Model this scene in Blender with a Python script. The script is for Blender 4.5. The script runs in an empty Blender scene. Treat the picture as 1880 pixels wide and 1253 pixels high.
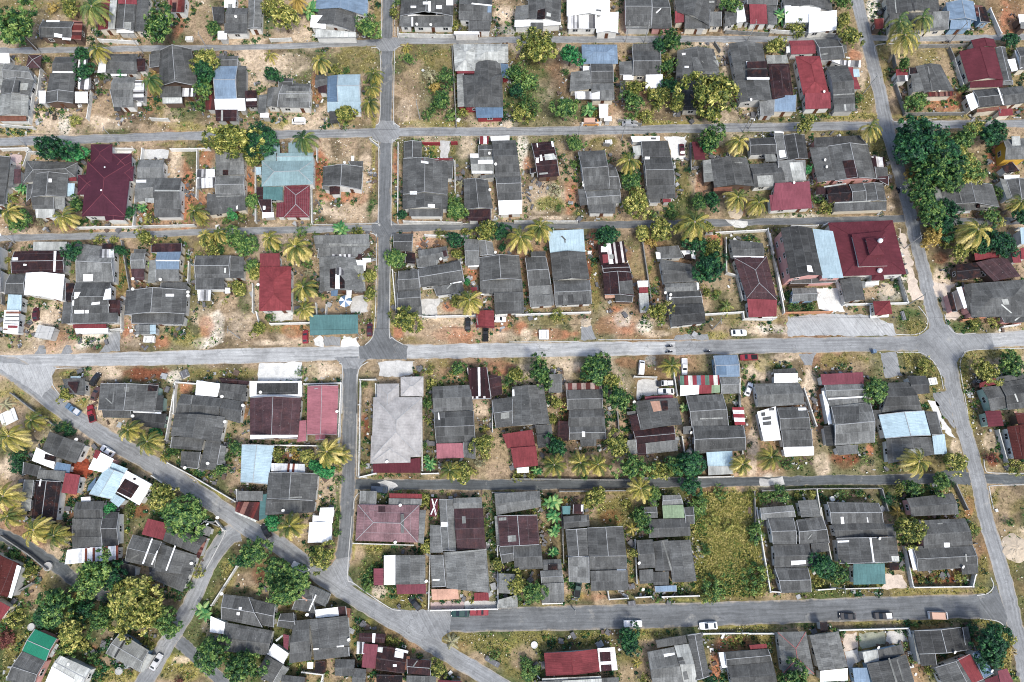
import bpy, math, random
import numpy as np
from mathutils import Vector, Matrix
from mathutils.bvhtree import BVHTree
R = math.radians
sc = bpy.context.scene
col = sc.collection
# ------------------------------------------------------------------ camera, sky, sun, exposure
TILT, CAM_H, FPX = R(16.0), 167.0, 1253.0
cam_d = bpy.data.cameras.new('camera'); cam = bpy.data.objects.new('camera', cam_d); col.objects.link(cam)
cam.location = (0, 0, CAM_H); cam.rotation_euler = (TILT, 0, 0)
cam_d.sensor_width = 36.0; cam_d.lens = 36.0 * FPX / 1880.0
cam_d.clip_start = 1.0; cam_d.clip_end = 6000.0
sc.camera = cam
SUN_EL, SUN_AZ = R(58), R(150)      # azimuth clockwise from north (+y)
w = bpy.data.worlds.new('World'); sc.world = w; w.use_nodes = True
nt = w.node_tree; bg = nt.nodes['Background']
sky = nt.nodes.new('ShaderNodeTexSky'); sky.sky_type = 'NISHITA'; sky.sun_disc = False
sky.sun_elevation = SUN_EL; sky.sun_rotation = SUN_AZ; sky.air_density = 1.0; sky.dust_density = 3.0; sky.ozone_density = 1.0
nt.links.new(sky.outputs[0], bg.inputs[0]); bg.inputs[1].default_value = 0.15
sd = bpy.data.lights.new('sun', 'SUN'); sun = bpy.data.objects.new('sun', sd); col.objects.link(sun)
sd.energy = 1.75; sd.angle = R(11); sd.color = (1.0, 0.975, 0.91)
sun.rotation_euler = (math.pi/2 - SUN_EL, 0, math.pi - SUN_AZ)
sc.view_settings.view_transform = 'Standard'; sc.view_settings.look = 'None'
sc.cycles.filter_width = 1.05
sc.view_settings.exposure = 0.75; sc.view_settings.gamma = 1.0
# ------------------------------------------------------------------ photo pixel -> place on the level z = h
ct, st = math.cos(TILT), math.sin(TILT)
def ray(px, py):
    x, y, z = (px-940.0)/FPX, -(py-626.5)/FPX, -1.0
    return Vector((x, y*ct - z*st, y*st + z*ct))
def at(px, py, h=0.0):
    d = ray(px, py); t = (h-CAM_H)/d.z
    return Vector((d.x*t, d.y*t, h))
def to_px(P):                                   # numpy (n,3) -> (n,2)
    x, y, z = P[:, 0], P[:, 1], P[:, 2]-CAM_H
    yc = y*ct + z*st; zc = -y*st + z*ct
    return np.stack([940 + FPX*x/-zc, 626.5 - FPX*yc/-zc], 1)
TX = {'0': 0, '1': 470, '2': 940, '3': 1400}; TY = {'A': 0, 'B': 230, 'C': 440, 'D': 680, 'E': 933}; K = 480/1880.0
def tpx(tile, x, y): return (TX[tile[1]] + x*K, TY[tile[0]] + y*K)
def scale_at(px, py):
    return (at(px+5, py) - at(px-5, py)).length / 10.0     # metres per photo pixel
# ------------------------------------------------------------------ mesh helpers
class MB:
    def __init__(s): s.v = []; s.f = []; s.uv = []; s.t = []
    def face(s, pts, uv=None, tone=0.5):
        b = len(s.v); s.v += [tuple(p) for p in pts]; s.f.append(tuple(range(b, b+len(pts))))
        s.uv += uv if uv else [(p[0], p[1]) for p in pts]; s.t += [tone]*len(pts)
    def shared(s, pts, faces, tone=0.5):
        b = len(s.v); s.v += [tuple(p) for p in pts]
        for f in faces:
            s.f.append(tuple(b+i for i in f)); s.uv += [(pts[i][0]+pts[i][1]*.6, pts[i][2]) for i in f]; s.t += [tone]*len(f)
    def prism(s, loop, z0, z1, tone=0.5):           # loop of xy (counter-clockwise)
        n = len(loop); P = [(p[0], p[1], z0) for p in loop] + [(p[0], p[1], z1) for p in loop]
        F = [tuple(range(n-1, -1, -1)), tuple(range(n, 2*n))] + [(i, (i+1) % n, n+(i+1) % n, n+i) for i in range(n)]
        s.shared(P, F, tone)
    def box(s, c, sx, sy, sz, ang=0.0, tone=0.5):    # c = centre of the base
        ca, sa = math.cos(ang), math.sin(ang)
        L = [(c[0]+x*ca-y*sa, c[1]+x*sa+y*ca) for x, y in ((-sx/2, -sy/2), (sx/2, -sy/2), (sx/2, sy/2), (-sx/2, sy/2))]
        s.prism(L, c[2], c[2]+sz, tone)
    def bar(s, a, b, wd, th, up=Vector((0, 0, 1)), tone=0.5):   # flat bar from a to b
        a, b = Vector(a), Vector(b); d = b-a
        if d.length < 1e-4: return
        x = d.cross(up)
        if x.length < 1e-5: x = d.cross(Vector((1, 0, 0)))
        x.normalize(); n = x.cross(d).normalized(); x *= wd/2; n *= th/2
        P = [a-x-n, a+x-n, a+x+n, a-x+n, b-x-n, b+x-n, b+x+n, b-x+n]
        s.shared(P, [(3, 2, 1, 0), (4, 5, 6, 7), (0, 1, 5, 4), (1, 2, 6, 5), (2, 3, 7, 6), (3, 0, 4, 7)], tone)
    def tube(s, a, b, r0, r1, n=8, tone=0.5):
        a, b = Vector(a), Vector(b); d = (b-a).normalized()
        x = d.cross(Vector((0, 0, 1)))
        if x.length < 1e-4: x = Vector((1, 0, 0))
        x.normalize(); y = d.cross(x)
        P = []
        for c, r in ((a, r0), (b, r1)):
            for i in range(n):
                t = 2*math.pi*i/n; P.append(c + (x*math.cos(t) + y*math.sin(t))*r)
        F = [(i, (i+1) % n, n+(i+1) % n, n+i) for i in range(n)] + [tuple(range(n-1, -1, -1)), tuple(range(n, 2*n))]
        s.shared(P, F, tone)
    def mesh(s, name):
        me = bpy.data.meshes.new(name); me.from_pydata(s.v, [], s.f)
        u = me.uv_layers.new(name='UVMap'); u.data.foreach_set('uv', np.array(s.uv, 'f').ravel())
        a = me.attributes.new('tone', 'FLOAT', 'CORNER'); a.data.foreach_set('value', np.array(s.t, 'f'))
        me.update(); return me
def wloc(o):
    v = Vector((0, 0, 0))
    while o: v = v + o.location; o = o.parent
    return v
def obj(name, mb, mat, parent=None, label=None):
    if not mb.f: return None
    if parent:
        b = wloc(parent); mb.v = [(p[0]-b.x, p[1]-b.y, p[2]-b.z) for p in mb.v]
    me = mb.mesh(name); o = bpy.data.objects.new(name, me); me.materials.append(mat); col.objects.link(o)
    if parent: o.parent = parent
    if label: o['label'] = label
    return o
def empty(name, loc):
    o = bpy.data.objects.new(name, None); o.empty_display_size = .5; col.objects.link(o); o.location = loc; return o
def tag(o, label=None, cat=None, group=None, kind=None):
    for k, v in (('label', label), ('category', cat), ('group', group), ('kind', kind)):
        if v: o[k] = v
    return o
rnd = random.Random(7)
# ------------------------------------------------------------------ materials
def lin(*c): return tuple(((v/255.0)/12.92 if v/255.0 <= .04045 else ((v/255.0+.055)/1.055)**2.4) for v in c)
def alb(*c, k=.72, d=.14):
    l = lin(*c); m = .3*l[0]+.6*l[1]+.1*l[2]; return tuple(k*(v*(1-d)+m*d) for v in l)
MATS = {}
class NG:
    def __init__(s, name):
        s.m = bpy.data.materials.new(name); s.m.use_nodes = True; s.t = s.m.node_tree
        s.b = s.t.nodes['Principled BSDF']; s.b.inputs['Roughness'].default_value = .85; s.b.inputs['Specular IOR Level'].default_value = .2
    def n(s, t, **k):
        x = s.t.nodes.new('ShaderNode'+t)
        for a, v in k.items(): setattr(x, a, v)
        return x
    def l(s, a, b): s.t.links.new(a, b)
    def math(s, op, a, b=None, c=None):
        x = s.n('Math', operation=op)
        for i, v in enumerate((a, b, c)):
            if v is None: continue
            if isinstance(v, (int, float)): x.inputs[i].default_value = v
            else: s.l(v, x.inputs[i])
        return x.outputs[0]
    def noise(s, vec, scale, det=3, rough=.6):
        x = s.n('TexNoise'); x.inputs['Scale'].default_value = scale; x.inputs['Detail'].default_value = det; x.inputs['Roughness'].default_value = rough
        if vec: s.l(vec, x.inputs['Vector'])
        return x.outputs['Fac']
    def rng(s, v, a, b, c, d):
        x = s.n('MapRange'); s.l(v, x.inputs[0])
        for i, q in enumerate((a, b, c, d)): x.inputs[i+1].default_value = q
        return x.outputs[0]
    def mixc(s, f, a, b, mode='MIX'):
        x = s.n('Mix', data_type='RGBA', blend_type=mode)
        for sock, v in ((x.inputs[0], f), (x.inputs[6], a), (x.inputs[7], b)):
            if isinstance(v, (int, float)): sock.default_value = v
            elif isinstance(v, tuple): sock.default_value = (v[0], v[1], v[2], 1)
            else: s.l(v, sock)
        return x.outputs[2]
    def scalec(s, c, f):                 # colour * factor
        x = s.n('VectorMath', operation='SCALE')
        if isinstance(c, tuple): x.inputs[0].default_value = c
        else: s.l(c, x.inputs[0])
        if isinstance(f, (int, float)): x.inputs['Scale'].default_value = f
        else: s.l(f, x.inputs['Scale'])
        return x.outputs[0]
def plain(name, c, rough=.8, var=.25, sc_=.8, spec=.2):
    g = NG(name); g.b.inputs['Roughness'].default_value = rough; g.b.inputs['Specular IOR Level'].default_value = spec
    tc = g.n('TexCoord'); f = g.noise(tc.outputs['Object'], sc_, 4, .65)
    f = g.rng(f, .25, .75, 1-var, 1+var)
    g.l(g.scalec(tuple(c), f), g.b.inputs['Base Color']); MATS[name] = g.m; return g.m
def roof_mat(key, c, sheet=.2, streak=.2, blotch=.34, cu=.95, cv=2.3, pal=None, rough=.8, lap=.1, rust=0.0, spots=.4, period=None):
    if blotch < .2 and key not in ('w', 'em', 'gt'): blotch, streak = blotch*1.9, streak*1.8
    g = NG('roof_'+key); g.b.inputs['Roughness'].default_value = rough
    uv = g.n('UVMap').outputs[0]; oi = g.n('ObjectInfo')
    off = g.n('Combine' 'XYZ'); g.l(g.math('MULTIPLY', oi.outputs['Random'], 37.0), off.inputs[0]); g.l(g.math('MULTIPLY', oi.outputs['Random'], 91.0), off.inputs[1])
    va = g.n('VectorMath', operation='ADD'); g.l(uv, va.inputs[0]); g.l(off.outputs[0], va.inputs[1])
    sp = g.n('SeparateXYZ'); g.l(uv, sp.inputs[0])
    def cell(a, b):
        cx = g.n('CombineXYZ'); g.l(g.math('FLOOR', g.math('DIVIDE', sp.outputs[0], a)), cx.inputs[0])
        if b: g.l(g.math('FLOOR', g.math('DIVIDE', sp.outputs[1], b)), cx.inputs[1])
        g.l(g.math('MULTIPLY', oi.outputs['Random'], 113.0), cx.inputs[2])
        wn = g.n('TexWhiteNoise', noise_dimensions='3D'); g.l(cx.outputs[0], wn.inputs[0]); return wn.outputs['Value']
    big = cell(cu*5, cv*1.02); sm = cell(cu, cv)
    mp = g.n('VectorMath', operation='MULTIPLY'); g.l(va.outputs[0], mp.inputs[0]); mp.inputs[1].default_value = (2.6, .3, 1)
    stn = g.noise(mp.outputs[0], 1.0, 3, .65); bl = g.noise(va.outputs[0], .28, 5, .7); fine = g.noise(va.outputs[0], 2.4, 3, .85)
    f = g.rng(sm, 0, 1, 1-sheet, 1+sheet)
    f = g.math('MULTIPLY', f, g.rng(big, 0, 1, 1-sheet*.9, 1+sheet*.9))
    f = g.math('MULTIPLY', f, g.rng(stn, .3, .7, 1-streak, 1+streak))
    f = g.math('MULTIPLY', f, g.rng(bl, .3, .7, 1-blotch, 1+blotch))
    fa = .33 if key in ('g0', 'g1', 'g2', 'g3', 'pb', 'br', 'b2', 'bk') else .13
    f = g.math('MULTIPLY', f, g.rng(fine, .25, .75, 1-fa, 1+fa))
    f = g.math('MULTIPLY', f, g.rng(oi.outputs['Random'], 0, 1, .86, 1.14))
    cc = tuple(c)
    if pal:
        rmp = g.n('ValToRGB'); rmp.color_ramp.interpolation = 'CONSTANT'
        e = rmp.color_ramp.elements
        while len(e) < len(pal): e.new(0.5)
        for i, p in enumerate(pal): e[i].position = i/len(pal); e[i].color = (*p, 1)
        if period:
            fr = g.math('FRACT', g.math('DIVIDE', sp.outputs[0], period))
            g.l(fr, rmp.inputs[0])
        else: g.l(cell(cu*.62, cv*3.1), rmp.inputs[0])
        cc = rmp.outputs[0]
    out = g.scalec(cc, f)
    if lap:                                           # the laps where one row of sheets covers the next
        fr = g.math('FRACT', g.math('DIVIDE', sp.outputs[1], cv))
        ln = g.math('MULTIPLY', g.math('LESS_THAN', fr, .05), lap)
        out = g.mixc(ln, out, (.33, .34, .35))
    if spots:
        w2 = g.noise(va.outputs[0], 1.1, 2, .5); s2 = g.noise(va.outputs[0], 2.6, 2, .5)
        ms = g.math('MULTIPLY', g.rng(s2, .67, .72, 0, 1), g.rng(w2, .5, .6, 0, spots)); out = g.mixc(ms, out, (.42, .42, .40))
    if rust:
        rn = g.noise(va.outputs[0], .6, 5, .7); out = g.mixc(g.rng(rn, .5, .62, 0, rust), out, lin(112, 60, 42))
    g.l(out, g.b.inputs['Base Color'])
    bw = g.n('Bump'); bw.inputs['Strength'].default_value = .25; bw.inputs['Distance'].default_value = .04
    wv = g.math('SINE', g.math('MULTIPLY', sp.outputs[0], 2*math.pi/.36)); g.l(wv, bw.inputs['Height']); g.l(bw.outputs[0], g.b.inputs['Normal'])
    MATS[key] = g.m; return g.m
G = lambda v, b=1.06: (v*.985, v*1.015, v*b*.95)
roof_mat('g0', G(.046)); roof_mat('g1', G(.076, 1.04)); roof_mat('g2', G(.125, 1.03)); roof_mat('g3', G(.19, 1.0)); roof_mat('g4', G(.36, 1.0), lap=.1)
roof_mat('w', (.78, .79, .78), sheet=.04, streak=.06, blotch=.08, lap=0, spots=.1); roof_mat('gt', (.31, .30, .29), sheet=.05, cu=.4, cv=.45, lap=.15, streak=.05)
roof_mat('m', alb(102, 38, 50, k=.74, d=.2), sheet=.05, streak=.08, blotch=.1, lap=0, spots=.1); roof_mat('mv', alb(82, 38, 54), sheet=.05, streak=.06, blotch=.08, lap=0, cu=.4, cv=.4, spots=.1)
roof_mat('r', alb(144, 58, 66, k=.68, d=.2), sheet=.06, streak=.1, blotch=.12, lap=0, spots=.1); roof_mat('r2', alb(140, 52, 58, k=.68, d=.2), sheet=.06, streak=.1, blotch=.14, lap=0, spots=.1)
roof_mat('p', alb(138, 66, 80, k=.68, d=.2), sheet=.06, streak=.08, blotch=.1, lap=0, spots=.1); roof_mat('pk', alb(184, 100, 112, k=.74, d=.3), sheet=.05, streak=.08, blotch=.1, lap=0, spots=.1); roof_mat('rt', alb(126, 50, 60, d=.22), sheet=.08, cu=.5, cv=.5, lap=.5, spots=0)
roof_mat('bl', alb(118, 146, 172, d=.25), sheet=.08, streak=.1, blotch=.1, lap=.12, spots=.15); roof_mat('bb', alb(92, 124, 154, d=.25), sheet=.06, lap=.1, streak=.1, blotch=.1)
roof_mat('c', alb(166, 192, 202, k=.8), sheet=.05, streak=.07, blotch=.08, lap=.1, spots=.1); roof_mat('cy', alb(136, 166, 170, k=.75), sheet=.05, streak=.08, blotch=.1, lap=.06, spots=.1)
roof_mat('t', alb(78, 128, 128, d=.22), sheet=.05, streak=.08, blotch=.1, lap=0, spots=.1); roof_mat('gn', alb(140, 164, 128), sheet=.06, lap=0, streak=.1, blotch=.15)
roof_mat('em', alb(0, 128, 98), sheet=.03, streak=.05, blotch=.06, lap=0, spots=0); roof_mat('br', alb(54, 36, 40), sheet=.25, rust=.15, spots=.3); roof_mat('b2', alb(78, 56, 60), sheet=.16, rust=.1)
roof_mat('pb', alb(134, 100, 104, d=.2), sheet=.18, lap=.25); roof_mat('rb', alb(88, 36, 32), sheet=.1, lap=.1); roof_mat('bk', alb(32, 26, 30), sheet=.2, rust=.2, spots=.5)
roof_mat('ru', None or alb(100, 50, 44), pal=[alb(110, 44, 40), alb(70, 40, 40), alb(140, 96, 84), alb(90, 42, 40)], lap=0)
roof_mat('st', (.5, .5, .5), pal=[(.62, .63, .62), (.07, .07, .075), (.4, .4, .4), (.14, .14, .14), (.7, .7, .7)], lap=.2)
roof_mat('bw', (.5, .5, .5), pal=[alb(52, 26, 32), (.7, .7, .7), alb(60, 30, 36), alb(48, 30, 34), (.55, .52, .5)], lap=0)
roof_mat('rw', (.5, .5, .5), pal=[alb(150, 50, 60), (.72, .72, .7)], period=1.9, lap=0); roof_mat('r3', (.5, .5, .5), pal=[alb(100, 52, 48), (.24, .19, .17)], period=2.2, lap=0)
roof_mat('mc', (.5, .5, .5), pal=[alb(150, 50, 62), alb(110, 130, 150), alb(160, 60, 70), alb(100, 140, 120), alb(150, 54, 62), (.6, .6, .55)], period=6.2, lap=0)
roof_mat('pe', alb(206, 158, 132), sheet=.04, lap=0, streak=.1); roof_mat('sr', (.5, .5, .5), pal=[(.55, .57, .58), (.62, .64, .65), alb(120, 62, 46), (.5, .52, .54)], lap=0)
roof_mat('ot', alb(140, 88, 66, k=.6), sheet=.12, cu=.4, cv=.4, lap=.3)
for k_, c_ in (('wall_white', (.62, .62, .59)), ('wall_cream', (.62, .57, .47)), ('wall_grey', (.42, .42, .40)), ('wall_pink', lin(196, 150, 144)), ('wall_green', lin(150, 172, 160)),
               ('wall_orange', lin(176, 128, 98)), ('wall_yellow', lin(198, 160, 70)), ('wall_wood', lin(98, 82, 72)), ('wall_red', lin(128, 52, 58)), ('wall_blue', lin(134, 158, 178))): plain(k_, c_, .9, .18, .6)
plain('trim', (.30, .31, .315), .8, .3, 1.5); plain('trim_dark', (.12, .12, .125), .8, .3, 1.5); plain('trim_red', lin(168, 92, 92), .8, .2)
plain('scrap_wood', alb(110, 92, 80), .9, .4, 1.2); plain('frame', (.62, .62, .6), .6, .1); plain('door', lin(92, 60, 44), .7, .25)
plain('concrete', (.42, .42, .40), .9, .3, .35); plain('wall_block', (.5, .5, .47), .9, .35, .7); plain('wall_dark', (.2, .2, .19), .9, .4, .7)
plain('steel', (.35, .36, .37), .5, .2, 1, .4); plain('pole_concrete', (.3, .3, .29), .9, .2); plain('black', (.012, .012, .014), .6, .2); plain('bark', (.12, .09, .065), .95, .3, 2)
plain('palm_bark', (.22, .19, .15), .95, .3, 2); plain('white_paint', (.8, .8, .79), .45, .05, 1, .4); plain('rubber', (.02, .02, .021), .9, .2); plain('skin', lin(150, 104, 82), .7, .1); plain('cloth_dark', lin(40, 44, 60), .9, .2)
def glass_mat():
    g = NG('glass_pane'); g.b.inputs['Base Color'].default_value = (.02, .025, .03, 1); g.b.inputs['Roughness'].default_value = .12; g.b.inputs['Specular IOR Level'].default_value = .6; MATS['glass'] = g.m
glass_mat()
def leaf_mat(key, cols):
    g = NG('leaves_'+key); g.b.inputs['Roughness'].default_value = .55; g.b.inputs['Specular IOR Level'].default_value = .25
    a = g.n('Attribute'); a.attribute_name = 'tone'; oi = g.n('ObjectInfo')
    rmp = g.n('ValToRGB'); e = rmp.color_ramp.elements
    while len(e) < len(cols): e.new(.5)
    for i, c in enumerate(cols): e[i].position = i/(len(cols)-1); e[i].color = (*c, 1)
    g.l(g.math('ADD', a.outputs['Fac'], g.rng(oi.outputs['Random'], 0, 1, -.12, .12)), rmp.inputs[0]); g.l(rmp.outputs[0], g.b.inputs['Base Color'])
    g.b.inputs['Subsurface Weight'].default_value = 0
    MATS['leaf_'+key] = g.m
leaf_mat('d', [alb(8, 36, 28, k=.92, d=.02), alb(18, 58, 40, k=.92, d=.02), alb(40, 90, 54, k=.92, d=.02), alb(74, 122, 66, k=.92, d=.02)])
leaf_mat('m', [alb(16, 44, 28, k=.92, d=.02), alb(40, 80, 42, k=.92, d=.02), alb(84, 118, 56, k=.92, d=.02), alb(142, 164, 88, k=.92, d=.02)])
leaf_mat('y', [alb(34, 52, 26, k=.92, d=.02), alb(82, 98, 42, k=.92, d=.02), alb(138, 140, 62, k=.92, d=.02), alb(206, 198, 116, k=.92, d=.02)])
leaf_mat('f', [alb(92, 106, 48, k=.92, d=.04), alb(136, 140, 68, k=.92, d=.04), alb(172, 162, 88, k=.92, d=.04), alb(208, 194, 126, k=.92, d=.04)])
leaf_mat('e', [alb(10, 60, 34, k=.92, d=.04), alb(24, 104, 58, k=.92, d=.04), alb(52, 138, 76, k=.92, d=.04), alb(104, 166, 98, k=.92, d=.04)])
leaf_mat('o', [alb(88, 76, 34, k=.92, d=.02), alb(136, 116, 52, k=.92, d=.02), alb(176, 148, 74, k=.92, d=.02), alb(210, 188, 116, k=.92, d=.02)])
leaf_mat('s', [alb(104, 104, 52), alb(146, 140, 74), alb(182, 170, 100), alb(212, 200, 140)])
leaf_mat('x', [alb(60, 24, 30, k=.92, d=.04), alb(96, 44, 44, k=.92, d=.04), alb(120, 70, 60, k=.92, d=.04), alb(140, 100, 80, k=.92, d=.04)])
leaf_mat('g', [alb(90, 92, 70, k=.92, d=.04), alb(126, 124, 92, k=.92, d=.04), alb(160, 156, 120, k=.92, d=.04), alb(190, 186, 150, k=.92, d=.04)])
leaf_mat('P', [alb(32, 52, 28, k=.92, d=.02), alb(76, 92, 42, k=.92, d=.02), alb(156, 144, 64, k=.92, d=.02), alb(234, 214, 140, k=.92, d=.02)])
leaf_mat('p', [alb(26, 54, 32, k=.92, d=.02), alb(58, 88, 46, k=.92, d=.02), alb(116, 126, 62, k=.92, d=.02), alb(190, 182, 106, k=.92, d=.02)])
leaf_mat('b', [alb(30, 84, 48, k=.92, d=.04), alb(60, 118, 66, k=.92, d=.04), alb(110, 150, 84, k=.92, d=.04), alb(160, 178, 110, k=.92, d=.04)])
# ------------------------------------------------------------------ roads (photo lines laid on the ground)
grid_n = None
def smooth_line(pts, step):
    out = [pts[0]]
    for a, b in zip(pts, pts[1:]):
        n = max(1, int((b-a).length/step))
        for i in range(1, n+1): out.append(a.lerp(b, i/n))
    return out
def catmull(pts, per=6):
    if len(pts) < 3: return pts
    P = [pts[0]+(pts[0]-pts[1])] + pts + [pts[-1]+(pts[-1]-pts[-2])]; out = []
    for i in range(1, len(P)-2):
        for k in range(per):
            t = k/per; a, b, c, d = P[i-1:i+3]
            out.append(.5*((2*b)+(c-a)*t+(2*a-5*b+4*c-d)*t*t+(3*b-a-3*c+d)*t*t*t))
    out.append(P[-2]); return out
ROADS = []      # (world points, half width) for masks
def road_mat(key, c, patch=.25, wear=.55):
    g = NG('asphalt_'+key); g.b.inputs['Roughness'].default_value = .9
    tc = g.n('TexCoord').outputs['Object']; uv = g.n('UVMap').outputs[0]
    a = g.noise(tc, .12, 5, .65); b = g.noise(tc, .9, 4, .7); d = g.noise(tc, 5.0, 2, .7)
    mp = g.n('VectorMath', operation='MULTIPLY'); g.l(uv, mp.inputs[0]); mp.inputs[1].default_value = (2.2, .08, 1)
    s = g.noise(mp.outputs[0], 1.0, 4, .6)
    f = g.math('MULTIPLY', g.rng(a, .3, .7, 1-patch, 1+patch), g.rng(b, .3, .7, .86, 1.14))
    f = g.math('MULTIPLY', f, g.rng(s, .3, .7, 1-wear*.5, 1+wear*.5)); f = g.math('MULTIPLY', f, g.rng(d, .3, .7, .86, 1.14))
    o = g.scalec(tuple(c), f)
    pt_ = g.noise(tc, .33, 2, .4); o = g.mixc(g.rng(pt_, .60, .615, 0, .28), o, g.scalec(o, .62)); o = g.mixc(g.rng(g.noise(tc, .21, 5, .75), .6, .7, 0, .4), o, (.40, .385, .34))
    ta = g.n('Attribute'); ta.attribute_name = 'tone'; ed = g.math('ABSOLUTE', g.math('MULTIPLY_ADD', ta.outputs['Fac'], 2.0, -1.0)); ed = g.math('ADD', ed, g.math('MULTIPLY', g.math('SUBTRACT', g.noise(tc, .5, 4, .7), .5), .75))
    o = g.mixc(g.rng(ed, .84, 1.08, 0, .85), o, (.36, .31, .24))
    vo = g.n('TexVoronoi', feature='DISTANCE_TO_EDGE'); vo.inputs['Scale'].default_value = .13
    nw = g.n('TexNoise'); nw.inputs['Scale'].default_value = .6; g.l(tc, nw.inputs['Vector'])
    ad = g.n('VectorMath', operation='ADD'); g.l(tc, ad.inputs[0]); g.l(g.scalec(nw.outputs['Color'], 2.2), ad.inputs[1]); g.l(ad.outputs[0], vo.inputs['Vector'])
    cr = g.math('MULTIPLY', g.math('LESS_THAN', vo.outputs['Distance'], .007), g.rng(a, .46, .6, 0, .38))
    o = g.mixc(cr, o, (.05, .05, .052))
    g.l(o, g.b.inputs['Base Color']); MATS['road_'+key] = g.m
road_mat('light', (.335, .342, .338)); road_mat('mid', (.22, .227, .228)); road_mat('dark', (.132, .139, .142)); road_mat('lane', (.085, .093, .095), .3)
road_mat('conc', (.46, .455, .43), .3, .1); road_mat('white', (.6, .6, .57), .2, .05); road_mat('sand', (.52, .44, .36), .15, .05); road_mat('pink', (.42, .33, .31), .2, .05); road_mat('green', (.25, .26, .2), .35, .05)
def road(name, label, mat, pts, z):                   # pts: (px, py, width in px)
    W = [at(p[0], p[1]) for p in pts]; H = [p[2]*scale_at(p[0], p[1])/2 for p in pts]
    C = catmull([Vector((p.x, p.y, h)) for p, h in zip(W, H)], 8)
    C = smooth_line(C, 1.6); mb = MB(); L = []; q = random.Random(len(name)+int(pts[0][0])); d0 = 0
    for i, c in enumerate(C):
        a, b = C[max(0, i-1)], C[min(len(C)-1, i+1)]; t = Vector((b.x-a.x, b.y-a.y)); t.normalize(); n = Vector((-t.y, t.x))
        e1, e2 = q.gauss(0, .09), q.gauss(0, .09)
        if i: d0 += (Vector(C[i][:2])-Vector(C[i-1][:2])).length
        L.append((c.x+n.x*(c.z+e1), c.y+n.y*(c.z+e1), c.x-n.x*(c.z+e2), c.y-n.y*(c.z+e2), c.z, d0))
    for a, b in zip(L, L[1:]):
        mb.face([(a[2], a[3], z), (b[2], b[3], z), (b[0], b[1], z), (a[0], a[1], z)], [(-a[4], a[5]), (-b[4], b[5]), (b[4], b[5]), (a[4], a[5])]); mb.t[-4:] = [0, 0, 1, 1]
    o = obj(name, mb, MATS['road_'+mat]); tag(o, label, None, None, 'structure')
    ROADS.append(([Vector((c.x, c.y)) for c in C], max(H)))
def sheet(name, label, mat, tile, nums, z, rough=.15):
    P = [at(*tpx(tile, nums[i], nums[i+1])) for i in range(0, len(nums), 2)]
    q = random.Random(int(sum(nums))); out = []
    if mat in ('sand', 'white') and name == 'driveway': rough = .34
    for a, b in zip(P, P[1:]+P[:1]):
        n = max(1, int((b-a).length/.9))
        for i in range(n):
            c = a.lerp(b, i/n); out.append((c.x+q.gauss(0, rough), c.y+q.gauss(0, rough), z))
    mb = MB()
    # triangulate robustly
    from mathutils.geometry import tessellate_polygon
    tr = tessellate_polygon([[Vector(p) for p in out]])
    ar = sum(a[0]*b[1]-b[0]*a[1] for a, b in zip(out, out[1:]+out[:1]))
    mb.shared(out, [t for t in tr])
    o = obj(name, mb, MATS['road_'+mat]); tag(o, label, None, None, 'structure')
    for p in o.data.polygons:
        if p.normal.z < 0: p.flip()
    SHEETS.append([Vector((p[0], p[1])) for p in out]); return o
SHEETS = []
road('street', 'narrow asphalt street behind the top row of houses, west part', 'mid', [(-60, 95, 13), (120, 92, 13), (300, 89, 13), (470, 87, 12), (600, 82, 13), (702, 78, 15)], .004)
road('street', 'narrow asphalt street under the top row, between the two long roads', 'mid', [(702, 75, 15), (830, 75, 14), (1000, 73, 15), (1250, 72, 15), (1420, 72, 13), (1590, 69, 13)], .004)
road('street', 'narrow asphalt street past the top right corner', 'mid', [(1600, 70, 13), (1720, 71, 13), (1960, 66, 13)], .004)
road('street', 'asphalt street between second and third rows, west part', 'mid', [(-60, 262, 18), (100, 258, 18), (300, 251, 17), (480, 248, 18), (600, 246, 18), (710, 243, 18)], .008)
road('street', 'asphalt street between second and third rows, middle part', 'mid', [(700, 243, 18), (830, 242, 18), (940, 242, 19), (1180, 238, 18), (1400, 234, 19), (1620, 231, 18)], .008)
road('street', 'asphalt street running off past the dark windblown trees', 'mid', [(1615, 231, 16), (1720, 229, 17), (1960, 226, 16)], .008)
road('lane', 'sandy lane between third and fourth rows, west part', 'mid', [(-60, 440, 15), (60, 436, 13), (200, 433, 14), (330, 428, 13), (480, 424, 14), (600, 421, 14), (705, 418, 15)], .012)
road('lane', 'dark lane between third and fourth rows, middle part', 'dark', [(700, 420, 15), (830, 417, 14), (950, 415, 14), (1180, 412, 15), (1400, 408, 14), (1560, 404, 14), (1680, 401, 15)], .012)
road('lane', 'overgrown lane by the yellow palm garden', 'dark', [(1680, 405, 15), (1760, 407, 14), (1960, 404, 14)], .012)
road('lane', 'dark lane between fifth and sixth rows', 'lane', [(650, 889, 19), (760, 890, 19), (950, 890, 18), (1150, 888, 18), (1400, 884, 17), (1600, 881, 18), (1790, 877, 20)], .012)
road('lane', 'dark lane stub off the long slanting road', 'lane', [(1790, 879, 18), (1880, 880, 19), (1960, 880, 19)], .012)
road('lane', 'shaded lane curving past the palms', 'lane', [(-40, 968, 20), (20, 990, 22), (90, 1030, 22), (150, 1075, 22), (190, 1095, 20), (225, 1100, 16)], .012)
road('road', 'wide pale main road across the middle', 'light', [(-60, 664, 23), (90, 662, 24), (300, 658, 27), (480, 653, 29), (660, 648, 26), (950, 643, 28), (1240, 639, 26), (1262, 638, 26)], .016)
road('road', 'darker resurfaced stretch of the main road', 'mid', [(1240, 639, 26), (1420, 635, 29), (1600, 632, 28), (1700, 630, 28), (1822, 625, 28)], .017)
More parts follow.
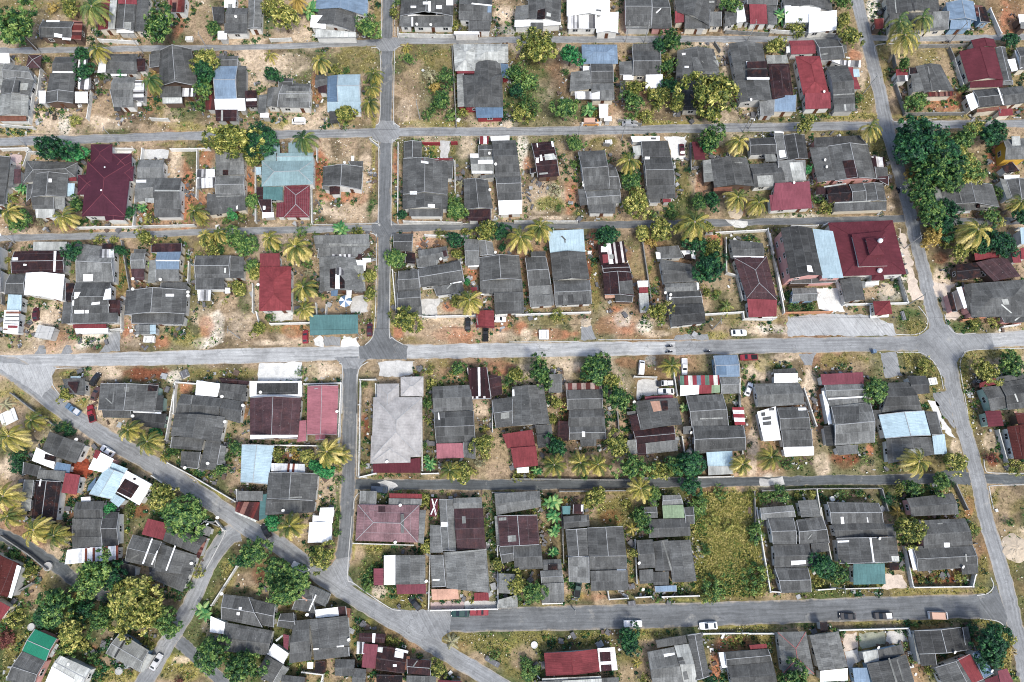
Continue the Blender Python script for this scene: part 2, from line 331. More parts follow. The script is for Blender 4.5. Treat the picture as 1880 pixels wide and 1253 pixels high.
road('road', 'pale end of main road beyond the crossing', 'light', [(1815, 625, 27), (1880, 622, 30), (1960, 618, 32)], .016)
road('road', 'wide dark road along the bottom', 'dark', [(770, 1143, 36), (830, 1140, 40), (960, 1137, 42), (1200, 1131, 42), (1420, 1124, 41), (1650, 1117, 41), (1800, 1113, 42), (1850, 1113, 44)], .012)
road('road', 'long dark road down the middle between the house rows', 'dark', [(713, -40, 20), (711, 60, 20), (710, 150, 22), (708, 235, 22), (707, 300, 23), (706, 420, 23), (704, 560, 24), (702, 650, 26)], .020)
road('road', 'short dark road down to the diagonal road', 'dark', [(645, 655, 28), (643, 700, 28), (642, 780, 27), (639, 900, 26), (634, 990, 27), (627, 1040, 28), (618, 1062, 34)], .020)
road('road', 'long diagonal road across the lower left corner', 'mid', [(-30, 662, 24), (25, 678, 40), (60, 706, 36), (112, 749, 31), (180, 795, 30), (255, 838, 31), (332, 884, 31), (400, 930, 31), (465, 975, 31), (520, 1007, 31), (598, 1063, 30), (674, 1112, 30), (750, 1158, 29), (827, 1204, 29), (905, 1250, 29), (960, 1285, 29)], .024)
road('road', 'side road down beside the big yellow tree', 'mid', [(440, 975, 40), (418, 985, 36), (383, 1035, 32), (355, 1099, 31), (327, 1150, 31), (306, 1183, 32), (281, 1227, 32), (250, 1275, 32)], .020)
road('lane', 'forked lane past the bougainvillea', 'dark', [(322, 1172, 22), (345, 1192, 22), (383, 1227, 22), (420, 1265, 22)], .016)
road('road', 'long slanting road down the right side', 'mid', [(1566, -40, 24), (1573, 0, 24), (1599, 102, 25), (1617, 179, 26), (1627, 230, 27), (1645, 294, 25), (1656, 335, 25), (1670, 390, 25), (1683, 447, 25), (1696, 498, 26), (1705, 540, 27), (1713, 570, 28), (1727, 620, 30), (1742, 670, 30), (1752, 720, 30), (1765, 770, 29), (1783, 833, 29), (1799, 897, 29), (1809, 948, 29), (1831, 1022, 30), (1849, 1086, 30), (1860, 1137, 31), (1873, 1188, 31), (1892, 1270, 31)], .028)
for lab, mat, tile, n in (
    ('flared junction of the long road and main road', 'dark', 'C1', [858, 640, 958, 640, 975, 690, 1010, 730, 1060, 752, 1090, 765, 1085, 862, 745, 862, 740, 768, 790, 755, 835, 705]),
    ('grey tarred junction apron by the dark road', 'mid', 'C1', [560, 845, 800, 862, 770, 890, 740, 930, 625, 930, 605, 885]),
    ('wide junction of diagonal road and bottom road', 'mid', 'E1', [930, 720, 1080, 735, 1400, 735, 1400, 890, 1340, 930, 1330, 960, 1200, 890, 1000, 770]),
    ('junction of the diagonal road and short dark road', 'mid', 'E1', [575, 360, 680, 350, 660, 480, 720, 560, 640, 560, 470, 430, 540, 410]),
    ('crossing of main road and slanting road', 'mid', 'C3', [1110, 700, 1200, 640, 1330, 610, 1400, 680, 1640, 672, 1660, 780, 1500, 795, 1425, 850, 1300, 1000, 1220, 870, 1120, 810]),
    ('curved corner of bottom road and slanting road', 'dark', 'E3', [1560, 640, 1640, 610, 1680, 550, 1760, 800, 1750, 860, 1690, 810, 1560, 790]),
    ('start of diagonal road at the main road', 'light', 'C0', [-60, 880, 410, 920, 375, 985, 380, 1040, 300, 1130, 120, 1010, 0, 930]),
    ('curved mouth of the bottom lane at slanting road', 'lane', 'D3', [1380, 690, 1450, 680, 1500, 830, 1400, 815, 1250, 815, 1250, 740]),
    ('mouth of the street at long road', 'mid', 'A1', [860, 285, 1040, 270, 1040, 320, 1000, 370, 895, 370, 860, 340]),
    ('second mouth of street at long road', 'mid', 'A1', [860, 910, 890, 870, 990, 870, 1030, 912, 1030, 990, 980, 1030, 880, 1030, 830, 990]),
    ('mouth of the lane at long road', 'dark', 'B1', [830, 712, 875, 685, 975, 685, 1010, 712, 1010, 775, 975, 805, 870, 805, 830, 775])):
    sheet('junction', lab, mat, tile, n, .032, .1)
for name, lab, mat, tile, n in (
    ('concrete_yard', 'bright white paved forecourt by the main road', 'white', 'C1', [20, 888, 330, 882, 332, 1022, 10, 1020]),
    ('driveway', 'pale concrete driveway beside the teal carport', 'white', 'C1', [415, 700, 495, 705, 490, 768, 418, 768]),
    ('driveway', 'grey tarred pad under the teal carport', 'mid', 'C1', [490, 700, 610, 702, 608, 768, 490, 768]),
    ('driveway', 'white driveway under teal carport, east side', 'white', 'C1', [612, 702, 748, 700, 745, 765, 610, 768]),
    ('concrete_yard', 'cracked white yard above the pale tiled house', 'conc', 'C1', [882, 885, 985, 872, 1130, 875, 1128, 960, 1040, 985, 890, 990]),
    ('concrete_yard', 'cream concrete patio with parked red car', 'white', 'B2', [1090, 85, 1255, 80, 1242, 245, 1155, 250, 1118, 120]),
    ('concrete_yard', 'pale concrete school yard', 'white', 'C3', [392, 352, 530, 348, 590, 520, 505, 525, 400, 500]),
    ('parking_lot', 'grey tarred parking area by the maroon hall', 'light', 'C3', [180, 560, 420, 535, 780, 545, 930, 610, 965, 690, 700, 692, 180, 695]),
    ('driveway', 'grey driveway to the big grey house', 'mid', 'C3', [848, 815, 955, 812, 1002, 980, 882, 1000]),
    ('driveway', 'small tarred apron off the main road', 'mid', 'C3', [260, 822, 392, 818, 352, 905, 300, 908]),
    ('driveway', 'dark tarred lay-by beside main road', 'mid', 'C2', [1170, 692, 1270, 680, 1410, 680, 1420, 718, 1170, 724]),
    ('driveway', 'triangular tarred apron with a white heap', 'mid', 'C2', [508, 580, 552, 575, 605, 715, 495, 730]),
    ('driveway', 'grey driveway by the red awning', 'mid', 'C0', [785, 660, 862, 655, 866, 805, 715, 812, 770, 740]),
    ('driveway', 'small grey apron at the main road edge', 'mid', 'C0', [285, 760, 320, 762, 330, 820, 245, 822]),
    ('driveway', 'second small grey apron at main road edge', 'mid', 'C0', [480, 760, 515, 762, 525, 818, 440, 820]),
    ('concrete_yard', 'pinkish paving before the peach awning', 'pink', 'E1', [1255, 678, 1500, 672, 1498, 728, 1256, 735]),
    ('concrete_yard', 'grey paving before the small red awning', 'conc', 'E1', [1500, 672, 1735, 668, 1735, 724, 1498, 730]),
    ('concrete_yard', 'mossy concrete yard along the bottom road', 'green', 'E3', [690, 905, 880, 890, 885, 985, 700, 1015]),
    ('concrete_yard', 'clean grey concrete yard along the bottom road', 'conc', 'E3', [885, 890, 1020, 880, 1040, 960, 890, 985]),
    ('concrete_yard', 'peach tiled terrace beside the pale roof', 'sand', 'E3', [575, 905, 680, 895, 690, 1010, 585, 1030]),
    ('concrete_yard', 'stained white terrace above the blue roof', 'conc', 'E3', [590, 1040, 690, 1010, 705, 1090, 640, 1150, 615, 1150]),
    ('concrete_yard', 'pale concrete yard with two parked cars', 'conc', 'D2', [900, 70, 1045, 60, 1070, 175, 950, 185, 890, 220]),
    ('concrete_yard', 'bright sand yard beside the teal awning', 'sand', 'E3', [880, 470, 1000, 480, 1040, 570, 900, 590, 850, 590]),
    ('concrete_yard', 'cement yard above the grey house row', 'conc', 'B0', [1030, 175, 1215, 175, 1205, 245, 1030, 245]),
    ('concrete_yard', 'white paving behind the maroon villa', 'white', 'B0', [812, 165, 952, 168, 950, 230, 810, 235]),
    ('concrete_yard', 'pink tiled patio beside dark roof', 'pink', 'B0', [75, 212, 158, 212, 148, 320, 80, 322]),
    ('garden_path', 'grey stone garden path up from the street', 'conc', 'B1', [1325, 115, 1395, 115, 1385, 235, 1325, 235]),
    ('driveway', 'pale sandy verge beside the slanting road', 'sand', 'B3', [975, 740, 1035, 820, 1080, 1050, 1160, 1253, 1060, 1253, 1030, 1070, 1000, 900]),
    ('driveway', 'sandy apron across from the maroon hall', 'sand', 'C3', [1225, 300, 1400, 330, 1340, 400, 1420, 560, 1330, 575, 1270, 430, 1240, 370]),
    ('driveway', 'white cement verge along the slanting road', 'white', 'D3', [1190, 215, 1260, 220, 1275, 300, 1360, 420, 1390, 490, 1310, 460, 1260, 330, 1210, 290]),
    ('driveway', 'grey tarred verge along the slanting road', 'mid', 'D3', [1225, 165, 1330, 150, 1385, 430, 1300, 330, 1240, 220]),
    ('concrete_yard', 'white cement yard left of the grey house', 'conc', 'C1', [1185, 430, 1345, 425, 1300, 490, 1305, 550, 1195, 550]),
    ('driveway', 'white sandy lane mouth by the white extension', 'conc', 'D3', [-20, 780, 150, 768, 160, 825, -20, 835]),
    ('driveway', 'bright concrete slab on the dark lane', 'conc', 'D1', [870, 800, 980, 795, 1020, 835, 970, 870, 900, 850]),
    ('concrete_yard', 'white cement yard before the red hip house', 'conc', 'C1', [130, 520, 268, 515, 265, 580, 100, 590]),
    ('driveway', 'splash of spilt cement on the lane', 'conc', 'B2', [1530, 680, 1700, 690, 1690, 735, 1600, 735]),
    ('concrete_yard', 'pale rubble yard below tarpaulin sheets', 'conc', 'C1', [690, 420, 790, 400, 810, 520, 680, 530])):
    sheet(name, lab, mat, tile, n, .036, .14)
# kerbs: low raised concrete edges
KERB = [l.split() for l in '''A1 905 -40 903 268|A1 995 -40 1000 262|A1 830 345 880 350 893 400 899 600 890 860 862 905|A1 1060 328 1010 350 996 400 990 860 1000 890 1035 914
B1 818 92 862 118 882 170 878 680 850 706 380 718|B1 1040 95 992 112 978 150 972 680 985 705 1030 714 1520 708|B1 820 775 862 795 866 850|C1 868 -40 862 440 850 650 830 715 785 760
C1 1050 -46 985 -30 972 20 958 640 985 710 1060 757|C3 1120 480 1180 560 1185 610 1160 655 1090 685 960 684|C3 1308 540 1330 615 1395 678 1530 675|C3 1880 782 1500 797 1440 835 1418 900 1432 1010 1475 1253
C3 850 818 840 812|C3 965 812 1130 815 1215 865 1275 960 1300 1075|C0 640 926 405 930 372 985 385 1055 470 1165|C1 800 882 745 925 730 1010 726 1253|C1 600 890 622 930 618 1253
D1 727 30 726 700 735 760 800 775|D1 700 1000 708 930 740 880|D1 612 30 608 500|E1 690 60 660 480 710 545 950 712 1040 738|D3 1590 640 1600 710 1640 738 1880 742|D3 1880 824 1650 832 1632 860 1660 1000
E3 1540 630 1620 612 1660 560 1640 500|E3 1560 795 1690 815 1745 870 1780 1000|A3 1060 318 870 318 805 340 815 400|A3 920 855 980 880 1250 855|C2 -20 738 480 734|C2 620 722 1160 722|E0 1560 105 1612 160 1600 220 1460 480'''.replace('\n', '|').split('|')]
for L in KERB:
    T = L[0]; n = list(map(float, L[1:])); P = [at(*tpx(T, n[i], n[i+1])) for i in range(0, len(n), 2)]
    C = catmull([Vector((p.x, p.y, 0)) for p in P], 5) if len(P) > 2 else P
    mb = MB(); hw = .1; V = []
    for i, c in enumerate(C):
        a, b = C[max(0, i-1)], C[min(len(C)-1, i+1)]; t = Vector((b.x-a.x, b.y-a.y, 0))
        if t.length < 1e-6: t = Vector((1, 0, 0))
        t.normalize(); nn = Vector((-t.y, t.x, 0))
        V += [(c.x+nn.x*hw, c.y+nn.y*hw, -.02), (c.x+nn.x*hw, c.y+nn.y*hw, .11), (c.x-nn.x*hw, c.y-nn.y*hw, .11), (c.x-nn.x*hw, c.y-nn.y*hw, -.02)]
    F = []
    for i in range(len(C)-1):
        for k in range(3): F.append((4*i+k, 4*i+k+1, 4*i+5+k, 4*i+4+k))
    F += [(3, 2, 1, 0), (len(V)-4, len(V)-3, len(V)-2, len(V)-1)]
    mb.shared(V, F); tag(obj('kerb', mb, MATS['concrete']), 'low pale concrete kerb along the road edge', None, None, 'structure')
# ------------------------------------------------------------------ houses
HOUSES = []; QUADS = []
WHITE = {'w', 'g4', 'c', 'cy', 'gt', 'bl', 'bb', 'g3', 't', 'em'}
COLN = {'w': 'white sheet', 'g4': 'silvery sheet', 'c': 'pale blue sheet', 'cy': 'pale teal sheet', 'bl': 'blue sheet', 'bb': 'steel blue sheet', 't': 'teal sheet', 'em': 'emerald green sheet', 'm': 'maroon sheet', 'mv': 'plum maroon tiled',
        'r': 'faded red sheet', 'r2': 'red sheet', 'p': 'pinkish red sheet', 'rt': 'red tiled', 'br': 'dark brown sheet', 'b2': 'reddish brown', 'ru': 'rusty red sheet', 'st': 'patchwork sheet', 'bw': 'brown and white striped', 'rw': 'red and white striped',
        'mc': 'many-coloured striped', 'pe': 'peach coloured', 'gn': 'pale green sheet', 'bk': 'nearly black', 'pb': 'pinkish brown', 'rb': 'brick red', 'g3': 'light grey', 'gt': 'pale grey tiled', 'ot': 'terracotta tiled', 'sr': 'silver and rust streaked', 'r3': 'brown and cream striped',
        'g0': 'blackish grey', 'g1': 'dark grey', 'g2': 'mid grey'}
def bil(Q, s, t): return Q[0]*(1-s)*(1-t) + Q[1]*s*(1-t) + Q[2]*s*t + Q[3]*(1-s)*t
def inquad(Q, x, y):
    sg = None
    for a, b in zip(Q, Q[1:]+Q[:1]):
        c = (b.x-a.x)*(y-a.y) - (b.y-a.y)*(x-a.x)
        if sg is None: sg = c > 0
        elif (c > 0) != sg: return False
    return True
class Piece: pass
def make_piece(kind, mat, px, h, rise):
    p = Piece(); p.open = kind.startswith('o') and len(kind) > 2; k = kind[1:] if p.open else kind
    p.k = k; p.mat = mat; p.h = h
    p.Q = [at(x, y, h) for x, y in px]
    a, b, c, d = p.Q; p.W = ((b-a).length + (c-d).length)/2; p.D = ((d-a).length + (c-b).length)/2
    if k in ('gv', 'hv'): r = .25*p.W/2
    elif k in ('gh', 'hh'): r = .25*p.D/2
    elif k == 'py': r = .36*min(p.W, p.D)/2
    elif k in ('sb', 'st'): r = .13*p.D
    elif k in ('sl', 'sr'): r = .13*p.W
    else: r = .12
    p.r = min(r, 2.3) if rise is None else rise
    return p
def roofz(p, s, t):
    k, r = p.k, p.r
    if k == 'gv': f = 1-abs(2*s-1)
    elif k == 'gh': f = 1-abs(2*t-1)
    elif k == 'sb': f = 1-t
    elif k == 'st': f = t
    elif k == 'sr': f = 1-s
    elif k == 'sl': f = s
    elif k in ('hv', 'hh', 'py'):
        f = min(2*min(s, 1-s)*(1 if k != 'hh' else p.W/p.D), 2*min(t, 1-t)*(1 if k != 'hv' else p.D/p.W), 1)
    else: f = 0
    return p.h + r*f
def pt(p, s, t, dz=0): v = bil(p.Q, s, t); return Vector((v.x, v.y, roofz(p, s, t)+dz))
def roof_faces(p):
    k = p.k; e = min(.5, .5*min(p.W, p.D)/max(p.W, p.D))
    C = lambda s, t: (s, t)
    A, B, Cc, D = (0, 0), (1, 0), (1, 1), (0, 1)
    if k == 'gv': return [((.5, 1), (.5, 0), A, D), ((.5, 0), (.5, 1), Cc, B)]
    if k == 'gh': return [((0, .5), (1, .5), B, A)[::1], ((1, .5), (0, .5), D, Cc)]
    if k == 'sb': return [(B, A, D, Cc)]
    if k == 'st': return [(D, Cc, B, A)]
    if k == 'sl': return [(Cc, B, A, D)]
    if k == 'sr': return [(A, D, Cc, B)]
    if k == 'hv':
        e = min(.5, .5*p.W/p.D); u, v = (.5, e), (.5, 1-e)
        return [(v, u, A, D), (u, v, Cc, B), (u, B, A), (v, D, Cc)]
    if k == 'hh':
        e = min(.5, .5*p.D/p.W); u, v = (e, .5), (1-e, .5)
        return [(u, v, B, A), (v, u, D, Cc), (u, A, D), (v, Cc, B)]
    if k == 'py':
        o = (.5, .5); return [(o, B, A), (o, A, D), (o, D, Cc), (o, Cc, B)]
    return [(A, B, Cc, D)]
def slope_uv(P3):                       # u along the eave (last two points), v down the slope
    e = P3[-1]-P3[-2]
    if e.length < 1e-6: e = Vector((1, 0, 0))
    e.normalize(); o = P3[0]; n = (P3[1]-P3[0]).cross(P3[-1]-P3[0])
    if n.length < 1e-9: n = Vector((0, 0, 1))
    d = n.normalized().cross(e)
    if (P3[-1]-o).dot(d) < 0: d = -d
    return [((q-o).dot(e)+50, (q-o).dot(d)+.02) for q in P3]
def build_roof(p, root, name, label, trimmed):
    mb = MB(); th = .09
    for f in roof_faces(p):
        P3 = [pt(p, *q) for q in f]
        n = (P3[1]-P3[0]).cross(P3[2]-P3[1])
        if n.z < 0: P3r = P3[::-1]; uv = slope_uv(P3)[::-1]
        else: P3r = P3; uv = slope_uv(P3)
        mb.face(P3r, uv); mb.face([q-Vector((0, 0, th)) for q in P3r[::-1]], uv[::-1])
    ring = {'gv': [(0, 0), (0, 1), (.5, 1), (1, 1), (1, 0), (.5, 0)], 'gh': [(0, 0), (0, .5), (0, 1), (1, 1), (1, .5), (1, 0)]}.get(p.k, [(0, 0), (0, 1), (1, 1), (1, 0)])
    for a, b in zip(ring, ring[1:]+ring[:1]):
        A, B = pt(p, *a), pt(p, *b); z = Vector((0, 0, th)); mb.face([A-z, B-z, B, A], [(50, .3)]*4)
    o = obj(name, mb, MATS[p.mat], root, label)
    if trimmed:
        tb = MB(); up = Vector((0, 0, .035)); wd = rnd.uniform(.08, .15)
        if p.k == 'gv': S = [((.5, 0), (.5, 1)), ((0, 0), (.5, 0)), ((.5, 0), (1, 0)), ((0, 1), (.5, 1)), ((.5, 1), (1, 1))]
        elif p.k == 'gh': S = [((0, .5), (1, .5)), ((0, 0), (0, .5)), ((0, .5), (0, 1)), ((1, 0), (1, .5)), ((1, .5), (1, 1))]
        elif p.k == 'hv': e = min(.5, .5*p.W/p.D); S = [((.5, e), (.5, 1-e)), ((0, 0), (.5, e)), ((1, 0), (.5, e)), ((0, 1), (.5, 1-e)), ((1, 1), (.5, 1-e))]
        elif p.k == 'hh': e = min(.5, .5*p.D/p.W); S = [((e, .5), (1-e, .5)), ((0, 0), (e, .5)), ((0, 1), (e, .5)), ((1, 0), (1-e, .5)), ((1, 1), (1-e, .5))]
        elif p.k == 'py': S = [((0, 0), (.5, .5)), ((1, 0), (.5, .5)), ((1, 1), (.5, .5)), ((0, 1), (.5, .5))]
        else: S = [(x, y) for x, y in (((0, 0), (0, 1)), ((1, 0), (1, 1)), ((0, 1), (1, 1))) if rnd.random() < .5]
        for a, b in S:
            n = 3
            for i in range(n):
                f = lambda u: (a[0]+(b[0]-a[0])*u, a[1]+(b[1]-a[1])*u)
                q = (.01, .99); g = lambda s: (min(max(s[0], q[0]), q[1]), min(max(s[1], q[0]), q[1]))
                A, B = pt(p, *g(f(i/n))), pt(p, *g(f((i+1)/n)))
                tb.bar(A+up, B+up, wd, .06)
        nm = 'trim_red' if p.mat == 'g2' and trimmed == 'red' else ('trim' if p.mat not in ('m', 'mv', 'r', 'r2', 'p', 'rb') else None)
        if p.mat == 'mv': nm = 'trim_red'
        obj('ridge_cap' if p.k in ('gv', 'gh', 'hv', 'hh', 'py') else 'roof_trim', tb, MATS['p'] if p.mat == 'mv' else MATS[nm] if nm else MATS[p.mat], o)
    return o
def wall_pts(p, ins):
    ms, mt = min(.3, ins/p.W), min(.3, ins/p.D); dz = -.12
    loop = [(ms, mt), (ms, 1-mt)] + ([(.5, 1-mt)] if p.k == 'gv' else []) + [(1-ms, 1-mt)] + ([(1-ms, .5)] if p.k == 'gh' else []) + [(1-ms, mt)] + ([(.5, mt)] if p.k == 'gv' else [])
    if p.k == 'gh': loop.insert(1, (ms, .5))
    return [pt(p, s, t, dz) if p.k not in ('hv', 'hh', 'py') else Vector((*bil(p.Q, s, t).xy, p.h-.03)) for s, t in loop]
def build_walls(p, root, mat, z0=0.0):
    mb = MB(); L = wall_pts(p, .42); n = len(L)
    P = [Vector((v.x, v.y, z0)) for v in L] + L
    F = [(i, (i+1) % n, n+(i+1) % n, n+i) for i in range(n)] + [tuple(range(n-1, -1, -1)), tuple(range(n, 2*n))]
    mb.shared(P, F); return obj('wall', mb, MATS[mat], root)
def opening(root, A, B, u, w_, z0, z1, kind, nrm):
    d = (B-A).normalized(); c = A + d*((B-A).length*u); ang = math.atan2(d.y, d.x)
    mb = MB(); o = c + nrm*.03
    if kind == 'window':
        for dz, hh in ((z0, .08), (z1-.08, .08)): mb.box((o.x, o.y, dz), w_, .12, hh, ang)
        for du in (-w_/2+.04, 0, w_/2-.04): q = o+d*du; mb.box((q.x, q.y, z0), .08, .12, z1-z0, ang)
        f = obj('window', mb, MATS['frame'], root); g = MB(); q = c+nrm*.02; g.box((q.x, q.y, z0+.02), w_-.02, .08, z1-z0-.04, ang); obj('pane', g, MATS['glass'], f)
    else:
        mb.box((o.x, o.y, .04), w_, .09, z1-.04, ang); f = obj('door', mb, MATS['door'], root)
        g = MB(); q = o+d*(w_*.38)+nrm*.07; g.box((q.x, q.y, 1.0), .12, .07, .05, ang); obj('handle', g, MATS['steel'], f)
def dish(root, P):
    mb = MB(); r = .4; n = 14; c = P+Vector((0, 0, .55)); ax = Vector((.35, -.45, .82)).normalized(); x = ax.cross(Vector((0, 0, 1))).normalized(); y = ax.cross(x)
    V = [c-ax*.16]; F = []
    for ri, (rr, dz) in enumerate(((.55, -.11), (1, 0))):
        for i in range(n): t = 2*math.pi*i/n; V.append(c+ax*dz*1.0+(x*math.cos(t)+y*math.sin(t))*r*rr)
    F += [(0, 1+i, 1+(i+1) % n) for i in range(n)] + [(1+i, 1+n+i, 1+n+(i+1) % n, 1+(i+1) % n) for i in range(n)]
    mb.shared(V, F); o = obj('satellite_dish', mb, MATS['wall_white'], root)
    m2 = MB(); m2.tube(P-Vector((0, 0, .1)), c-ax*.15, .04, .04, 6); obj('mast', m2, MATS['steel'], o)
def finial(root, P):
    mb = MB(); n = 14; V = [P+Vector((0, 0, 1.3))]; F = []
    for k in range(1, 6):
        a = k*math.pi/8+.1
        for i in range(n): t = 2*math.pi*i/n; V.append(P+Vector((math.sin(a)*.62*math.cos(t), math.sin(a)*.62*math.sin(t), .55+.75*math.cos(a))))
    F += [(0, 1+i, 1+(i+1) % n) for i in range(n)]
    for k in range(4): F += [(1+k*n+i, 1+(k+1)*n+i, 1+(k+1)*n+(i+1) % n, 1+k*n+(i+1) % n) for i in range(n)]
    mb.shared(V, F); o = obj('finial', mb, MATS['white_paint'], root); m = MB(); m.tube(P+Vector((0, 0, 1.4)), P+Vector((0, 0, 2.6)), .06, .02, 6); obj('spike', m, MATS['steel'], o)
WALLC = ['wall_white', 'wall_white', 'wall_cream', 'wall_grey', 'wall_white', 'wall_green', 'wall_pink', 'wall_wood', 'wall_cream', 'wall_blue']
def H(label, spec, cat='house', name=None, wall=None):
    tile = None; pieces = []; extra = []; idx = 0; red = False
    for tok in spec.split(';'):
        tok = tok.strip()
        if not tok: continue
        if ':' in tok: tile, tok = tok.split(':'); tok = tok.strip()
        a = tok.split(); kind = a[0]
        hh = None; rise = None; zb = 0.0; num = []; mat = None
        for q in a[1:]:
            if q[:2] == 'h=': hh = float(q[2:])
            elif q[:2] == 'r=': rise = float(q[2:])
            elif q[:2] == 'z=': zb = float(q[2:])
            elif q == 'redtrim': red = True
            elif q[0].isalpha(): mat = q
            else: num.append(float(q))
        if len(num) == 4 and kind != 'line': x0, y0, x1, y1 = num; num = [x0, y0, x1, y0, x1, y1, x0, y1]
        px = [tpx(tile, num[i], num[i+1]) for i in range(0, len(num), 2)]
        if kind in ('k', 'd', 'f'): extra.append((kind, mat, px)); continue
        big = idx == 0
        p = make_piece(kind, mat, px, hh if hh else 3.05 - .09*min(idx, 5) - (0 if big else .1), rise); p.zb = zb; pieces.append(p); idx += 1
    cx = sum(sum((q for q in p.Q), Vector())/4*(p.W*p.D) for p in pieces) if False else None
    tot = sum(p.W*p.D for p in pieces); c = Vector((0, 0, 0))
    for p in pieces: c += (p.Q[0]+p.Q[1]+p.Q[2]+p.Q[3])/4*(p.W*p.D/tot)
    root = empty(name or 'house', (c.x, c.y, 0)); tag(root, label, cat, None if cat != 'house' else 'houses of the settlement')
    wm = wall or rnd.choice(WALLC)
    main = max(pieces, key=lambda p: p.W*p.D); tops = []
    for i, p in enumerate(pieces):
        nm = 'roof' if (p.W*p.D > 30 or p is main) else ('lean_to_roof' if p.k in ('sb', 'sl', 'sr', 'st', 'fl') else 'roof')
        lb = None
        if p.mat != main.mat: lb = COLN.get(p.mat, 'odd coloured') + (' lean-to roof section' if nm != 'roof' else ' roof section')
        trimmed = (p.mat == 'gt' or rnd.random() < .6) if p.mat[0] in 'gb' else (p.k[0] in 'ghp' and p.mat != 'w')
        build_roof(p, root, nm, lb, 'red' if red else trimmed)
        for f in roof_faces(p): tops.append([pt(p, *q) for q in f])
        if p.open:
            ms, mt = min(.3, .35/p.W), min(.3, .35/p.D)
            for s, t in ((ms, mt), (1-ms, mt), (1-ms, 1-mt), (ms, 1-mt)):
                q = pt(p, s, t, -.1); mb = MB(); mb.box((q.x, q.y, 0), .14, .14, q.z); obj('post', mb, MATS['steel'], root)
        else: build_walls(p, root, wm if p.W*p.D > 9 else rnd.choice(['wall_grey', 'wall_wood', wm]), p.zb)
    # openings on the walls that stand free
    others = lambda p, x, y: any(q is not p and inquad(q.Q, x, y) for q in pieces)
    doors = 0
    for p in sorted(pieces, key=lambda p: -p.W*p.D):
        if p.open or min(p.W, p.D) < 2.4: continue
        ms, mt = .42/p.W, .42/p.D; cor = [bil(p.Q, s, t) for s, t in ((ms, mt), (ms, 1-mt), (1-ms, 1-mt), (1-ms, mt))]
        for e, (A, B) in enumerate(((cor[1], cor[2]), (cor[2], cor[3]), (cor[0], cor[1]), (cor[3], cor[0]))):
            A = Vector((A.x, A.y, 0)); B = Vector((B.x, B.y, 0)); L = (B-A).length; d = (B-A).normalized(); nrm = Vector((d.y, -d.x, 0))
            if e == 3 and rnd.random() < .6: continue
            n = max(1, int(L/3.4))
            for i in range(n):
                u = (i+.5)/n; m = A+(B-A)*u+nrm*.9
                if others(p, m.x, m.y) or L < 2.2: continue
                zz = p.h - .25
                if e == 0 and not doors and i == n//2 and p.zb == 0: opening(root, A, B, u, .95, 0, 2.05, 'door', nrm); doors = 1
                else: opening(root, A, B, u, min(1.5, L*.4), .95, min(2.1, zz), 'window', nrm)
                if p.h > 5: opening(root, A, B, u, 1.5, 3.9, 5.1, 'window', nrm)
    # loose sheets, skylights and dishes sit on the roof below the pixel
    V = []; F = []
    for f in tops:
        b = len(V); V += f; F.append(tuple(range(b, b+len(f))))
    bvh = BVHTree.FromPolygons([tuple(v) for v in V], F)
    O = Vector((0, 0, CAM_H))
    for kind, mat, px in extra:
        hits = []
        mx, my = sum(q[0] for q in px)/len(px), sum(q[1] for q in px)/len(px); hc = bvh.ray_cast(O, ray(mx, my).normalized())
        if hc[0] and len(px) == 4:
            for x, y in px:
                d = ray(x, y); t = (hc[0]-O).dot(hc[1])/d.dot(hc[1]); hits.append(O+d*t)
        else:
          for x, y in px:
            h = bvh.ray_cast(O, ray(x, y).normalized())
            hits.append(h[0] if h[0] else at(x, y, 2.9))
        if kind == 'd': dish(root, hits[0]); continue
        if kind == 'f': finial(root, hits[0]); continue
        mb = MB(); up = Vector((0, 0, .05)); P3 = [q+up for q in hits]
        if len(P3) == 4:
            e = (P3[1]-P3[0])
            top = [(q-P3[0]) for q in P3]; uv = [(0, 0), (e.length, 0), (e.length, (P3[2]-P3[1]).length), (0, (P3[3]-P3[0]).length)]
            P8 = [q-Vector((0, 0, .035)) for q in P3]
            n = (P3[1]-P3[0]).cross(P3[2]-P3[1])
            if n.z < 0: P3 = P3[::-1]; P8 = P8[::-1]; uv = uv[::-1]
            mb.face(P3, uv)
            for i in range(4): j = (i+1) % 4; mb.face([P8[i], P8[j], P3[j], P3[i]], [uv[i]]*4)
            light = mat in ('w', 'c', 'g4', 'bl')
            obj('skylight' if light else 'roof_patch', mb, MATS[mat], root, ('translucent white sheet' if mat in ('w', 'g4') else COLN.get(mat, 'odd')+' patch') )
    xs = [x for p in pieces for x, y in to_px(np.array([tuple(q) for q in p.Q]))]; ys = [y for p in pieces for x, y in to_px(np.array([tuple(q) for q in p.Q]))]
    HOUSES.append(dict(label=label, c=c, box=(min(xs), min(ys), max(xs), max(ys)), quads=[p.Q for p in pieces], root=root))
    QUADS.extend([p.Q for p in pieces])
    return root
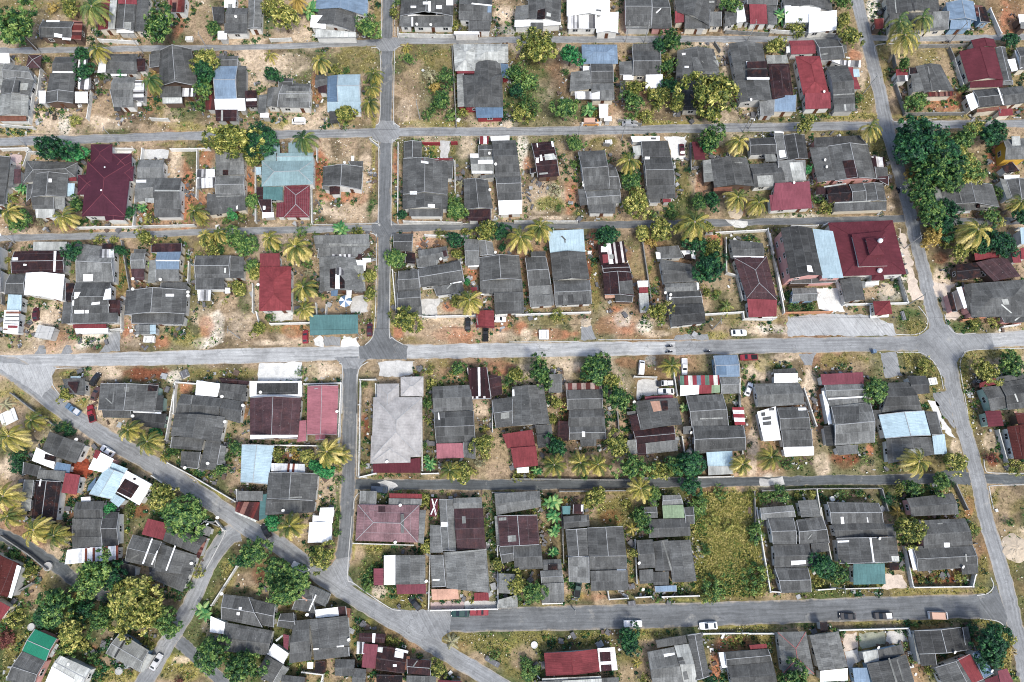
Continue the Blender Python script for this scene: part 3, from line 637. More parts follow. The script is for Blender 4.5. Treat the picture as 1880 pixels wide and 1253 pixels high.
# ------------------------------------------------------------------ the houses, row by row from the far edge
H('dark grey house with rusty shed, top row, by round green tree', 'A0:gh g1 305 150 535 155 515 278 280 268;sr ru 530 153 594 158 582 290 516 287;k w 392 240 448 250 446 276 390 264;k w 335 146 430 148 428 160 333 160;k w 450 272 512 276 510 292 448 288', wall='wall_wood')
H('red and grey patchwork house, top row', 'A0:gv g1 850 -40 985 -40 965 225 828 212;sl r 735 -40 852 -40 830 212 702 216;gv g1 985 -40 1075 -40 1050 236 967 228;k g4 796 -38 846 -38 826 210 776 210;k r 850 -30 985 -30 984 34 850 28;sb w 840 206 962 212 960 238 838 236;k g3 895 160 945 160 943 212 893 210')
H('rusty brown shed, top row, near the dirt clearing', 'A0:sb ru 1212 -40 1340 -40 1325 88 1205 85;k br 1240 20 1270 20 1268 85 1238 85', cat='shed', name='shed')
H('grey house with white side strip and cluttered carport, top row', 'A0:gh g1 1632 60 1786 60 1780 172 1622 172;sb g1 1618 176 1782 176 1778 240 1612 240;gv g2 1788 -40 1885 -40 1878 208 1780 212;sb w 1620 -40 1702 -40 1692 56 1612 56;sb w 1568 230 1632 230 1630 284 1566 284;osb g0 1530 62 1618 62 1612 170 1540 168;k g3 1640 30 1672 30 1670 58 1640 58;d 1700 130')
H('long grey house with silver rear, far end of second row', 'A0:gh g2 30 460 205 480 246 580 20 565;gv g2 20 572 246 572 208 690 0 688;gv g3 0 682 206 690 202 832 -30 836;sb w -40 390 72 390 70 456 -40 458;gv g3 -40 458 38 458 8 650 -40 650;sb ot -20 838 192 838 190 872 -20 872;k g1 40 580 140 580 130 665 30 665;k g4 145 600 205 600 195 650 140 650')
H('small brown hip-roofed pavilion in the second row', 'A0:opy b2 205 398 300 396 290 490 184 490', cat='pavilion', name='pavilion')
H('stepped dark grey house with white carports, second row', 'A0:gh g1 398 410 572 408 542 520 374 522;gv g1 360 530 546 527 530 660 334 660;gv g1 334 662 532 662 526 745 330 745;sb w 286 662 336 662 326 744 280 744;osb w 545 668 636 668 630 742 540 742;sb st 574 440 642 440 632 540 554 540;sb st 566 568 662 568 656 644 564 644;k w 380 514 528 516 528 528 378 526')
H('broad dark grey roof with white side panel, second row', 'A0:gh g1 795 390 992 390 982 530 764 528;sl w 716 420 772 420 762 525 700 525;sb br 985 432 1050 430 1045 512 986 516;k w 800 534 914 534 910 550 798 548')
H('small grey house with slatted side roof, second row', 'A0:gh g2 816 560 978 556 966 652 794 652;sb g2 798 655 962 656 960 770 818 772;sr st 966 580 1036 580 1030 735 960 722;sb g0 815 740 870 745 868 800 822 800;sb w 985 742 1018 742 1016 765 985 765')
H('steep dark gabled house with porch, second row', 'A0:gv g1 1148 362 1376 352 1426 625 1144 626 r=2.1;sl g1 1076 392 1156 388 1150 488 1074 488;sb g1 1152 630 1306 628 1306 706 1152 706;sb g4 1170 706 1312 706 1312 744 1170 746;sb st 1310 640 1422 640 1402 696 1306 696;sb g1 1090 375 1240 350 1240 392 1085 400')
H('blue and white roofed house with brown carport, second row', 'A0:gh bl 1548 478 1710 476 1705 718 1546 720;gh g1 1560 405 1716 402 1712 476 1550 478;sb w 1546 720 1708 718 1708 795 1548 795;sb w 1708 716 1766 716 1766 796 1710 796;sr g1 1712 476 1772 476 1766 734 1710 736;sb br 1552 796 1712 796 1706 872 1552 872;sb br 1768 664 1850 660 1846 772 1768 772;sb ru 1482 660 1548 660 1546 790 1478 790;k w 1770 712 1845 710 1845 728 1770 730;k g4 1590 796 1604 796 1604 870 1588 870')
H('low grey house with white box porch, second row', 'A1:gh g2 190 610 396 604 386 775 150 772;gh g1 162 560 270 565 266 630 162 632;gv g2 84 634 196 632 152 772 72 770;sl g2 20 686 86 684 70 816 15 816;sb w 30 814 96 816 92 846 28 846;k g1 230 600 380 606 380 622 228 618;k g3 215 655 385 660 380 705 212 705')
H('blue-roofed house behind slender palms, top row', 'A1:gv bl 440 -40 806 -40 800 116 428 66;gv g1 450 70 722 94 704 224 428 168;sb w 400 120 516 122 500 210 388 196;sb g4 430 212 722 238 720 270 424 272;k g0 630 130 655 132 650 160 625 158')
H('dark gabled house with many white skylights, top row', 'A1:gv g1 1050 -40 1422 -40 1418 118 1034 118;sb g1 1126 122 1416 122 1416 192 1126 192;sb g2 1036 124 1122 124 1118 192 1030 190;k w 1092 88 1252 84 1252 108 1092 118;k w 1240 10 1256 10 1256 84 1240 84;k w 1296 40 1336 40 1336 64 1296 64;k w 1294 92 1336 92 1336 112 1294 112;k w 1112 44 1152 44 1152 58 1112 58;k w 1368 -36 1418 -36 1418 40 1368 40;k w 1200 14 1242 14 1242 34 1200 34;k w 1118 124 1130 124 1130 192 1118 192;d 1258 188;d 1158 185')
H('grey house with blue roof patch, top row', 'A1:gh g1 1464 -40 1702 -40 1696 154 1458 142;sb g1 1530 154 1692 160 1682 222 1530 226;k w 1552 22 1698 38 1696 46 1550 32;k bl 1666 46 1694 48 1692 92 1664 92;sb w 1425 228 1606 230 1604 248 1424 248')
H('cyan-roofed house beside three yellow palms', 'A1:gh c 588 538 752 536 752 738 588 738;sb c 514 740 754 740 754 806 514 808;sl bb 514 548 590 546 588 738 512 738;gh g1 430 540 516 535 512 612 426 636;osb g0 530 808 600 808 598 885 530 890;sb br 445 632 510 615 508 670 450 668', wall='wall_white')
H('grey gabled house with big silver hip roof behind', 'A1:hv g1 1486 540 1768 530 1778 772 1500 772;hh g4 1570 318 1814 318 1814 455 1566 456;hv g4 1418 320 1602 318 1574 510 1430 512;gv g1 1568 450 1762 446 1776 592 1572 600;sl g3 1444 535 1494 530 1502 770 1450 770;sr bb 1758 462 1814 462 1820 565 1766 562;sb bb 1578 778 1776 776 1776 846 1586 850;k r 1448 514 1570 514 1570 530 1448 530', wall='wall_red')
H('messy grey house with white front strip, top row', 'A2:gv g1 114 -40 356 -40 350 160 118 142;sl g2 28 46 118 44 118 142 18 150;sb w 20 150 352 142 352 180 18 195;osb g1 134 170 226 170 224 232 132 232;k g3 190 70 215 70 212 100 185 98;k g4 250 90 282 100 278 122 248 118;k bk 185 75 240 60 235 140 180 140;k g3 60 92 90 92 88 112 58 112')
H('large white-roofed house with dark louvred front, top row', 'A2:gv w 394 -40 702 -40 706 126 394 118;gv w 610 130 766 86 762 236 606 236;sb st 400 118 608 118 608 206 400 206;k g2 606 68 642 72 640 86 604 82', wall='wall_white')
H('large dark grey roof with sandy strip beside it, top row', 'A2:gh g1 806 -40 1002 -40 1002 186 814 186;gh g1 1002 -40 1112 -40 1150 206 1002 206;sb g2 815 186 1000 186 1000 206 815 206;k g2 810 44 1000 44 1000 50 810 50;k w 1034 92 1068 60 1074 64 1040 98')
H('dark grey house with small red porch, top row', 'A2:gv g1 1166 -40 1490 -40 1420 190 1180 88;sb g1 1238 85 1420 82 1424 206 1242 206;sb g2 1420 96 1504 96 1506 190 1424 190;sb r 1170 90 1238 88 1240 160 1174 165;sb w 1328 190 1390 192 1388 212 1326 210;k g4 1415 8 1455 8 1455 22 1415 22')
H('grey house with red carport and white panel, top row', 'A2:gh g1 1680 -40 1910 -40 1910 40 1690 40;sb r 1700 45 1822 48 1838 172 1712 172;sl w 1608 50 1662 36 1682 160 1616 165;gh g1 1528 80 1618 80 1612 170 1530 192;sr g1 1828 42 1905 42 1905 178 1842 178;sb bk 1660 45 1702 45 1715 165 1682 160')
H('dark grey house by the blue hip roof in the second row', 'A2:gh g1 562 460 726 460 730 594 566 596;hh bl 500 322 756 322 762 460 506 460;gh g2 565 597 730 594 736 722 572 724;sl g2 424 520 562 516 565 650 414 660;k st 450 660 638 660 636 716 455 716;sb w 622 757 690 757 690 840 630 850;sb w 664 842 716 842 716 872 664 872;sb w 510 480 562 480 562 514 510 514')
H('grey house with drip-stained white awning, second row', 'A2:gh g1 864 370 1068 370 1068 545 868 545;sb g1 868 322 1026 320 1066 368 862 370;sl g2 770 446 868 446 868 545 774 540;osb w 960 548 1080 545 1082 635 960 636;sb w 800 532 876 530 872 576 800 576;sb g2 772 590 815 590 812 670 776 672')
H('grey house half hidden by the biggest yellow-green tree', 'A2:gv g1 1188 366 1450 352 1500 545 1180 562;sb g0 1196 564 1490 562 1460 790 1230 795;k g2 1290 416 1335 412 1390 520 1310 520;k g3 1340 410 1465 404 1470 430 1345 434;k g3 1360 440 1478 436 1490 480 1420 485;k w 1220 384 1248 382 1248 396 1222 400;k w 1240 476 1272 476 1272 490 1240 490')
H('long dark house with brown patch and white strip, second row', 'A2:gv g1 1560 315 1802 316 1872 732 1640 738;sb g2 1774 735 1884 726 1884 830 1786 832;k br 1688 446 1830 440 1836 492 1692 492;k bk 1692 500 1838 498 1842 556 1694 558;k w 1688 558 1850 558 1852 574 1690 574;k w 1682 444 1698 444 1702 474 1688 474;d 1715 725')
H('dark grey house with white roof panels by top bend', 'A3:gv g1 148 -40 492 -40 504 80 152 52;sb w 152 55 412 50 408 160 164 162;sb w 328 110 526 88 532 216 332 236;k g3 270 40 320 36 310 46 262 50', wall='wall_white')
H('wide grey house behind wind-swept palms, top right', 'A3:gv g1 882 -40 1262 -40 1272 96 902 112;sb g2 1216 98 1332 95 1336 212 1180 226;sb g1 902 112 1216 100 1190 222 918 222;sb ru 796 145 870 140 866 206 810 210;k g3 945 -30 952 -30 965 95 958 95;k g0 1060 -30 1075 -30 1100 85 1085 85', wall='wall_cream')
H('bright blue roofed house, top right', 'A3:gv bl 1316 20 1516 10 1542 152 1345 146;sb bl 1350 152 1490 150 1496 206 1346 210;sr ru 1516 42 1582 42 1592 120 1536 125;sr bk 1545 60 1600 50 1640 165 1560 165', wall='wall_blue')
H('white flat hut at the top right edge', 'A3:sb w 1832 112 1910 110 1910 165 1850 170;sb g2 1850 165 1910 165 1910 215 1856 205', cat='hut', name='hut')
H('brown hip-roofed house with blue awning', 'A3:hv br 40 460 190 460 222 690 74 726;sb g3 22 405 172 402 188 455 34 460;sb bl 82 726 238 690 240 806 76 806;k bl 160 688 224 688 224 716 160 716', wall='wall_cream')
H('long red-roofed house with hipped dormers, second row', 'A3:hv r2 235 406 412 404 478 672 292 682;gh r 188 294 366 290 382 385 205 392;sb r 298 682 480 674 492 780 308 786;sb w 170 340 200 340 200 378 172 380;d 438 668', wall='wall_white')
H('small grey house behind the red roofs, second row', 'A3:gh g1 370 285 542 284 592 420 420 432;sb g2 560 318 600 330 606 380 585 385;k g3 410 392 470 382 472 392 414 404')
H('dark grey house with red side and striped sheets, second row', 'A3:gh g1 458 482 608 470 666 745 510 752;sb g2 512 756 662 750 666 800 515 802;sr r 610 490 650 485 706 640 656 646;sb st 474 442 702 444 706 486 600 476;k c 650 500 694 500 698 556 656 556;k g3 510 680 660 672 660 680 510 690;k g4 585 752 598 752 604 798 590 798')
H('grey house with lichen streaks on dry corner plot', 'A3:gv g1 1100 478 1280 466 1378 656 1160 668;sl g2 1066 540 1118 530 1160 662 1080 664;sb bk 1050 495 1112 488 1108 532 1056 538;sb ru 1180 668 1372 660 1366 692 1180 696;k g2 1185 480 1195 480 1225 660 1215 660;d 1265 660', wall='wall_cream')
H('small red hut on the dry corner plot', 'A3:sb r2 955 505 1035 504 1046 546 960 547;sb st 962 548 1050 546 1048 584 972 586', cat='shed', name='shed')
H('large maroon gabled house near the top right', 'A3:gv m 1414 372 1668 342 1732 576 1480 588;gv m 1500 290 1664 284 1684 342 1520 348;sb m 1490 592 1724 574 1726 624 1490 632;gv g1 1672 342 1746 340 1800 590 1734 588;sb g2 1716 585 1796 580 1800 612 1722 614', wall='wall_cream')
H('dark house with white wall and orange eaves, second row', 'A3:gh g0 1508 650 1692 632 1736 756 1556 776;gh g1 1700 636 1870 618 1900 740 1740 762;sl w 1460 690 1510 670 1552 772 1500 800;sb ot 1540 790 1752 762 1758 786 1540 810;sb r2 1690 790 1790 785 1802 830 1700 836;k w 1688 634 1698 634 1738 756 1728 758', wall='wall_cream')
H('grey house with white flank at the right edge, second row', 'A3:gh g1 1820 345 1910 335 1910 500 1848 502;sl w 1760 430 1812 426 1832 510 1792 516;k w 1812 365 1826 365 1868 490 1852 495')
# third row
H('dark roof beside pink patio, west end of third row', 'B0:gv g1 -60 226 76 226 32 580 -60 580;sb b2 112 322 160 322 148 420 100 420;sl g2 76 290 116 290 92 450 50 452')
H('hipped dark grey house left of the maroon villa', 'B0:gv g1 244 350 492 350 476 520 226 520;hh g1 190 256 562 270 545 372 165 414;sb g1 226 522 396 522 390 606 236 606;sb g3 398 522 472 522 466 602 394 604;sb g4 258 608 402 606 386 666 260 668;sl g1 196 425 244 425 226 522 190 552;sb c 485 425 545 425 530 512 480 512;k w 350 386 372 386 372 412 350 412;sb r2 494 362 552 360 550 402 496 402')
H('maroon hip-roofed villa with several wings', 'B0:hv mv 628 262 948 262 900 656 588 656 h=3.3;hv mv 652 138 808 138 806 290 650 292 h=3.2;hv mv 808 204 946 204 948 330 806 330 h=3.15;hh mv 560 358 720 358 720 500 556 500 h=3.1;hh mv 850 305 962 296 956 402 850 402 h=3.1;gv mv 752 656 896 660 890 684 760 690 h=3;k w 748 298 758 298 758 308 748 308;k w 722 464 734 464 734 474 722 474', wall='wall_white')
H('long grey house beside the red soil strip, third row', 'B0:gh g1 1116 382 1304 380 1300 604 1110 606;gh g2 1000 248 1182 248 1176 380 988 382;gh g2 988 384 1120 382 1106 528 968 556;sb g1 1110 606 1300 606 1298 662 1112 664;k w 978 394 1052 394 1052 414 978 414;k g4 1044 525 1108 525 1108 560 1044 556;k g4 1112 466 1300 468 1300 478 1112 476', wall='wall_white')
H('grey house with junk-filled side yard, third row', 'B0:gh g2 1552 362 1760 362 1762 510 1552 516;sb g2 1558 196 1758 216 1758 356 1550 358;sb g1 1496 504 1766 514 1768 610 1488 652;osb st 1416 320 1546 320 1546 376 1416 378;osb st 1414 382 1546 380 1542 448 1416 458;k bk 1602 322 1642 322 1642 360 1602 360;k w 1696 516 1712 516 1708 606 1698 606;k g3 1555 510 1765 504 1765 512 1555 518')
H('pale teal villa with red tiled porch roof', 'B1:hh cy 42 260 414 256 412 424 40 442 h=3.4;gh cy 150 202 414 196 414 258 150 262 h=3.3;sb cy 44 200 146 200 146 280 40 280;sb cy 100 140 172 136 172 200 95 204;sb cy 236 132 332 130 332 198 234 202;sb t 56 450 196 448 190 542 50 536;hv rt 204 434 386 432 384 664 200 664;sl rt 148 560 204 558 202 664 144 664;sb br 16 540 116 540 114 630 48 630;sb w 46 630 130 630 130 662 44 666;sb br 8 450 56 452 50 540 8 540;sb c 0 305 40 305 38 355 0 358;k w 50 582 68 582 68 608 50 608', wall='wall_white')
H('grey gabled house alone on bare red soil', 'B1:gv g1 484 298 768 298 756 466 478 440;sb g1 664 264 772 262 768 300 686 302;sb br 530 446 606 440 602 496 530 500;sb g2 478 440 530 446 530 470 480 460;k w 685 222 706 222 706 258 685 258;d 640 276', wall='wall_white')
H('long dark grey house with clipped hedge garden', 'B1:gv g1 1056 240 1386 262 1378 502 1054 502;gv g1 1062 120 1192 118 1192 240 1062 242;gv g1 1054 506 1380 506 1376 606 1054 606;sb g1 1100 608 1346 606 1346 656 1100 656;sb g1 1340 258 1422 254 1412 384 1340 388;k r2 1196 240 1416 238 1416 254 1196 254;k w 1106 475 1158 475 1158 500 1106 500;k w 1236 568 1286 570 1286 596 1236 590;k w 1186 256 1240 264 1240 280 1186 272', wall='wall_white')
H('grey shed house with brown front awning, third row', 'B1:gv g1 1494 388 1666 394 1706 602 1498 612;sb br 1518 614 1692 606 1692 686 1524 688;sb g2 1610 365 1720 355 1720 375 1612 385;d 1682 472')
H('grey patchwork house with red and white striped shed', 'B1:gh g1 1598 146 1704 140 1704 222 1602 226;gh g3 1540 226 1708 222 1712 350 1550 352;sb rw 1610 84 1676 84 1670 136 1605 136;k w 1540 206 1600 206 1600 236 1540 236;k w 1596 252 1706 250 1706 278 1596 280;k w 1555 330 1700 330 1700 348 1555 348;d 1678 210')
H('very long grey house with white corrugated end', 'B1:gh g1 1694 112 1866 108 1902 366 1722 372;gh g1 1722 372 1906 364 1908 486 1734 490;sb g1 1734 490 1908 486 1914 542 1740 548;sb w 1742 550 1914 544 1912 636 1748 646;sb w 1686 84 1822 78 1822 110 1690 116;d 1724 288', wall='wall_white')
H('small brown house with white scraps, by sandy track', 'B2:gh br 138 132 296 114 342 366 184 378;sl bk 130 310 166 310 172 345 130 350;k w 172 240 192 236 194 272 174 272;k w 200 216 214 214 220 255 204 258;k g4 232 212 300 204 322 246 238 254;k w 280 118 296 116 302 156 288 158;k w 176 132 184 132 188 160 180 160;k g3 195 345 256 340 258 352 197 358', wall='wall_wood')
H('stepped grey house above the green hedge, third row', 'B2:gh g1 472 190 668 180 706 460 522 472;gh g1 606 308 744 302 786 460 632 466;gh g2 524 474 776 462 786 560 544 580;sb g1 544 580 746 568 742 636 556 634;sl g1 474 460 522 460 540 576 490 580;d 512 420;d 514 440')
H('dark grey house beside cream patio and red car', 'B2:gh g1 944 236 1146 232 1172 436 964 440;sb g0 924 126 1116 120 1142 230 938 234;sb g1 964 442 1172 438 1174 526 974 532;sb w 952 236 988 236 984 345 954 346;sb g4 864 156 930 150 936 216 880 220;sb w 852 84 1062 82 1062 118 868 120;sb g1 980 530 1066 530 1066 560 990 560;k g1 998 90 1036 90 1036 104 998 104;sb r2 1085 532 1142 532 1142 552 1085 556', wall='wall_white')
H('small red-roofed garage by the dirt forecourt', 'B2:osr m 1290 125 1372 122 1392 248 1310 254', cat='garage', name='garage')
H('grey gabled house with silver side strip and two palms', 'B2:gv g1 1424 246 1690 236 1742 440 1454 450;sl g3 1370 256 1426 250 1448 406 1380 412;sb ot 1450 450 1584 446 1580 472 1450 476;k g3 1600 264 1656 266 1656 276 1600 274', wall='wall_wood')
H('wide grey house with plum red carport roof', 'B2:gh g0 1704 96 1886 86 1906 208 1714 214;B3:gh g1 -96 282 116 268 170 430 -60 450;sb g2 100 266 300 262 316 402 120 412;sb p 80 430 326 418 356 598 60 616;sb p 44 510 92 506 84 612 60 614;k g3 -40 366 74 360 84 440 -30 446;k g3 14 210 90 212 108 262 20 264;k g4 192 270 286 266 314 398 220 402;d 222 420', wall='wall_white')
H('black gabled roof with white chimney box', 'B3:gv g0 140 74 302 68 330 242 176 260;sl g2 80 54 142 60 176 246 110 254;k w 116 184 158 180 170 230 124 236;sb w 86 44 150 50 150 66 86 64', wall='wall_wood')
H('massive grey roof with brown centre patch', 'B3:gv g1 464 150 756 142 818 388 518 404;sb g0 366 96 690 80 762 150 372 156;sl g1 336 162 464 162 514 402 398 412;sb g1 800 305 892 310 906 382 820 390;sb br 826 374 902 370 906 436 842 402;sb bw 778 230 870 236 880 302 790 306;k br 574 256 660 250 694 384 606 386;d 456 308;d 444 258')
H('black-roofed house on the corner by slanting road', 'B3:gh g1 622 426 722 416 748 546 648 550;gh bk 454 446 626 430 652 548 472 562;gv g1 722 420 868 420 892 546 748 552;sb g1 508 566 888 552 892 608 518 622;sb br 384 452 458 446 470 496 386 500;k g4 520 556 780 542 780 550 520 564;k g4 440 440 600 418 602 426 442 450', wall='wall_cream')
H('lichen-spotted grey roof among dense trees', 'B3:gv g1 1280 432 1652 426 1706 592 1300 572;sb g1 1318 566 1532 566 1532 610 1330 622;sl g3 1236 445 1280 440 1300 570 1250 560;k g4 1345 622 1490 622 1490 634 1345 634;k g2 1396 425 1404 425 1440 560 1430 560;k bk 1530 562 1562 562 1566 596 1534 598')
H('two-storey grey house with yellow walls, right edge', 'B3:gh g2 1728 104 1910 92 1910 245 1744 248 h=3.9;sb g4 1780 90 1840 88 1860 190 1800 195 h=4.3', wall='wall_yellow')
H('grey house with white fascia at right edge, third row', 'B3:gv g1 1748 392 1910 384 1910 545 1790 525;sl g3 1704 380 1750 398 1792 532 1760 542;sb w 1732 362 1846 360 1846 384 1740 392;sb bk 1712 300 1790 270 1850 330 1750 345')
# fourth row
H('white-roofed house with dark brown rear, fourth row', 'C0:gv w 186 240 464 252 446 440 174 396;gh br 100 86 476 80 466 240 80 246;sb g4 246 20 486 20 482 78 236 78;gh g1 70 250 190 250 178 396 34 396;sb c 70 400 166 404 152 516 48 510;sb w 46 516 152 516 130 682 20 672;k ot 46 518 150 518 147 534 43 534;k g0 40 552 140 552 138 560 38 560;k g0 36 582 136 582 134 590 34 590;k r 58 618 128 620 126 638 56 636;k g0 30 604 130 606 129 612 29 610;k ot 26 640 56 642 54 652 24 650;k w 388 84 406 84 398 232 384 232;k w 90 130 130 130 130 150 90 152;k w 170 176 192 178 190 190 168 188', wall='wall_white')
H('speckled dark house with red front awning, fourth row', 'C0:gh g1 544 310 802 310 786 530 520 532;gh g2 584 30 824 60 822 308 546 310;sb g1 520 536 852 530 842 600 516 606;sl g1 456 450 522 456 516 606 440 606;sb br 790 440 872 440 864 536 786 530;sb r2 526 612 766 610 766 638 524 640;sb w 540 642 780 640 776 672 546 676;sb bk 480 320 542 320 528 446 470 446;k st 720 70 820 72 822 130 716 132;k bk 736 28 816 30 816 68 736 68;k w 760 360 798 350 796 430 740 434;k w 536 508 606 508 606 536 536 536;k w 614 508 638 508 638 536 614 536;k w 536 380 580 378 560 420 534 430;k w 600 250 670 250 668 300 600 302;k w 660 455 720 448 718 466 658 472;k w 522 440 534 440 532 475 520 475;d 786 478', wall='wall_white')
H('pair of small grey roofs between hedge and blue roof', 'C0:gh g2 944 100 1046 96 1040 210 944 212;sb b2 946 216 1042 214 1036 292 954 292;sb g1 965 70 1055 72 1050 98 960 98;d 962 288')
H('blue and grey roofed house in the fourth row', 'C0:gh bl 1130 90 1304 88 1288 218 1122 216;sb g2 1124 220 1290 220 1286 302 1120 302;sl g3 1076 150 1126 150 1120 312 1060 316;sb br 1090 34 1312 30 1306 90 1084 96;k w 1122 148 1292 150 1292 157 1122 156;d 1160 292')
H('wide grey gabled house with small front porch, fourth row', 'C0:gv g1 908 366 1344 360 1332 536 892 546;sb g1 1160 312 1348 312 1344 360 1154 360;sb g1 950 532 1332 540 1314 612 944 606;sb g2 980 618 1080 616 1076 680 978 682;sb c 1080 616 1124 616 1120 680 1078 680;k w 1192 392 1252 392 1252 410 1192 410;d 962 362;d 1358 384;d 1358 410')
H('grey house with pergola frame and sandy drive', 'C0:gh g1 1404 116 1658 114 1656 276 1404 278;sb g1 1406 282 1616 280 1614 360 1404 362;sr g1 1660 120 1754 124 1750 280 1656 280;osb st 1424 366 1520 366 1516 440 1424 440;k g4 1612 205 1626 205 1624 240 1612 240;sb w 1622 350 1656 350 1656 386 1620 388')
H('red hip-roofed house among yellow palms', 'C1:hv r2 26 194 254 194 250 510 22 516 h=3.3;sb r 30 106 172 104 174 192 28 192;sb w 146 486 244 484 242 498 146 500;d 20 330', wall='wall_white')
H('large broken patchwork roof on the road corner', 'C1:gv g2 454 130 714 136 788 372 460 376;sb g2 415 -22 816 -34 816 60 430 70;sb g2 450 66 816 60 716 132 440 132;sb w 714 150 796 158 786 225 714 226;sb g3 690 196 776 196 790 372 700 372;sb g1 706 356 786 356 770 382 706 380;k bk 530 214 572 206 568 352 532 346;k w 572 250 600 250 604 356 570 356;k bk 600 262 638 262 638 352 602 352;k st 580 200 636 200 634 256 580 256;k bb 540 362 590 362 586 408 540 408;k w 650 364 688 362 684 418 652 420;k st 548 106 700 106 700 142 552 142;k w 765 134 826 134 824 164 770 166;k g3 525 28 810 36 810 52 525 44;k br 736 104 762 104 760 136 730 138')
H('teal-roofed open carport by the main road', 'C1:osb t 390 548 736 546 734 676 388 690 h=3.0', cat='carport', name='carport')
H('small dark annexe at the long road corner', 'C1:gh g1 984 -42 1132 -42 1122 84 994 88;sb bk 1075 90 1145 100 1145 175 1072 170')
H('grey house set askew behind the rubble terrace', 'C1:gh g1 1162 212 1470 150 1502 304 1180 346;gh g2 1164 78 1372 48 1386 132 1178 182;sb g1 1276 346 1482 310 1502 382 1298 408;sb g2 1150 140 1312 150 1302 196 1160 204;k br 1340 80 1366 76 1378 120 1350 126;k w 1396 316 1480 300 1480 308 1398 324;k g3 1370 352 1410 312 1416 316 1376 358;d 1330 146')
H('long narrow grey house beside the long dark road', 'C1:gh g1 1024 226 1164 220 1182 358 1020 370;gh g1 1020 372 1182 360 1192 482 1014 490;sb g2 1014 492 1192 486 1194 542 1014 544;k g2 1110 215 1160 215 1160 225 1110 225')
H('grey annexe with white end wall, fourth row', 'C1:gv g2 1602 6 1700 20 1720 112 1610 118;gh g2 1498 -6 1604 0 1606 186 1508 190;sb w 1524 172 1602 168 1602 194 1526 198;d 1722 98', wall='wall_white')
H('broad grey gabled house above red roadside kiosk', 'C1:gv g1 1604 130 1892 114 1912 290 1610 302;sb g1 1610 302 1914 292 1920 386 1614 390;sb g1 1712 390 1922 386 1928 530 1718 536;sl w 1612 346 1638 344 1642 396 1616 400', wall='wall_white')
H('small red kiosk at the roadside', 'C1:ogv r2 1586 516 1710 513 1716 640 1580 634', cat='kiosk', name='kiosk')
H('red-lidded well shed between garden and grey gable', 'C1:sb r2 1544 346 1590 346 1592 386 1540 386', cat='shed', name='shed')
H('narrow grey house left of the white-topped house', 'C2:gh g1 94 130 244 124 282 326 118 336;sb g0 134 90 242 86 242 124 138 126;sb g2 118 338 284 332 296 398 124 402;sb g2 124 404 296 400 300 474 130 486')
H('long grey house with pale blue flat top', 'C2:gv g1 274 96 526 90 558 286 294 296;B2:sb c 256 770 512 758 526 912 274 918;C2:gh g1 298 298 560 290 574 464 308 476;k g0 330 400 365 398 368 470 334 472;k g0 400 396 440 394 446 466 406 468;k g0 505 392 530 390 540 460 514 464;B2:k g1 350 800 362 796 390 826 384 832;k g1 376 826 384 824 386 846 378 846')
H('brown house with wrecked white and rust rear', 'C2:gv br 654 238 856 234 882 410 664 400;gh br 644 186 836 170 858 234 654 236;sb bw 614 46 800 20 828 164 640 184;sb g0 740 402 872 400 866 452 744 446;sb wall_cream 668 402 738 400 740 418 668 424;k g1 764 302 866 294 876 396 768 388;k r 650 110 690 108 692 166 654 172;k w 640 50 690 44 690 90 640 92;k g4 700 110 728 108 730 140 702 140' .replace('sb wall_cream', 'sb pe'), wall='wall_wood')
H('row of small white, red and silver sheds', 'C2:sb w 900 300 978 298 980 342 906 344;sb r2 914 346 976 344 980 388 914 390;sb g4 908 394 976 390 990 510 924 520', cat='shed', name='shed')
H('long dark house behind the yellow roadside tree', 'C2:gh g0 1130 470 1372 460 1392 602 1150 628;gh g1 1058 140 1292 180 1338 300 1090 312;sb g1 1034 60 1192 48 1234 132 1054 142;gh g2 1096 320 1340 306 1346 370 1104 376;gh g1 1108 376 1356 370 1372 460 1120 470;sb w 1214 84 1312 80 1320 142 1242 122;k w 1032 90 1066 96 1068 140 1040 140;k bk 1240 110 1288 104 1292 140 1248 142;k w 1326 308 1344 306 1346 360 1330 362;d 1138 402;d 1134 428;d 1100 388')
H('reddish brown hip-roofed house with red front canopy', 'C2:hv b2 1592 130 1832 120 1908 440 1688 424;gh g1 1560 0 1802 26 1814 122 1588 124;sb r 1686 432 1900 440 1902 552 1702 560;k w 1592 118 1812 122 1812 130 1592 128', wall='wall_white')
H('two-storey school block with dark gabled roof and pink walls', 'B3:gv g0 130 740 352 740 432 1080 200 1104 h=6.2 r=1.3;sb c 356 748 502 766 582 1098 430 1102 h=5.9 r=.3;sb g1 206 1112 350 1108 350 1140 200 1140 h=3.2;sb g1 350 1100 530 1100 530 1130 340 1140 h=3.1;k w 318 1008 350 1012 364 1058 324 1052', cat='school', name='school', wall='wall_pink')
H('maroon hall with three-tiered pyramid roof and white finial', 'B3:py m 470 702 936 684 1034 1072 580 1086 h=4.2 r=1.3;py m 640 786 884 762 930 1010 696 1018 h=6.0 r=1.0 z=4;py m 740 812 848 802 882 930 770 936 h=7.5 r=1.4 z=5.2;py m 788 1030 858 1026 878 1116 784 1118 h=3.6;f 838 838;f 834 1052;sb w 740 1128 836 1126 834 1150 740 1152 h=2.4', cat='hall', name='prayer_hall', wall='wall_white')
H('grey gabled outbuilding beside the maroon hall', 'C3:gv g1 554 292 702 270 738 432 594 452;sb g2 700 300 730 300 740 350 710 352', cat='outbuilding', name='outbuilding')
H('red-roofed guard hut on a white plinth', 'C3:py r2 794 446 916 440 934 536 810 546;sb w 765 475 800 475 812 560 775 566 h=.5;sb w 800 546 908 540 905 558 780 566 h=.45', cat='hut', name='hut')
H('small two-tone grey kiosk in the school yard', 'C3:gh g2 214 350 386 346 390 440 210 448', cat='kiosk', name='kiosk', wall='wall_blue')
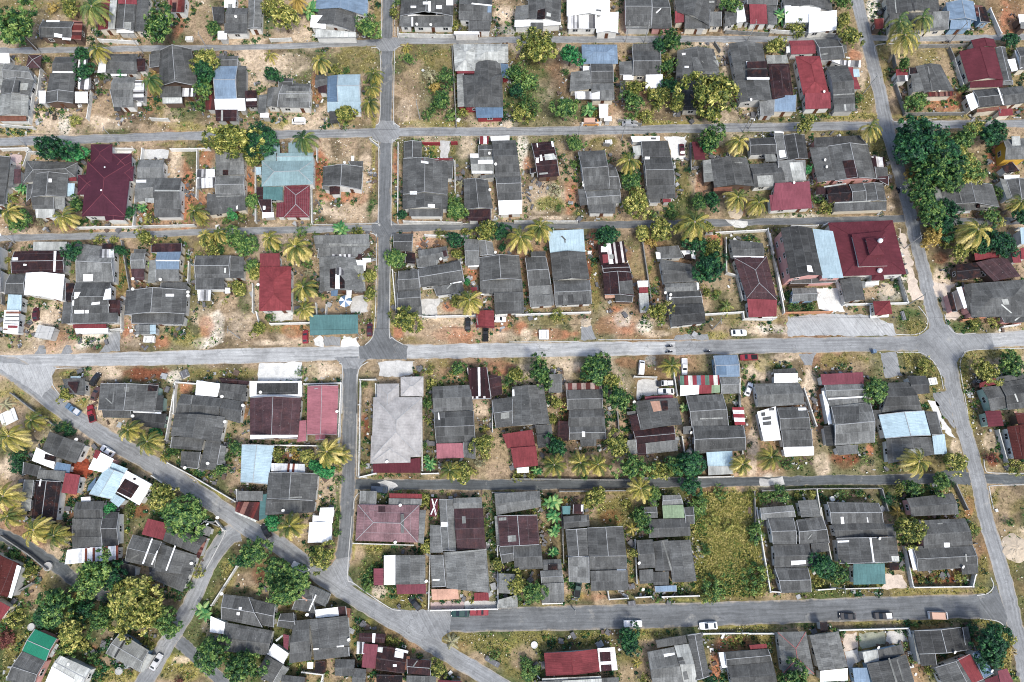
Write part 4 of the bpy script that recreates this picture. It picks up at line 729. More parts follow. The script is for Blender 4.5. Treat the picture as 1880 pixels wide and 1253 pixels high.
H('brown-roofed house right of slanting road, fourth row', 'C3:gv b2 1532 165 1752 126 1858 266 1666 302;gh bk 1384 182 1532 166 1578 270 1396 292;sb r2 1518 102 1698 94 1702 130 1530 150;sb r 1776 95 1832 80 1862 166 1804 168', wall='wall_wood')
H('red-roofed strip house at right edge, fourth row', 'C3:sb r2 1848 66 1910 60 1910 145 1862 142;B3:sb c 1840 745 1905 740 1905 860 1862 855')
H('big grey hipped house with white verandah, right edge', 'C3:hh g1 1480 318 1910 286 1910 556 1498 558;sl w 1394 346 1430 340 1468 490 1450 500;sb g0 1430 335 1486 325 1502 545 1470 500;sb g1 1680 512 1910 500 1910 596 1738 600;sl bk 1326 382 1362 380 1396 520 1366 522;k g4 1716 430 1762 428 1774 468 1732 470;k g4 1712 470 1722 466 1794 528 1786 532;k g4 1810 580 1856 546 1862 552 1816 588', wall='wall_pink')
# fifth row
H('tiny grey hut at the road fork', 'D0:gv g1 446 64 612 60 606 182 490 172;sb c 510 46 582 44 580 78 508 76;k br 490 82 566 82 550 164 490 160', cat='hut', name='hut')
H('wide dark grey house above two roadside palms', 'D0:gv g1 722 95 1144 108 1114 304 704 288 r=1.2;sb g1 736 288 946 288 946 344 742 340;sr g0 1114 180 1178 182 1168 296 1110 296;sb g0 952 308 1206 316 1176 420 950 396;k w 956 296 1160 304 1160 314 956 306;k g3 892 120 932 120 930 156 898 156;k g3 758 202 764 198 808 238 802 244;k g2 820 95 830 95 812 285 802 285;k bk 1070 95 1140 95 1130 150 1062 150;d 962 332', wall='wall_green')
H('cluster of overlapping grey roofs with white shed', 'D0:gv g1 1256 310 1620 336 1580 516 1226 470;gh g1 1304 170 1602 202 1570 330 1262 310;gh g1 1600 204 1752 226 1726 384 1578 340;sb g1 1588 96 1778 110 1766 226 1576 196;sb w 1420 76 1592 100 1562 192 1404 180;sb g1 1242 480 1476 490 1446 580 1222 560;sb g1 1310 586 1450 590 1424 710 1298 696;gv g1 1482 500 1592 512 1548 720 1430 712;sr g2 1590 540 1628 546 1602 680 1562 680;sb br 1570 50 1792 80 1786 106 1598 96;k g2 1380 180 1388 180 1368 300 1360 300;d 1602 192;d 1752 256;d 1622 374;d 1336 704;d 1500 672')
H('brown gabled house with white parapet frame', 'D1:gv b2 -44 196 326 196 302 494 -42 502 r=1.9;fl w -46 78 330 80 328 190 -46 192 h=2.7;k g0 6 94 304 90 302 174 4 176;k w -40 466 300 466 300 482 -42 494;d 38 162', wall='wall_white')
H('pink-red gabled house on the short dark road', 'D1:gv pk 370 112 592 108 580 466 364 468;sl pk 304 364 364 362 360 510 296 516;gh pk 430 106 512 104 512 166 430 168 r=.9;gv pk 428 458 500 456 496 500 428 504;d 586 300', wall='wall_white')
H('pale blue roofed long shed house by diagonal road', 'D1:gv c -102 532 132 540 84 822 -112 806 r=.8', wall='wall_wood')
H('grey house with white porch on short road corner', 'D1:gv g1 88 736 446 742 426 940 76 926;sb g1 76 930 426 936 416 1022 66 1042;sb sr 112 670 352 676 352 736 110 726;sb w 464 990 562 988 556 1056 452 1060;gv w 384 1094 546 1096 540 1238 372 1240;sb w 410 1046 556 1050 552 1098 406 1094;k g0 335 940 425 940 418 1022 330 1016;k g3 240 912 330 908 330 918 240 924;d 200 1010')
H('brown and grey lean-to with white picket front', 'D0:sb g2 1704 868 1894 872 1888 942 1700 936;sb ru 1700 946 1872 950 1862 1086 1692 1016;sr t 1872 900 1950 880 1920 1060 1866 1080;sb g4 1690 1010 1845 1080 1838 1092 1688 1026', cat='shed', name='shed')
H('large pale grey tiled hip house with red porch skirt', 'D1:hv gt 844 194 1196 194 1186 622 830 640 h=3.6;hv gt 870 98 1030 96 1030 330 868 330 h=3.4;hh gt 1040 48 1204 45 1204 186 1040 188 h=3.5;hv gt 828 470 1110 470 1110 664 822 672 h=3.45;sb m 842 678 1184 630 1182 738 844 738 h=2.6;d 944 660', wall='wall_white')
H('grey house with small pink-red front awning', 'D1:gh g1 1268 118 1542 105 1566 286 1276 300;gh g1 1278 302 1566 290 1580 516 1294 526;sb pk 1298 530 1486 526 1494 630 1300 636;sb g1 1490 520 1578 518 1576 640 1496 626;k w 1308 306 1316 306 1322 356 1312 356')
H('brown and white slatted carport roof, fifth row', 'C1:osb bw 1520 930 1662 925 1692 1146 1550 1150;osb br 1664 976 1762 986 1772 1110 1690 1130', cat='carport', name='carport')
H('dark grey house beside the double red awning', 'D2:gv g1 0 120 226 108 272 386 0 402;gh g1 -146 212 4 192 4 402 -116 416;sb g1 164 396 282 390 292 455 180 466;sb g0 176 464 278 456 272 546 186 562;k w 2 140 16 140 18 186 4 188;k g3 -80 310 -20 300 -20 345 -80 352')
H('double red awning house with white sill', 'D2:sb r2 -70 462 146 430 168 548 -32 562;sb r2 -10 562 172 548 188 686 14 702;sb w 34 704 120 696 122 735 38 740', wall='wall_white')
H('long grey house with rust-striped end, fifth row', 'D2:gh g1 388 142 650 138 652 275 396 285;sb r3 384 96 640 90 650 138 388 142;gh g1 410 282 660 275 670 402 402 406;gh g1 408 406 670 402 674 496 412 502;sb g1 490 502 606 498 606 546 494 550;k w 502 442 524 442 526 478 504 478;sl br 330 366 406 370 406 510 326 506')
H('small grey shed between trees, fifth row', 'D2:sb g2 264 34 362 30 360 160 264 166', cat='shed', name='shed')
H('grey and brown house with pink roof patch', 'D2:gv g1 880 226 1188 200 1226 390 924 432;sb p 954 192 1150 178 1168 214 960 224;sl br 842 326 900 316 930 430 868 440;gh br 868 436 1166 400 1178 516 888 532;sb g2 958 526 1188 500 1192 580 966 604;sb br 890 534 960 528 966 610 906 612;sb g1 825 300 890 294 894 318 830 324;k pe 994 226 1060 220 1076 290 1018 300;k bk 1066 220 1118 215 1122 288 1082 294;sb g3 830 505 890 500 900 600 805 610;d 876 232')
H('dark hipped grey house with silver porch sheet', 'D2:gh g1 1296 402 1668 398 1680 576 1310 602;gh g1 1248 186 1516 172 1560 400 1292 420;sb c 1394 592 1580 582 1588 690 1408 692;sb g4 1408 692 1588 690 1592 746 1412 756;sr rw 1580 270 1666 266 1678 392 1600 396;sb g2 1228 408 1286 402 1288 456 1232 462;k g3 1352 345 1515 340 1515 350 1352 355;d 1286 452', wall='wall_wood')
H('striped many-coloured canopy house by main road', 'D2:sb mc 1198 42 1486 38 1492 106 1212 110;sb w 1208 112 1344 108 1344 172 1210 186;sb r2 1344 108 1434 106 1434 166 1344 170;sb gn 1434 106 1494 104 1496 160 1434 166;gh g2 1490 46 1622 42 1638 166 1506 170', wall='wall_grey')
H('pale blue roadside shop roof', 'C2:gh bl 1446 836 1622 828 1640 986 1464 990;k bb 1470 905 1540 905 1542 974 1474 974', cat='shop', name='shop', wall='wall_blue')
H('grey house with white decked side terrace', 'D3:gh g1 100 270 312 260 346 430 128 436;gh g2 -62 98 266 92 302 246 -32 266;sb g1 128 436 346 430 362 550 148 556;sb w 80 26 250 22 256 88 84 92;C3:sb g0 72 936 234 926 246 964 80 968;D3:fl w -40 300 96 260 132 502 10 512 h=2.8;sb w 144 554 366 550 370 612 162 622;k g1 0 340 60 330 62 354 0 362;k g1 0 372 62 366 64 392 4 398;k g1 -10 305 20 302 20 328 -8 332;k g1 44 272 82 270 84 290 46 292;k w 254 270 312 270 314 288 258 290', wall='wall_white')
H('light grey house with red rear awning and white flank', 'D3:gh g2 490 262 776 228 808 520 518 542;sb p 412 32 716 16 732 96 430 106;gh g2 440 106 722 98 746 186 454 192;sb g2 456 194 750 188 776 230 482 262;sb g2 520 546 684 536 684 600 546 612;sl w 426 150 456 148 498 385 474 392;sl g0 438 402 512 396 526 540 460 546;k g1 500 262 692 258 694 380 502 386;k w 470 202 740 186 742 196 470 212', wall='wall_white')
H('grey house with large pale blue gabled centre', 'D3:gv c 834 320 1162 290 1210 470 882 492 r=1.3;gh g1 904 90 1054 86 1148 290 856 304;gh g0 1040 40 1176 40 1202 166 1074 176;sr g1 1164 296 1252 298 1294 462 1210 468;gv g1 888 494 1208 480 1236 606 904 672;sb c 1210 474 1298 462 1328 602 1236 606;sb g1 785 290 850 290 860 350 790 356;k g4 1050 570 1140 572 1150 600 1040 600')
H('dark grey house with red awnings right of slanting road', 'D3:gh g1 1700 92 1910 58 1910 270 1762 286;gh g1 1574 122 1702 110 1764 270 1642 296;sb g1 1670 52 1910 16 1910 62 1690 100;sb r2 1556 96 1676 50 1688 100 1562 126;sr m 1588 296 1712 290 1734 400 1614 410;k g4 1808 170 1820 170 1840 225 1830 228')
H('brick red roofed house at right edge, fifth row', 'D3:gv rb 1758 408 1910 384 1910 640 1812 642;sb rb 1808 312 1910 304 1910 384 1842 398;k pe 1806 298 1830 296 1834 312 1812 314', wall='wall_white')
# sixth row
H('pinkish brown hip house with patched roof', 'D1:hh pb 730 966 1176 970 1166 1240 714 1226;sr g2 1178 1005 1222 1005 1206 1252 1168 1240;sb g2 956 922 1192 926 1188 972 954 968;sb r2 958 886 1192 890 1192 926 960 920;sb g2 752 868 870 870 864 966 744 966;k b2 880 976 930 976 930 1020 880 1020;k g2 1040 1035 1064 1035 1064 1170 1042 1170;k pb 820 1005 870 1005 870 1055 820 1055;d 1040 972;d 1004 1238', wall='wall_cream')
H('small house with white, grey and red roof bands', 'E1:gv g2 1004 340 1218 338 1218 546 1006 550;sl w 920 342 1004 338 1004 552 920 554;sl p 846 436 918 434 918 556 846 556;sb p 1010 548 1222 546 1222 616 1014 620;d 1226 526', wall='wall_wood')
H('tall grey house with brown centre and peach awning', 'D1:gh g2 1420 920 1622 914 1628 990 1420 996;gv g2 1316 925 1420 930 1440 1300 1338 1300;gh b2 1424 994 1632 988 1654 1282 1446 1292;E1:gv g2 1348 318 1656 296 1682 610 1370 576;sl g2 1254 340 1346 336 1366 565 1264 570;sb pe 1262 585 1452 580 1460 656 1266 662;sb r2 1568 610 1672 606 1676 666 1570 668;sl g2 1252 120 1328 126 1342 320 1250 322;k g3 1374 322 1656 294 1656 304 1374 334;k g3 1480 60 1506 60 1510 110 1484 112;k w 1330 102 1380 102 1382 134 1330 136;k w 1270 512 1320 512 1320 522 1270 524')
H('maroon pavilion with white cross ridges', 'D1:opy m 1254 922 1312 920 1300 1052 1248 1052;D1:k w 1262 925 1270 925 1300 1040 1290 1045;k w 1300 925 1306 930 1262 1040 1254 1036', cat='pavilion', name='pavilion')
H('long grey house with dull brown middle, sixth row', 'D2:gv b2 -106 1046 182 1040 198 1256 -88 1270;gh g2 -126 888 200 866 208 984 -112 1042;E2:gh g1 14 266 208 256 224 436 18 446;gh g1 -96 276 14 266 10 380 -70 400;sl g2 -126 60 -100 56 -90 270 -110 274;E1:k g3 1745 70 1800 66 1800 88 1746 92;k g3 1810 200 1870 195 1872 240 1812 245')
H('narrow grey annexe with square hole, sixth row', 'E2:gh g2 204 452 360 446 372 540 210 542;gh g1 224 372 352 368 360 448 226 450;sb g2 210 544 372 536 376 676 214 686;k bk 258 402 328 400 328 446 258 448')
H('grey house behind a yellow tree on bottom road', 'E2:gh g2 -96 470 22 475 10 618 -96 612;sb g3 -100 660 40 622 42 715 -100 720', wall='wall_white')
H('broad grey house with green mini truck outside', 'E2:gv g1 540 142 798 130 824 346 554 348;gv g1 384 156 540 146 552 350 404 352;gh g1 368 62 552 46 558 130 374 152;sb g2 404 354 552 350 556 540 410 532;sb g1 558 350 824 346 828 444 560 448;sb g1 560 452 828 446 838 590 570 596;k w 754 440 820 440 820 454 754 454;k g2 495 55 538 52 538 100 496 102')
H('dark brown hut with white post, sixth row', 'D2:sb br 440 966 512 962 512 1036 438 1032;k w 496 968 508 968 508 1016 496 1016;osb t 362 978 420 976 418 1036 364 1036', cat='hut', name='hut')
H('grey multi-roof house with pale green roof panel', 'D2:gh g1 948 984 1040 980 1044 1062 954 1064;gh g2 1084 900 1208 896 1232 965 1080 974;sb gn 1078 974 1228 968 1246 1062 1088 1066;gh g1 1234 986 1302 980 1310 1106 1250 1108;E2:gh g1 988 80 1272 74 1284 200 984 216;gh g1 894 232 1010 226 1032 430 910 436;gv g1 1010 242 1122 226 1152 450 1030 452;gv g1 1124 236 1282 228 1328 526 1152 536;sb g1 914 446 1012 440 1022 540 918 546;sb g1 1014 460 1124 456 1128 552 1018 556;sb bl 1024 562 1182 556 1186 600 1030 606;k g3 1080 240 1090 238 1154 448 1142 452;d 912 396;d 940 586')
H('grey house with twin rear wings left of three', 'E3:gh g1 35 76 222 70 246 260 74 262;D3:gh g2 -22 990 216 970 238 1056 -10 1080;gv g2 254 940 386 930 422 1052 278 1058;E3:gh g1 242 86 428 58 482 252 262 258;sb g1 344 256 468 246 482 310 354 326;gh g1 74 264 336 256 348 420 84 430;sb g3 328 340 390 334 402 405 334 416;gh g1 84 432 326 426 352 606 134 612;k w 204 380 312 376 312 402 206 412;k g3 324 222 352 186 358 190 330 226', wall='wall_white')
H('grey house with teal front awning, sixth row', 'E3:gv g1 528 216 962 206 982 386 548 402;D3:gh g1 460 946 836 954 872 1096 490 1104;E3:gh g1 494 110 876 104 896 202 526 214;sb t 644 402 868 398 886 546 654 552;sr g2 878 114 942 116 962 216 898 216;sb bk 910 396 976 392 982 446 914 448;k w 560 64 582 64 588 114 566 116;k w 538 236 622 232 622 246 540 250;k w 768 214 782 214 804 388 792 390;k g4 925 345 980 345 982 380 930 380;k w 748 68 756 68 762 104 754 104;d 835 220', wall='wall_white')
H('grey house in walled garden by slanting road', 'E3:gh g1 1122 90 1456 74 1512 262 1160 290;D3:gh g1 1034 922 1366 884 1412 1036 1070 1052;E3:gh g1 1074 276 1512 264 1552 422 1114 458;sb g1 1420 402 1540 400 1552 470 1436 480;sl w 1046 292 1086 288 1112 446 1084 448;k w 1304 250 1344 250 1346 282 1308 284;k g4 1456 332 1466 332 1472 384 1462 386;k g3 1255 108 1296 106 1296 116 1258 118;d 1434 424')
# along the bottom edge
H('dark house under the orange tree, bottom right', 'E3:gv g0 1088 882 1426 856 1472 1022 1124 1052;sb g1 1424 856 1466 850 1510 1016 1464 1026;sb g0 1124 1052 1236 1046 1252 1130 1140 1134;sl g3 1080 900 1100 896 1140 1120 1118 1126;d 1374 1036')
H('slanted roof with red band, bottom right corner', 'E3:gv g1 1240 1146 1492 1046 1592 1232 1320 1310;sb bb 1492 1044 1550 1016 1662 1190 1592 1230;sb m 1590 1232 1682 1200 1722 1300 1620 1320;sb p 1680 1170 1748 1150 1812 1270 1722 1300;k r2 1402 1084 1490 1048 1588 1232 1510 1262;d 1640 1170', wall='wall_white')
H('grey hip roof with red ridge lines', 'E3:hv g2 redtrim 106 892 312 888 372 1196 144 1192', wall='wall_grey')
H('light-streaked grey gable with white front awning, bottom row', 'E3:gv g2 338 916 546 886 612 1142 404 1166;sb w 410 1170 608 1150 612 1240 414 1250;sb bk 410 820 462 815 470 885 420 895')
H('grey house with blue lean-to and silver panel, bottom row', 'E3:gv g1 748 1120 1032 1052 1098 1270 800 1290;sb g1 818 1022 998 980 1022 1052 838 1086;sb g4 714 1034 820 1016 836 1096 734 1116;sb bl 640 1150 742 1146 778 1270 664 1272;k g3 902 1080 914 1078 970 1250 956 1252;k g3 960 1090 970 1088 1018 1245 1008 1248;d 826 1002;d 1092 1194')
H('grey house with small red awning, bottom row', 'E2:gh g1 1526 1040 1842 1012 1872 1104 1540 1136;gh g1 1548 1138 1874 1106 1910 1300 1580 1300;sb r2 1704 986 1828 976 1836 1010 1714 1018;sl w 1486 1040 1522 1036 1548 1145 1510 1150', wall='wall_white')
H('grey house with white-painted centre roof', 'E2:gv g1 1262 912 1358 896 1422 1210 1322 1242;sb g1 1034 952 1246 914 1262 972 1044 1006;gh g4 1166 990 1272 976 1334 1260 1236 1262;gh g2 974 1036 1164 998 1236 1270 1010 1280;k g1 1190 1076 1228 1070 1236 1096 1196 1100;k g1 1196 1102 1240 1100 1246 1120 1200 1124;k g1 1228 1180 1256 1172 1272 1230 1240 1236;k w 1090 1050 1168 1040 1168 1056 1094 1072')
H('red gabled hall with broken rusty end', 'E2:gv r2 230 1042 612 1014 632 1176 244 1206;sb bw 612 1010 736 1000 760 1165 632 1176;sb g4 215 1226 640 1208 640 1225 216 1242;k w 615 1010 736 1002 738 1030 618 1036;k w 626 1106 740 1100 742 1122 628 1128', wall='wall_grey')
H('silver roof cut off by the bottom edge', 'E2:sb g4 360 1240 646 1225 650 1300 360 1300;sb g1 190 1245 360 1235 360 1300 190 1300;sb g1 648 1220 766 1216 768 1300 648 1300')
H('dark brown shack with purple-red roof panel', 'E1:gh br 880 985 1092 1022 1066 1192 862 1166;gh br 744 898 934 906 922 972 738 958;sb p 780 972 880 980 858 1156 760 1146;sb ot 1078 1062 1110 1066 1094 1168 1068 1164;k w 1006 1006 1096 1028 1092 1046 1002 1022;k w 1000 1028 1062 1036 1058 1082 996 1072;k g4 876 1000 914 1002 908 1040 874 1034;k w 838 902 860 902 854 972 836 970;k w 985 1125 1012 1125 1010 1142 985 1142;k st 726 960 782 965 778 1050 724 1050', wall='wall_wood')
H('dark brown shed with loose planks by yellow bush', 'E1:gh br 1084 1086 1262 1096 1256 1206 1088 1190;sb g1 1085 1202 1300 1210 1290 1290 1080 1290;k g3 1126 1138 1158 1096 1164 1100 1132 1144', cat='shed', name='shed')
H('grey diagonal-road house with white rear strip', 'E1:gv g1 384 800 658 774 672 992 410 1010;gh g1 274 812 386 800 398 1094 238 1118;sb g1 414 1010 668 996 674 1066 416 1096;sb w 426 732 590 712 596 776 430 792;sb br 590 710 648 706 652 772 600 774;sb ot 645 715 682 722 672 790 652 786;k w 410 1012 452 1006 452 1016 412 1022;k w 580 992 632 988 632 998 582 1002;d 670 946;d 372 766')
H('collapsed grey roof under diagonal-road trees', 'E1:gh g2 380 546 534 618 500 712 392 660;gh g1 330 580 400 560 430 760 256 730;gh g1 178 760 272 752 290 880 150 852;k w 378 736 428 622 436 626 386 742;k pe 310 620 372 660 366 672 306 632', wall='wall_grey')
H('long grey house left of two bushy trees, bottom', 'E0:gh g1 1608 620 1790 640 1890 860 1590 800;E1:gh g1 -84 640 142 692 130 860 -100 816;E0:gh g1 1622 822 1960 885 1930 1060 1604 1032;sb w 1520 776 1624 822 1610 908 1508 892;sb g2 1500 914 1780 946 1772 1040 1640 1032;k w 1718 712 1740 712 1736 734 1716 732;k w 1702 750 1726 750 1722 772 1702 770;d 1600 616', wall='wall_white')
H('grey and white sloped roofs, bottom edge of diagonal', 'E1:gv g1 74 1054 196 1126 112 1262 2 1182;sb w 130 970 238 1044 196 1122 78 1050;sl p 196 908 238 914 232 1022 198 1000;sr g3 196 1128 238 1158 150 1280 118 1262;k g4 140 950 190 912 196 920 148 962')
H('stepped grey roofs at the bottom edge', 'E1:gh g1 570 1086 712 1090 702 1212 568 1206;gh g1 700 1150 792 1160 786 1280 690 1280;gh g1 186 1200 352 1216 350 1290 180 1290;sb bk 430 1100 500 1100 500 1180 420 1190;sb bk 868 1190 1056 1202 1050 1290 866 1290;sb m 1310 1235 1480 1245 1480 1290 1310 1290;k w 370 1110 412 1110 410 1155 370 1155')
# west triangle
H('dark grey slanted house with white deck, west triangle', 'D0:gv g1 356 440 612 532 546 672 300 576;sb w 270 556 406 622 386 712 228 650;sb bb 410 660 516 680 498 742 386 722;k bk 326 600 406 622 398 660 318 640;sb g0 176 660 300 692 276 770 164 742;d 558 500', wall='wall_white')
H('black-brown long house with red side roof', 'D0:gv bk 258 790 440 800 402 1090 224 1072;sb g2 286 716 478 726 462 806 264 780;sb r 482 740 586 756 550 896 440 880;sl g3 176 786 252 790 236 920 158 912;k w 288 786 300 786 290 836 278 834;sl g3 156 915 232 925 225 1010 160 1005')
H('white corrugated roof by the diagonal road', 'D0:sb w 706 580 826 640 766 742 634 712;k r2 690 572 728 584 698 640 668 626', cat='shed', name='shed')
H('pale blue and white house with brown opening', 'D0:gv c 764 692 902 746 806 930 638 892;sb c 786 654 922 710 900 748 764 692;sb w 920 722 1102 822 1002 972 830 872;sb c 812 880 906 930 852 986 792 940;sl bb 636 830 696 770 680 850 626 872;k br 900 778 1002 832 942 922 838 872;k w 862 826 930 862 920 880 852 842;k bk 962 772 980 778 974 792 956 786', wall='wall_white')
H('grey house with silver and rust porch sheet', 'D0:gh g1 546 946 750 940 742 1066 530 1066;sb g1 528 1068 742 1068 736 1200 522 1202;E0:gh g0 744 24 858 30 856 268 736 272;sb g1 522 212 736 206 736 288 522 292;sb sr 492 296 856 270 850 372 464 406;D0:sb w 584 914 652 910 652 944 584 946;sb bk 472 1116 526 1116 522 1196 470 1192')
H('grey multi-gable house with faded red annexe', 'E0:gh g1 1214 132 1492 212 1412 332 1172 236;sb r 1070 76 1216 112 1172 230 1018 190;gh g1 956 190 1166 242 1112 432 898 382;gv g1 1150 250 1416 342 1376 480 1090 452;sb g1 1096 452 1376 452 1312 606 1074 502;sr ru 1446 200 1492 216 1432 366 1408 346;sb g2 1420 110 1522 140 1506 206 1398 176;sb g0 882 390 986 420 972 502 858 472;k w 1090 220 1100 222 1034 402 1022 400;k w 1130 306 1138 308 1096 410 1086 406;k w 1256 270 1266 272 1200 452 1190 448;k g3 940 360 1000 330 1004 338 946 368;d 1384 398;d 1570 70')
H('emerald green roofed house, bottom left', 'E0:gh em 250 870 412 940 332 1102 158 1026 r=.5;gh g1 160 1030 328 1100 240 1290 40 1240;k g0 95 1130 260 1195 256 1204 92 1138;sl g4 405 975 425 985 375 1075 350 1065')
H('lone light grey roof behind the clump of trees', 'E0:gh g3 862 896 1072 1026 1004 1182 758 1046;sr g4 1065 1045 1100 1060 1030 1185 985 1165;k g0 905 925 918 932 830 1078 818 1072')
H('silver roofed house with bright white panel, bottom left', 'E0:gh g4 432 1060 654 1160 592 1290 368 1150;sb w 382 1136 548 1232 500 1290 310 1290;k w 484 1116 502 1118 498 1134 480 1132')
H('brick red villa at the left edge, bottom', 'E0:gv rb -60 300 142 402 52 642 -60 600;sb w 142 408 172 420 82 650 60 640;sb r2 -60 630 86 712 0 812 -60 790', wall='wall_cream')
H('brown slatted rooftop at left edge, fourth row', 'C0:sb g3 -40 40 12 40 5 200 -40 200;sb g2 -40 210 20 215 10 380 -40 380')
# ------------------------------------------------------------------ ground: one sheet, its soil and grass colours stored per vertex
def vnoise(X, Y, f, seed):
    x, y = X*f+seed*17.3, Y*f+seed*9.1; xi, yi = np.floor(x).astype(np.int64), np.floor(y).astype(np.int64); u, v = x-xi, y-yi
    u = u*u*(3-2*u); v = v*v*(3-2*v)
    def hsh(a, b):
        h = (a*374761393 + b*668265263 + seed*144269) & 0x7fffffff; h = ((h ^ (h >> 13))*1274126177) & 0x7fffffff
        return ((h ^ (h >> 16)) & 0xffff)/65535.0
    return (hsh(xi, yi)*(1-u)+hsh(xi+1, yi)*u)*(1-v) + (hsh(xi, yi+1)*(1-u)+hsh(xi+1, yi+1)*u)*v
def fbm(X, Y, f, seed, o=4):
    s, a, t = 0, 1.0, 0
    for i in range(o): s = s + a*vnoise(X, Y, f*2**i, seed+i); t += a; a *= .55
    return s/t
def axis(a, b, step, far):
    n = int((b-a)/step)+1; core = list(np.linspace(a, b, n)); l = []; d = step
    lo, hi = a, b; L = []; Hh = []
    while lo > -far: d *= 1.35; lo -= d; hi += d; L.append(lo); Hh.append(hi)
    return np.array(L[::-1]+core+Hh)
GX = axis(-165, 165, .5, 2500); GY = axis(-50, 170, .5, 2500)
XX, YY = np.meshgrid(GX, GY); NXY = XX.shape
Pg = np.stack([XX.ravel(), YY.ravel(), np.zeros(XX.size)], 1)
px_ = to_px(Pg); PX = px_[:, 0].reshape(NXY); PY = px_[:, 1].reshape(NXY)
SOIL = {'t': alb(162, 141, 115, k=.86, d=.04), 's': alb(204, 184, 158, k=.86, d=.04), 'r': alb(170, 116, 86, k=.86, d=.04), 'k': alb(96, 86, 66, k=.86, d=.04), 'g': alb(74, 90, 50, k=.86, d=.04), 'o': alb(120, 112, 64, k=.86, d=.04), 'y': alb(148, 140, 76, k=.86, d=.04), 'd': alb(58, 62, 46, k=.86, d=.04), 'c': alb(168, 166, 156, k=.86, d=.04), 'w': alb(220, 210, 190, k=.8), 'b': alb(122, 72, 52, k=.86, d=.04), 'e': alb(46, 78, 46, k=.86, d=.04)}
n1 = fbm(XX, YY, .03, 3); n2 = fbm(XX, YY, .09, 11); n3 = fbm(XX, YY, .35, 23, 3); n4 = fbm(XX, YY, .22, 41, 4)
def mixto(c, w_): 
    global COLR
    COLR = COLR*(1-w_[..., None]) + np.array(c)*w_[..., None]
ss = lambda a, b, x: np.clip((x-a)/(b-a), 0, 1)**2*(3-2*np.clip((x-a)/(b-a), 0, 1))
COLR = np.ones(NXY+(3,))*np.array(SOIL['t'])
south = ss(650, 1150, PY+(n1-.5)*300)
east = ss(1250, 1600, PX+(n1-.5)*260)*.8
mixto(SOIL['o'], np.clip(.15+.6*south+.35*east, 0, .9)*ss(.35, .62, n2))
mixto(SOIL['k'], .75*ss(.46, .62, n4))
mixto(SOIL['g'], (.5+.3*south)*ss(.48, .64, fbm(XX, YY, .07, 77)))
mixto(SOIL['s'], (.6-.4*south)*ss(.56, .7, fbm(XX, YY, .06, 55)))
mixto(SOIL['r'], .3*ss(.6, .72, fbm(XX, YY, .045, 91)))
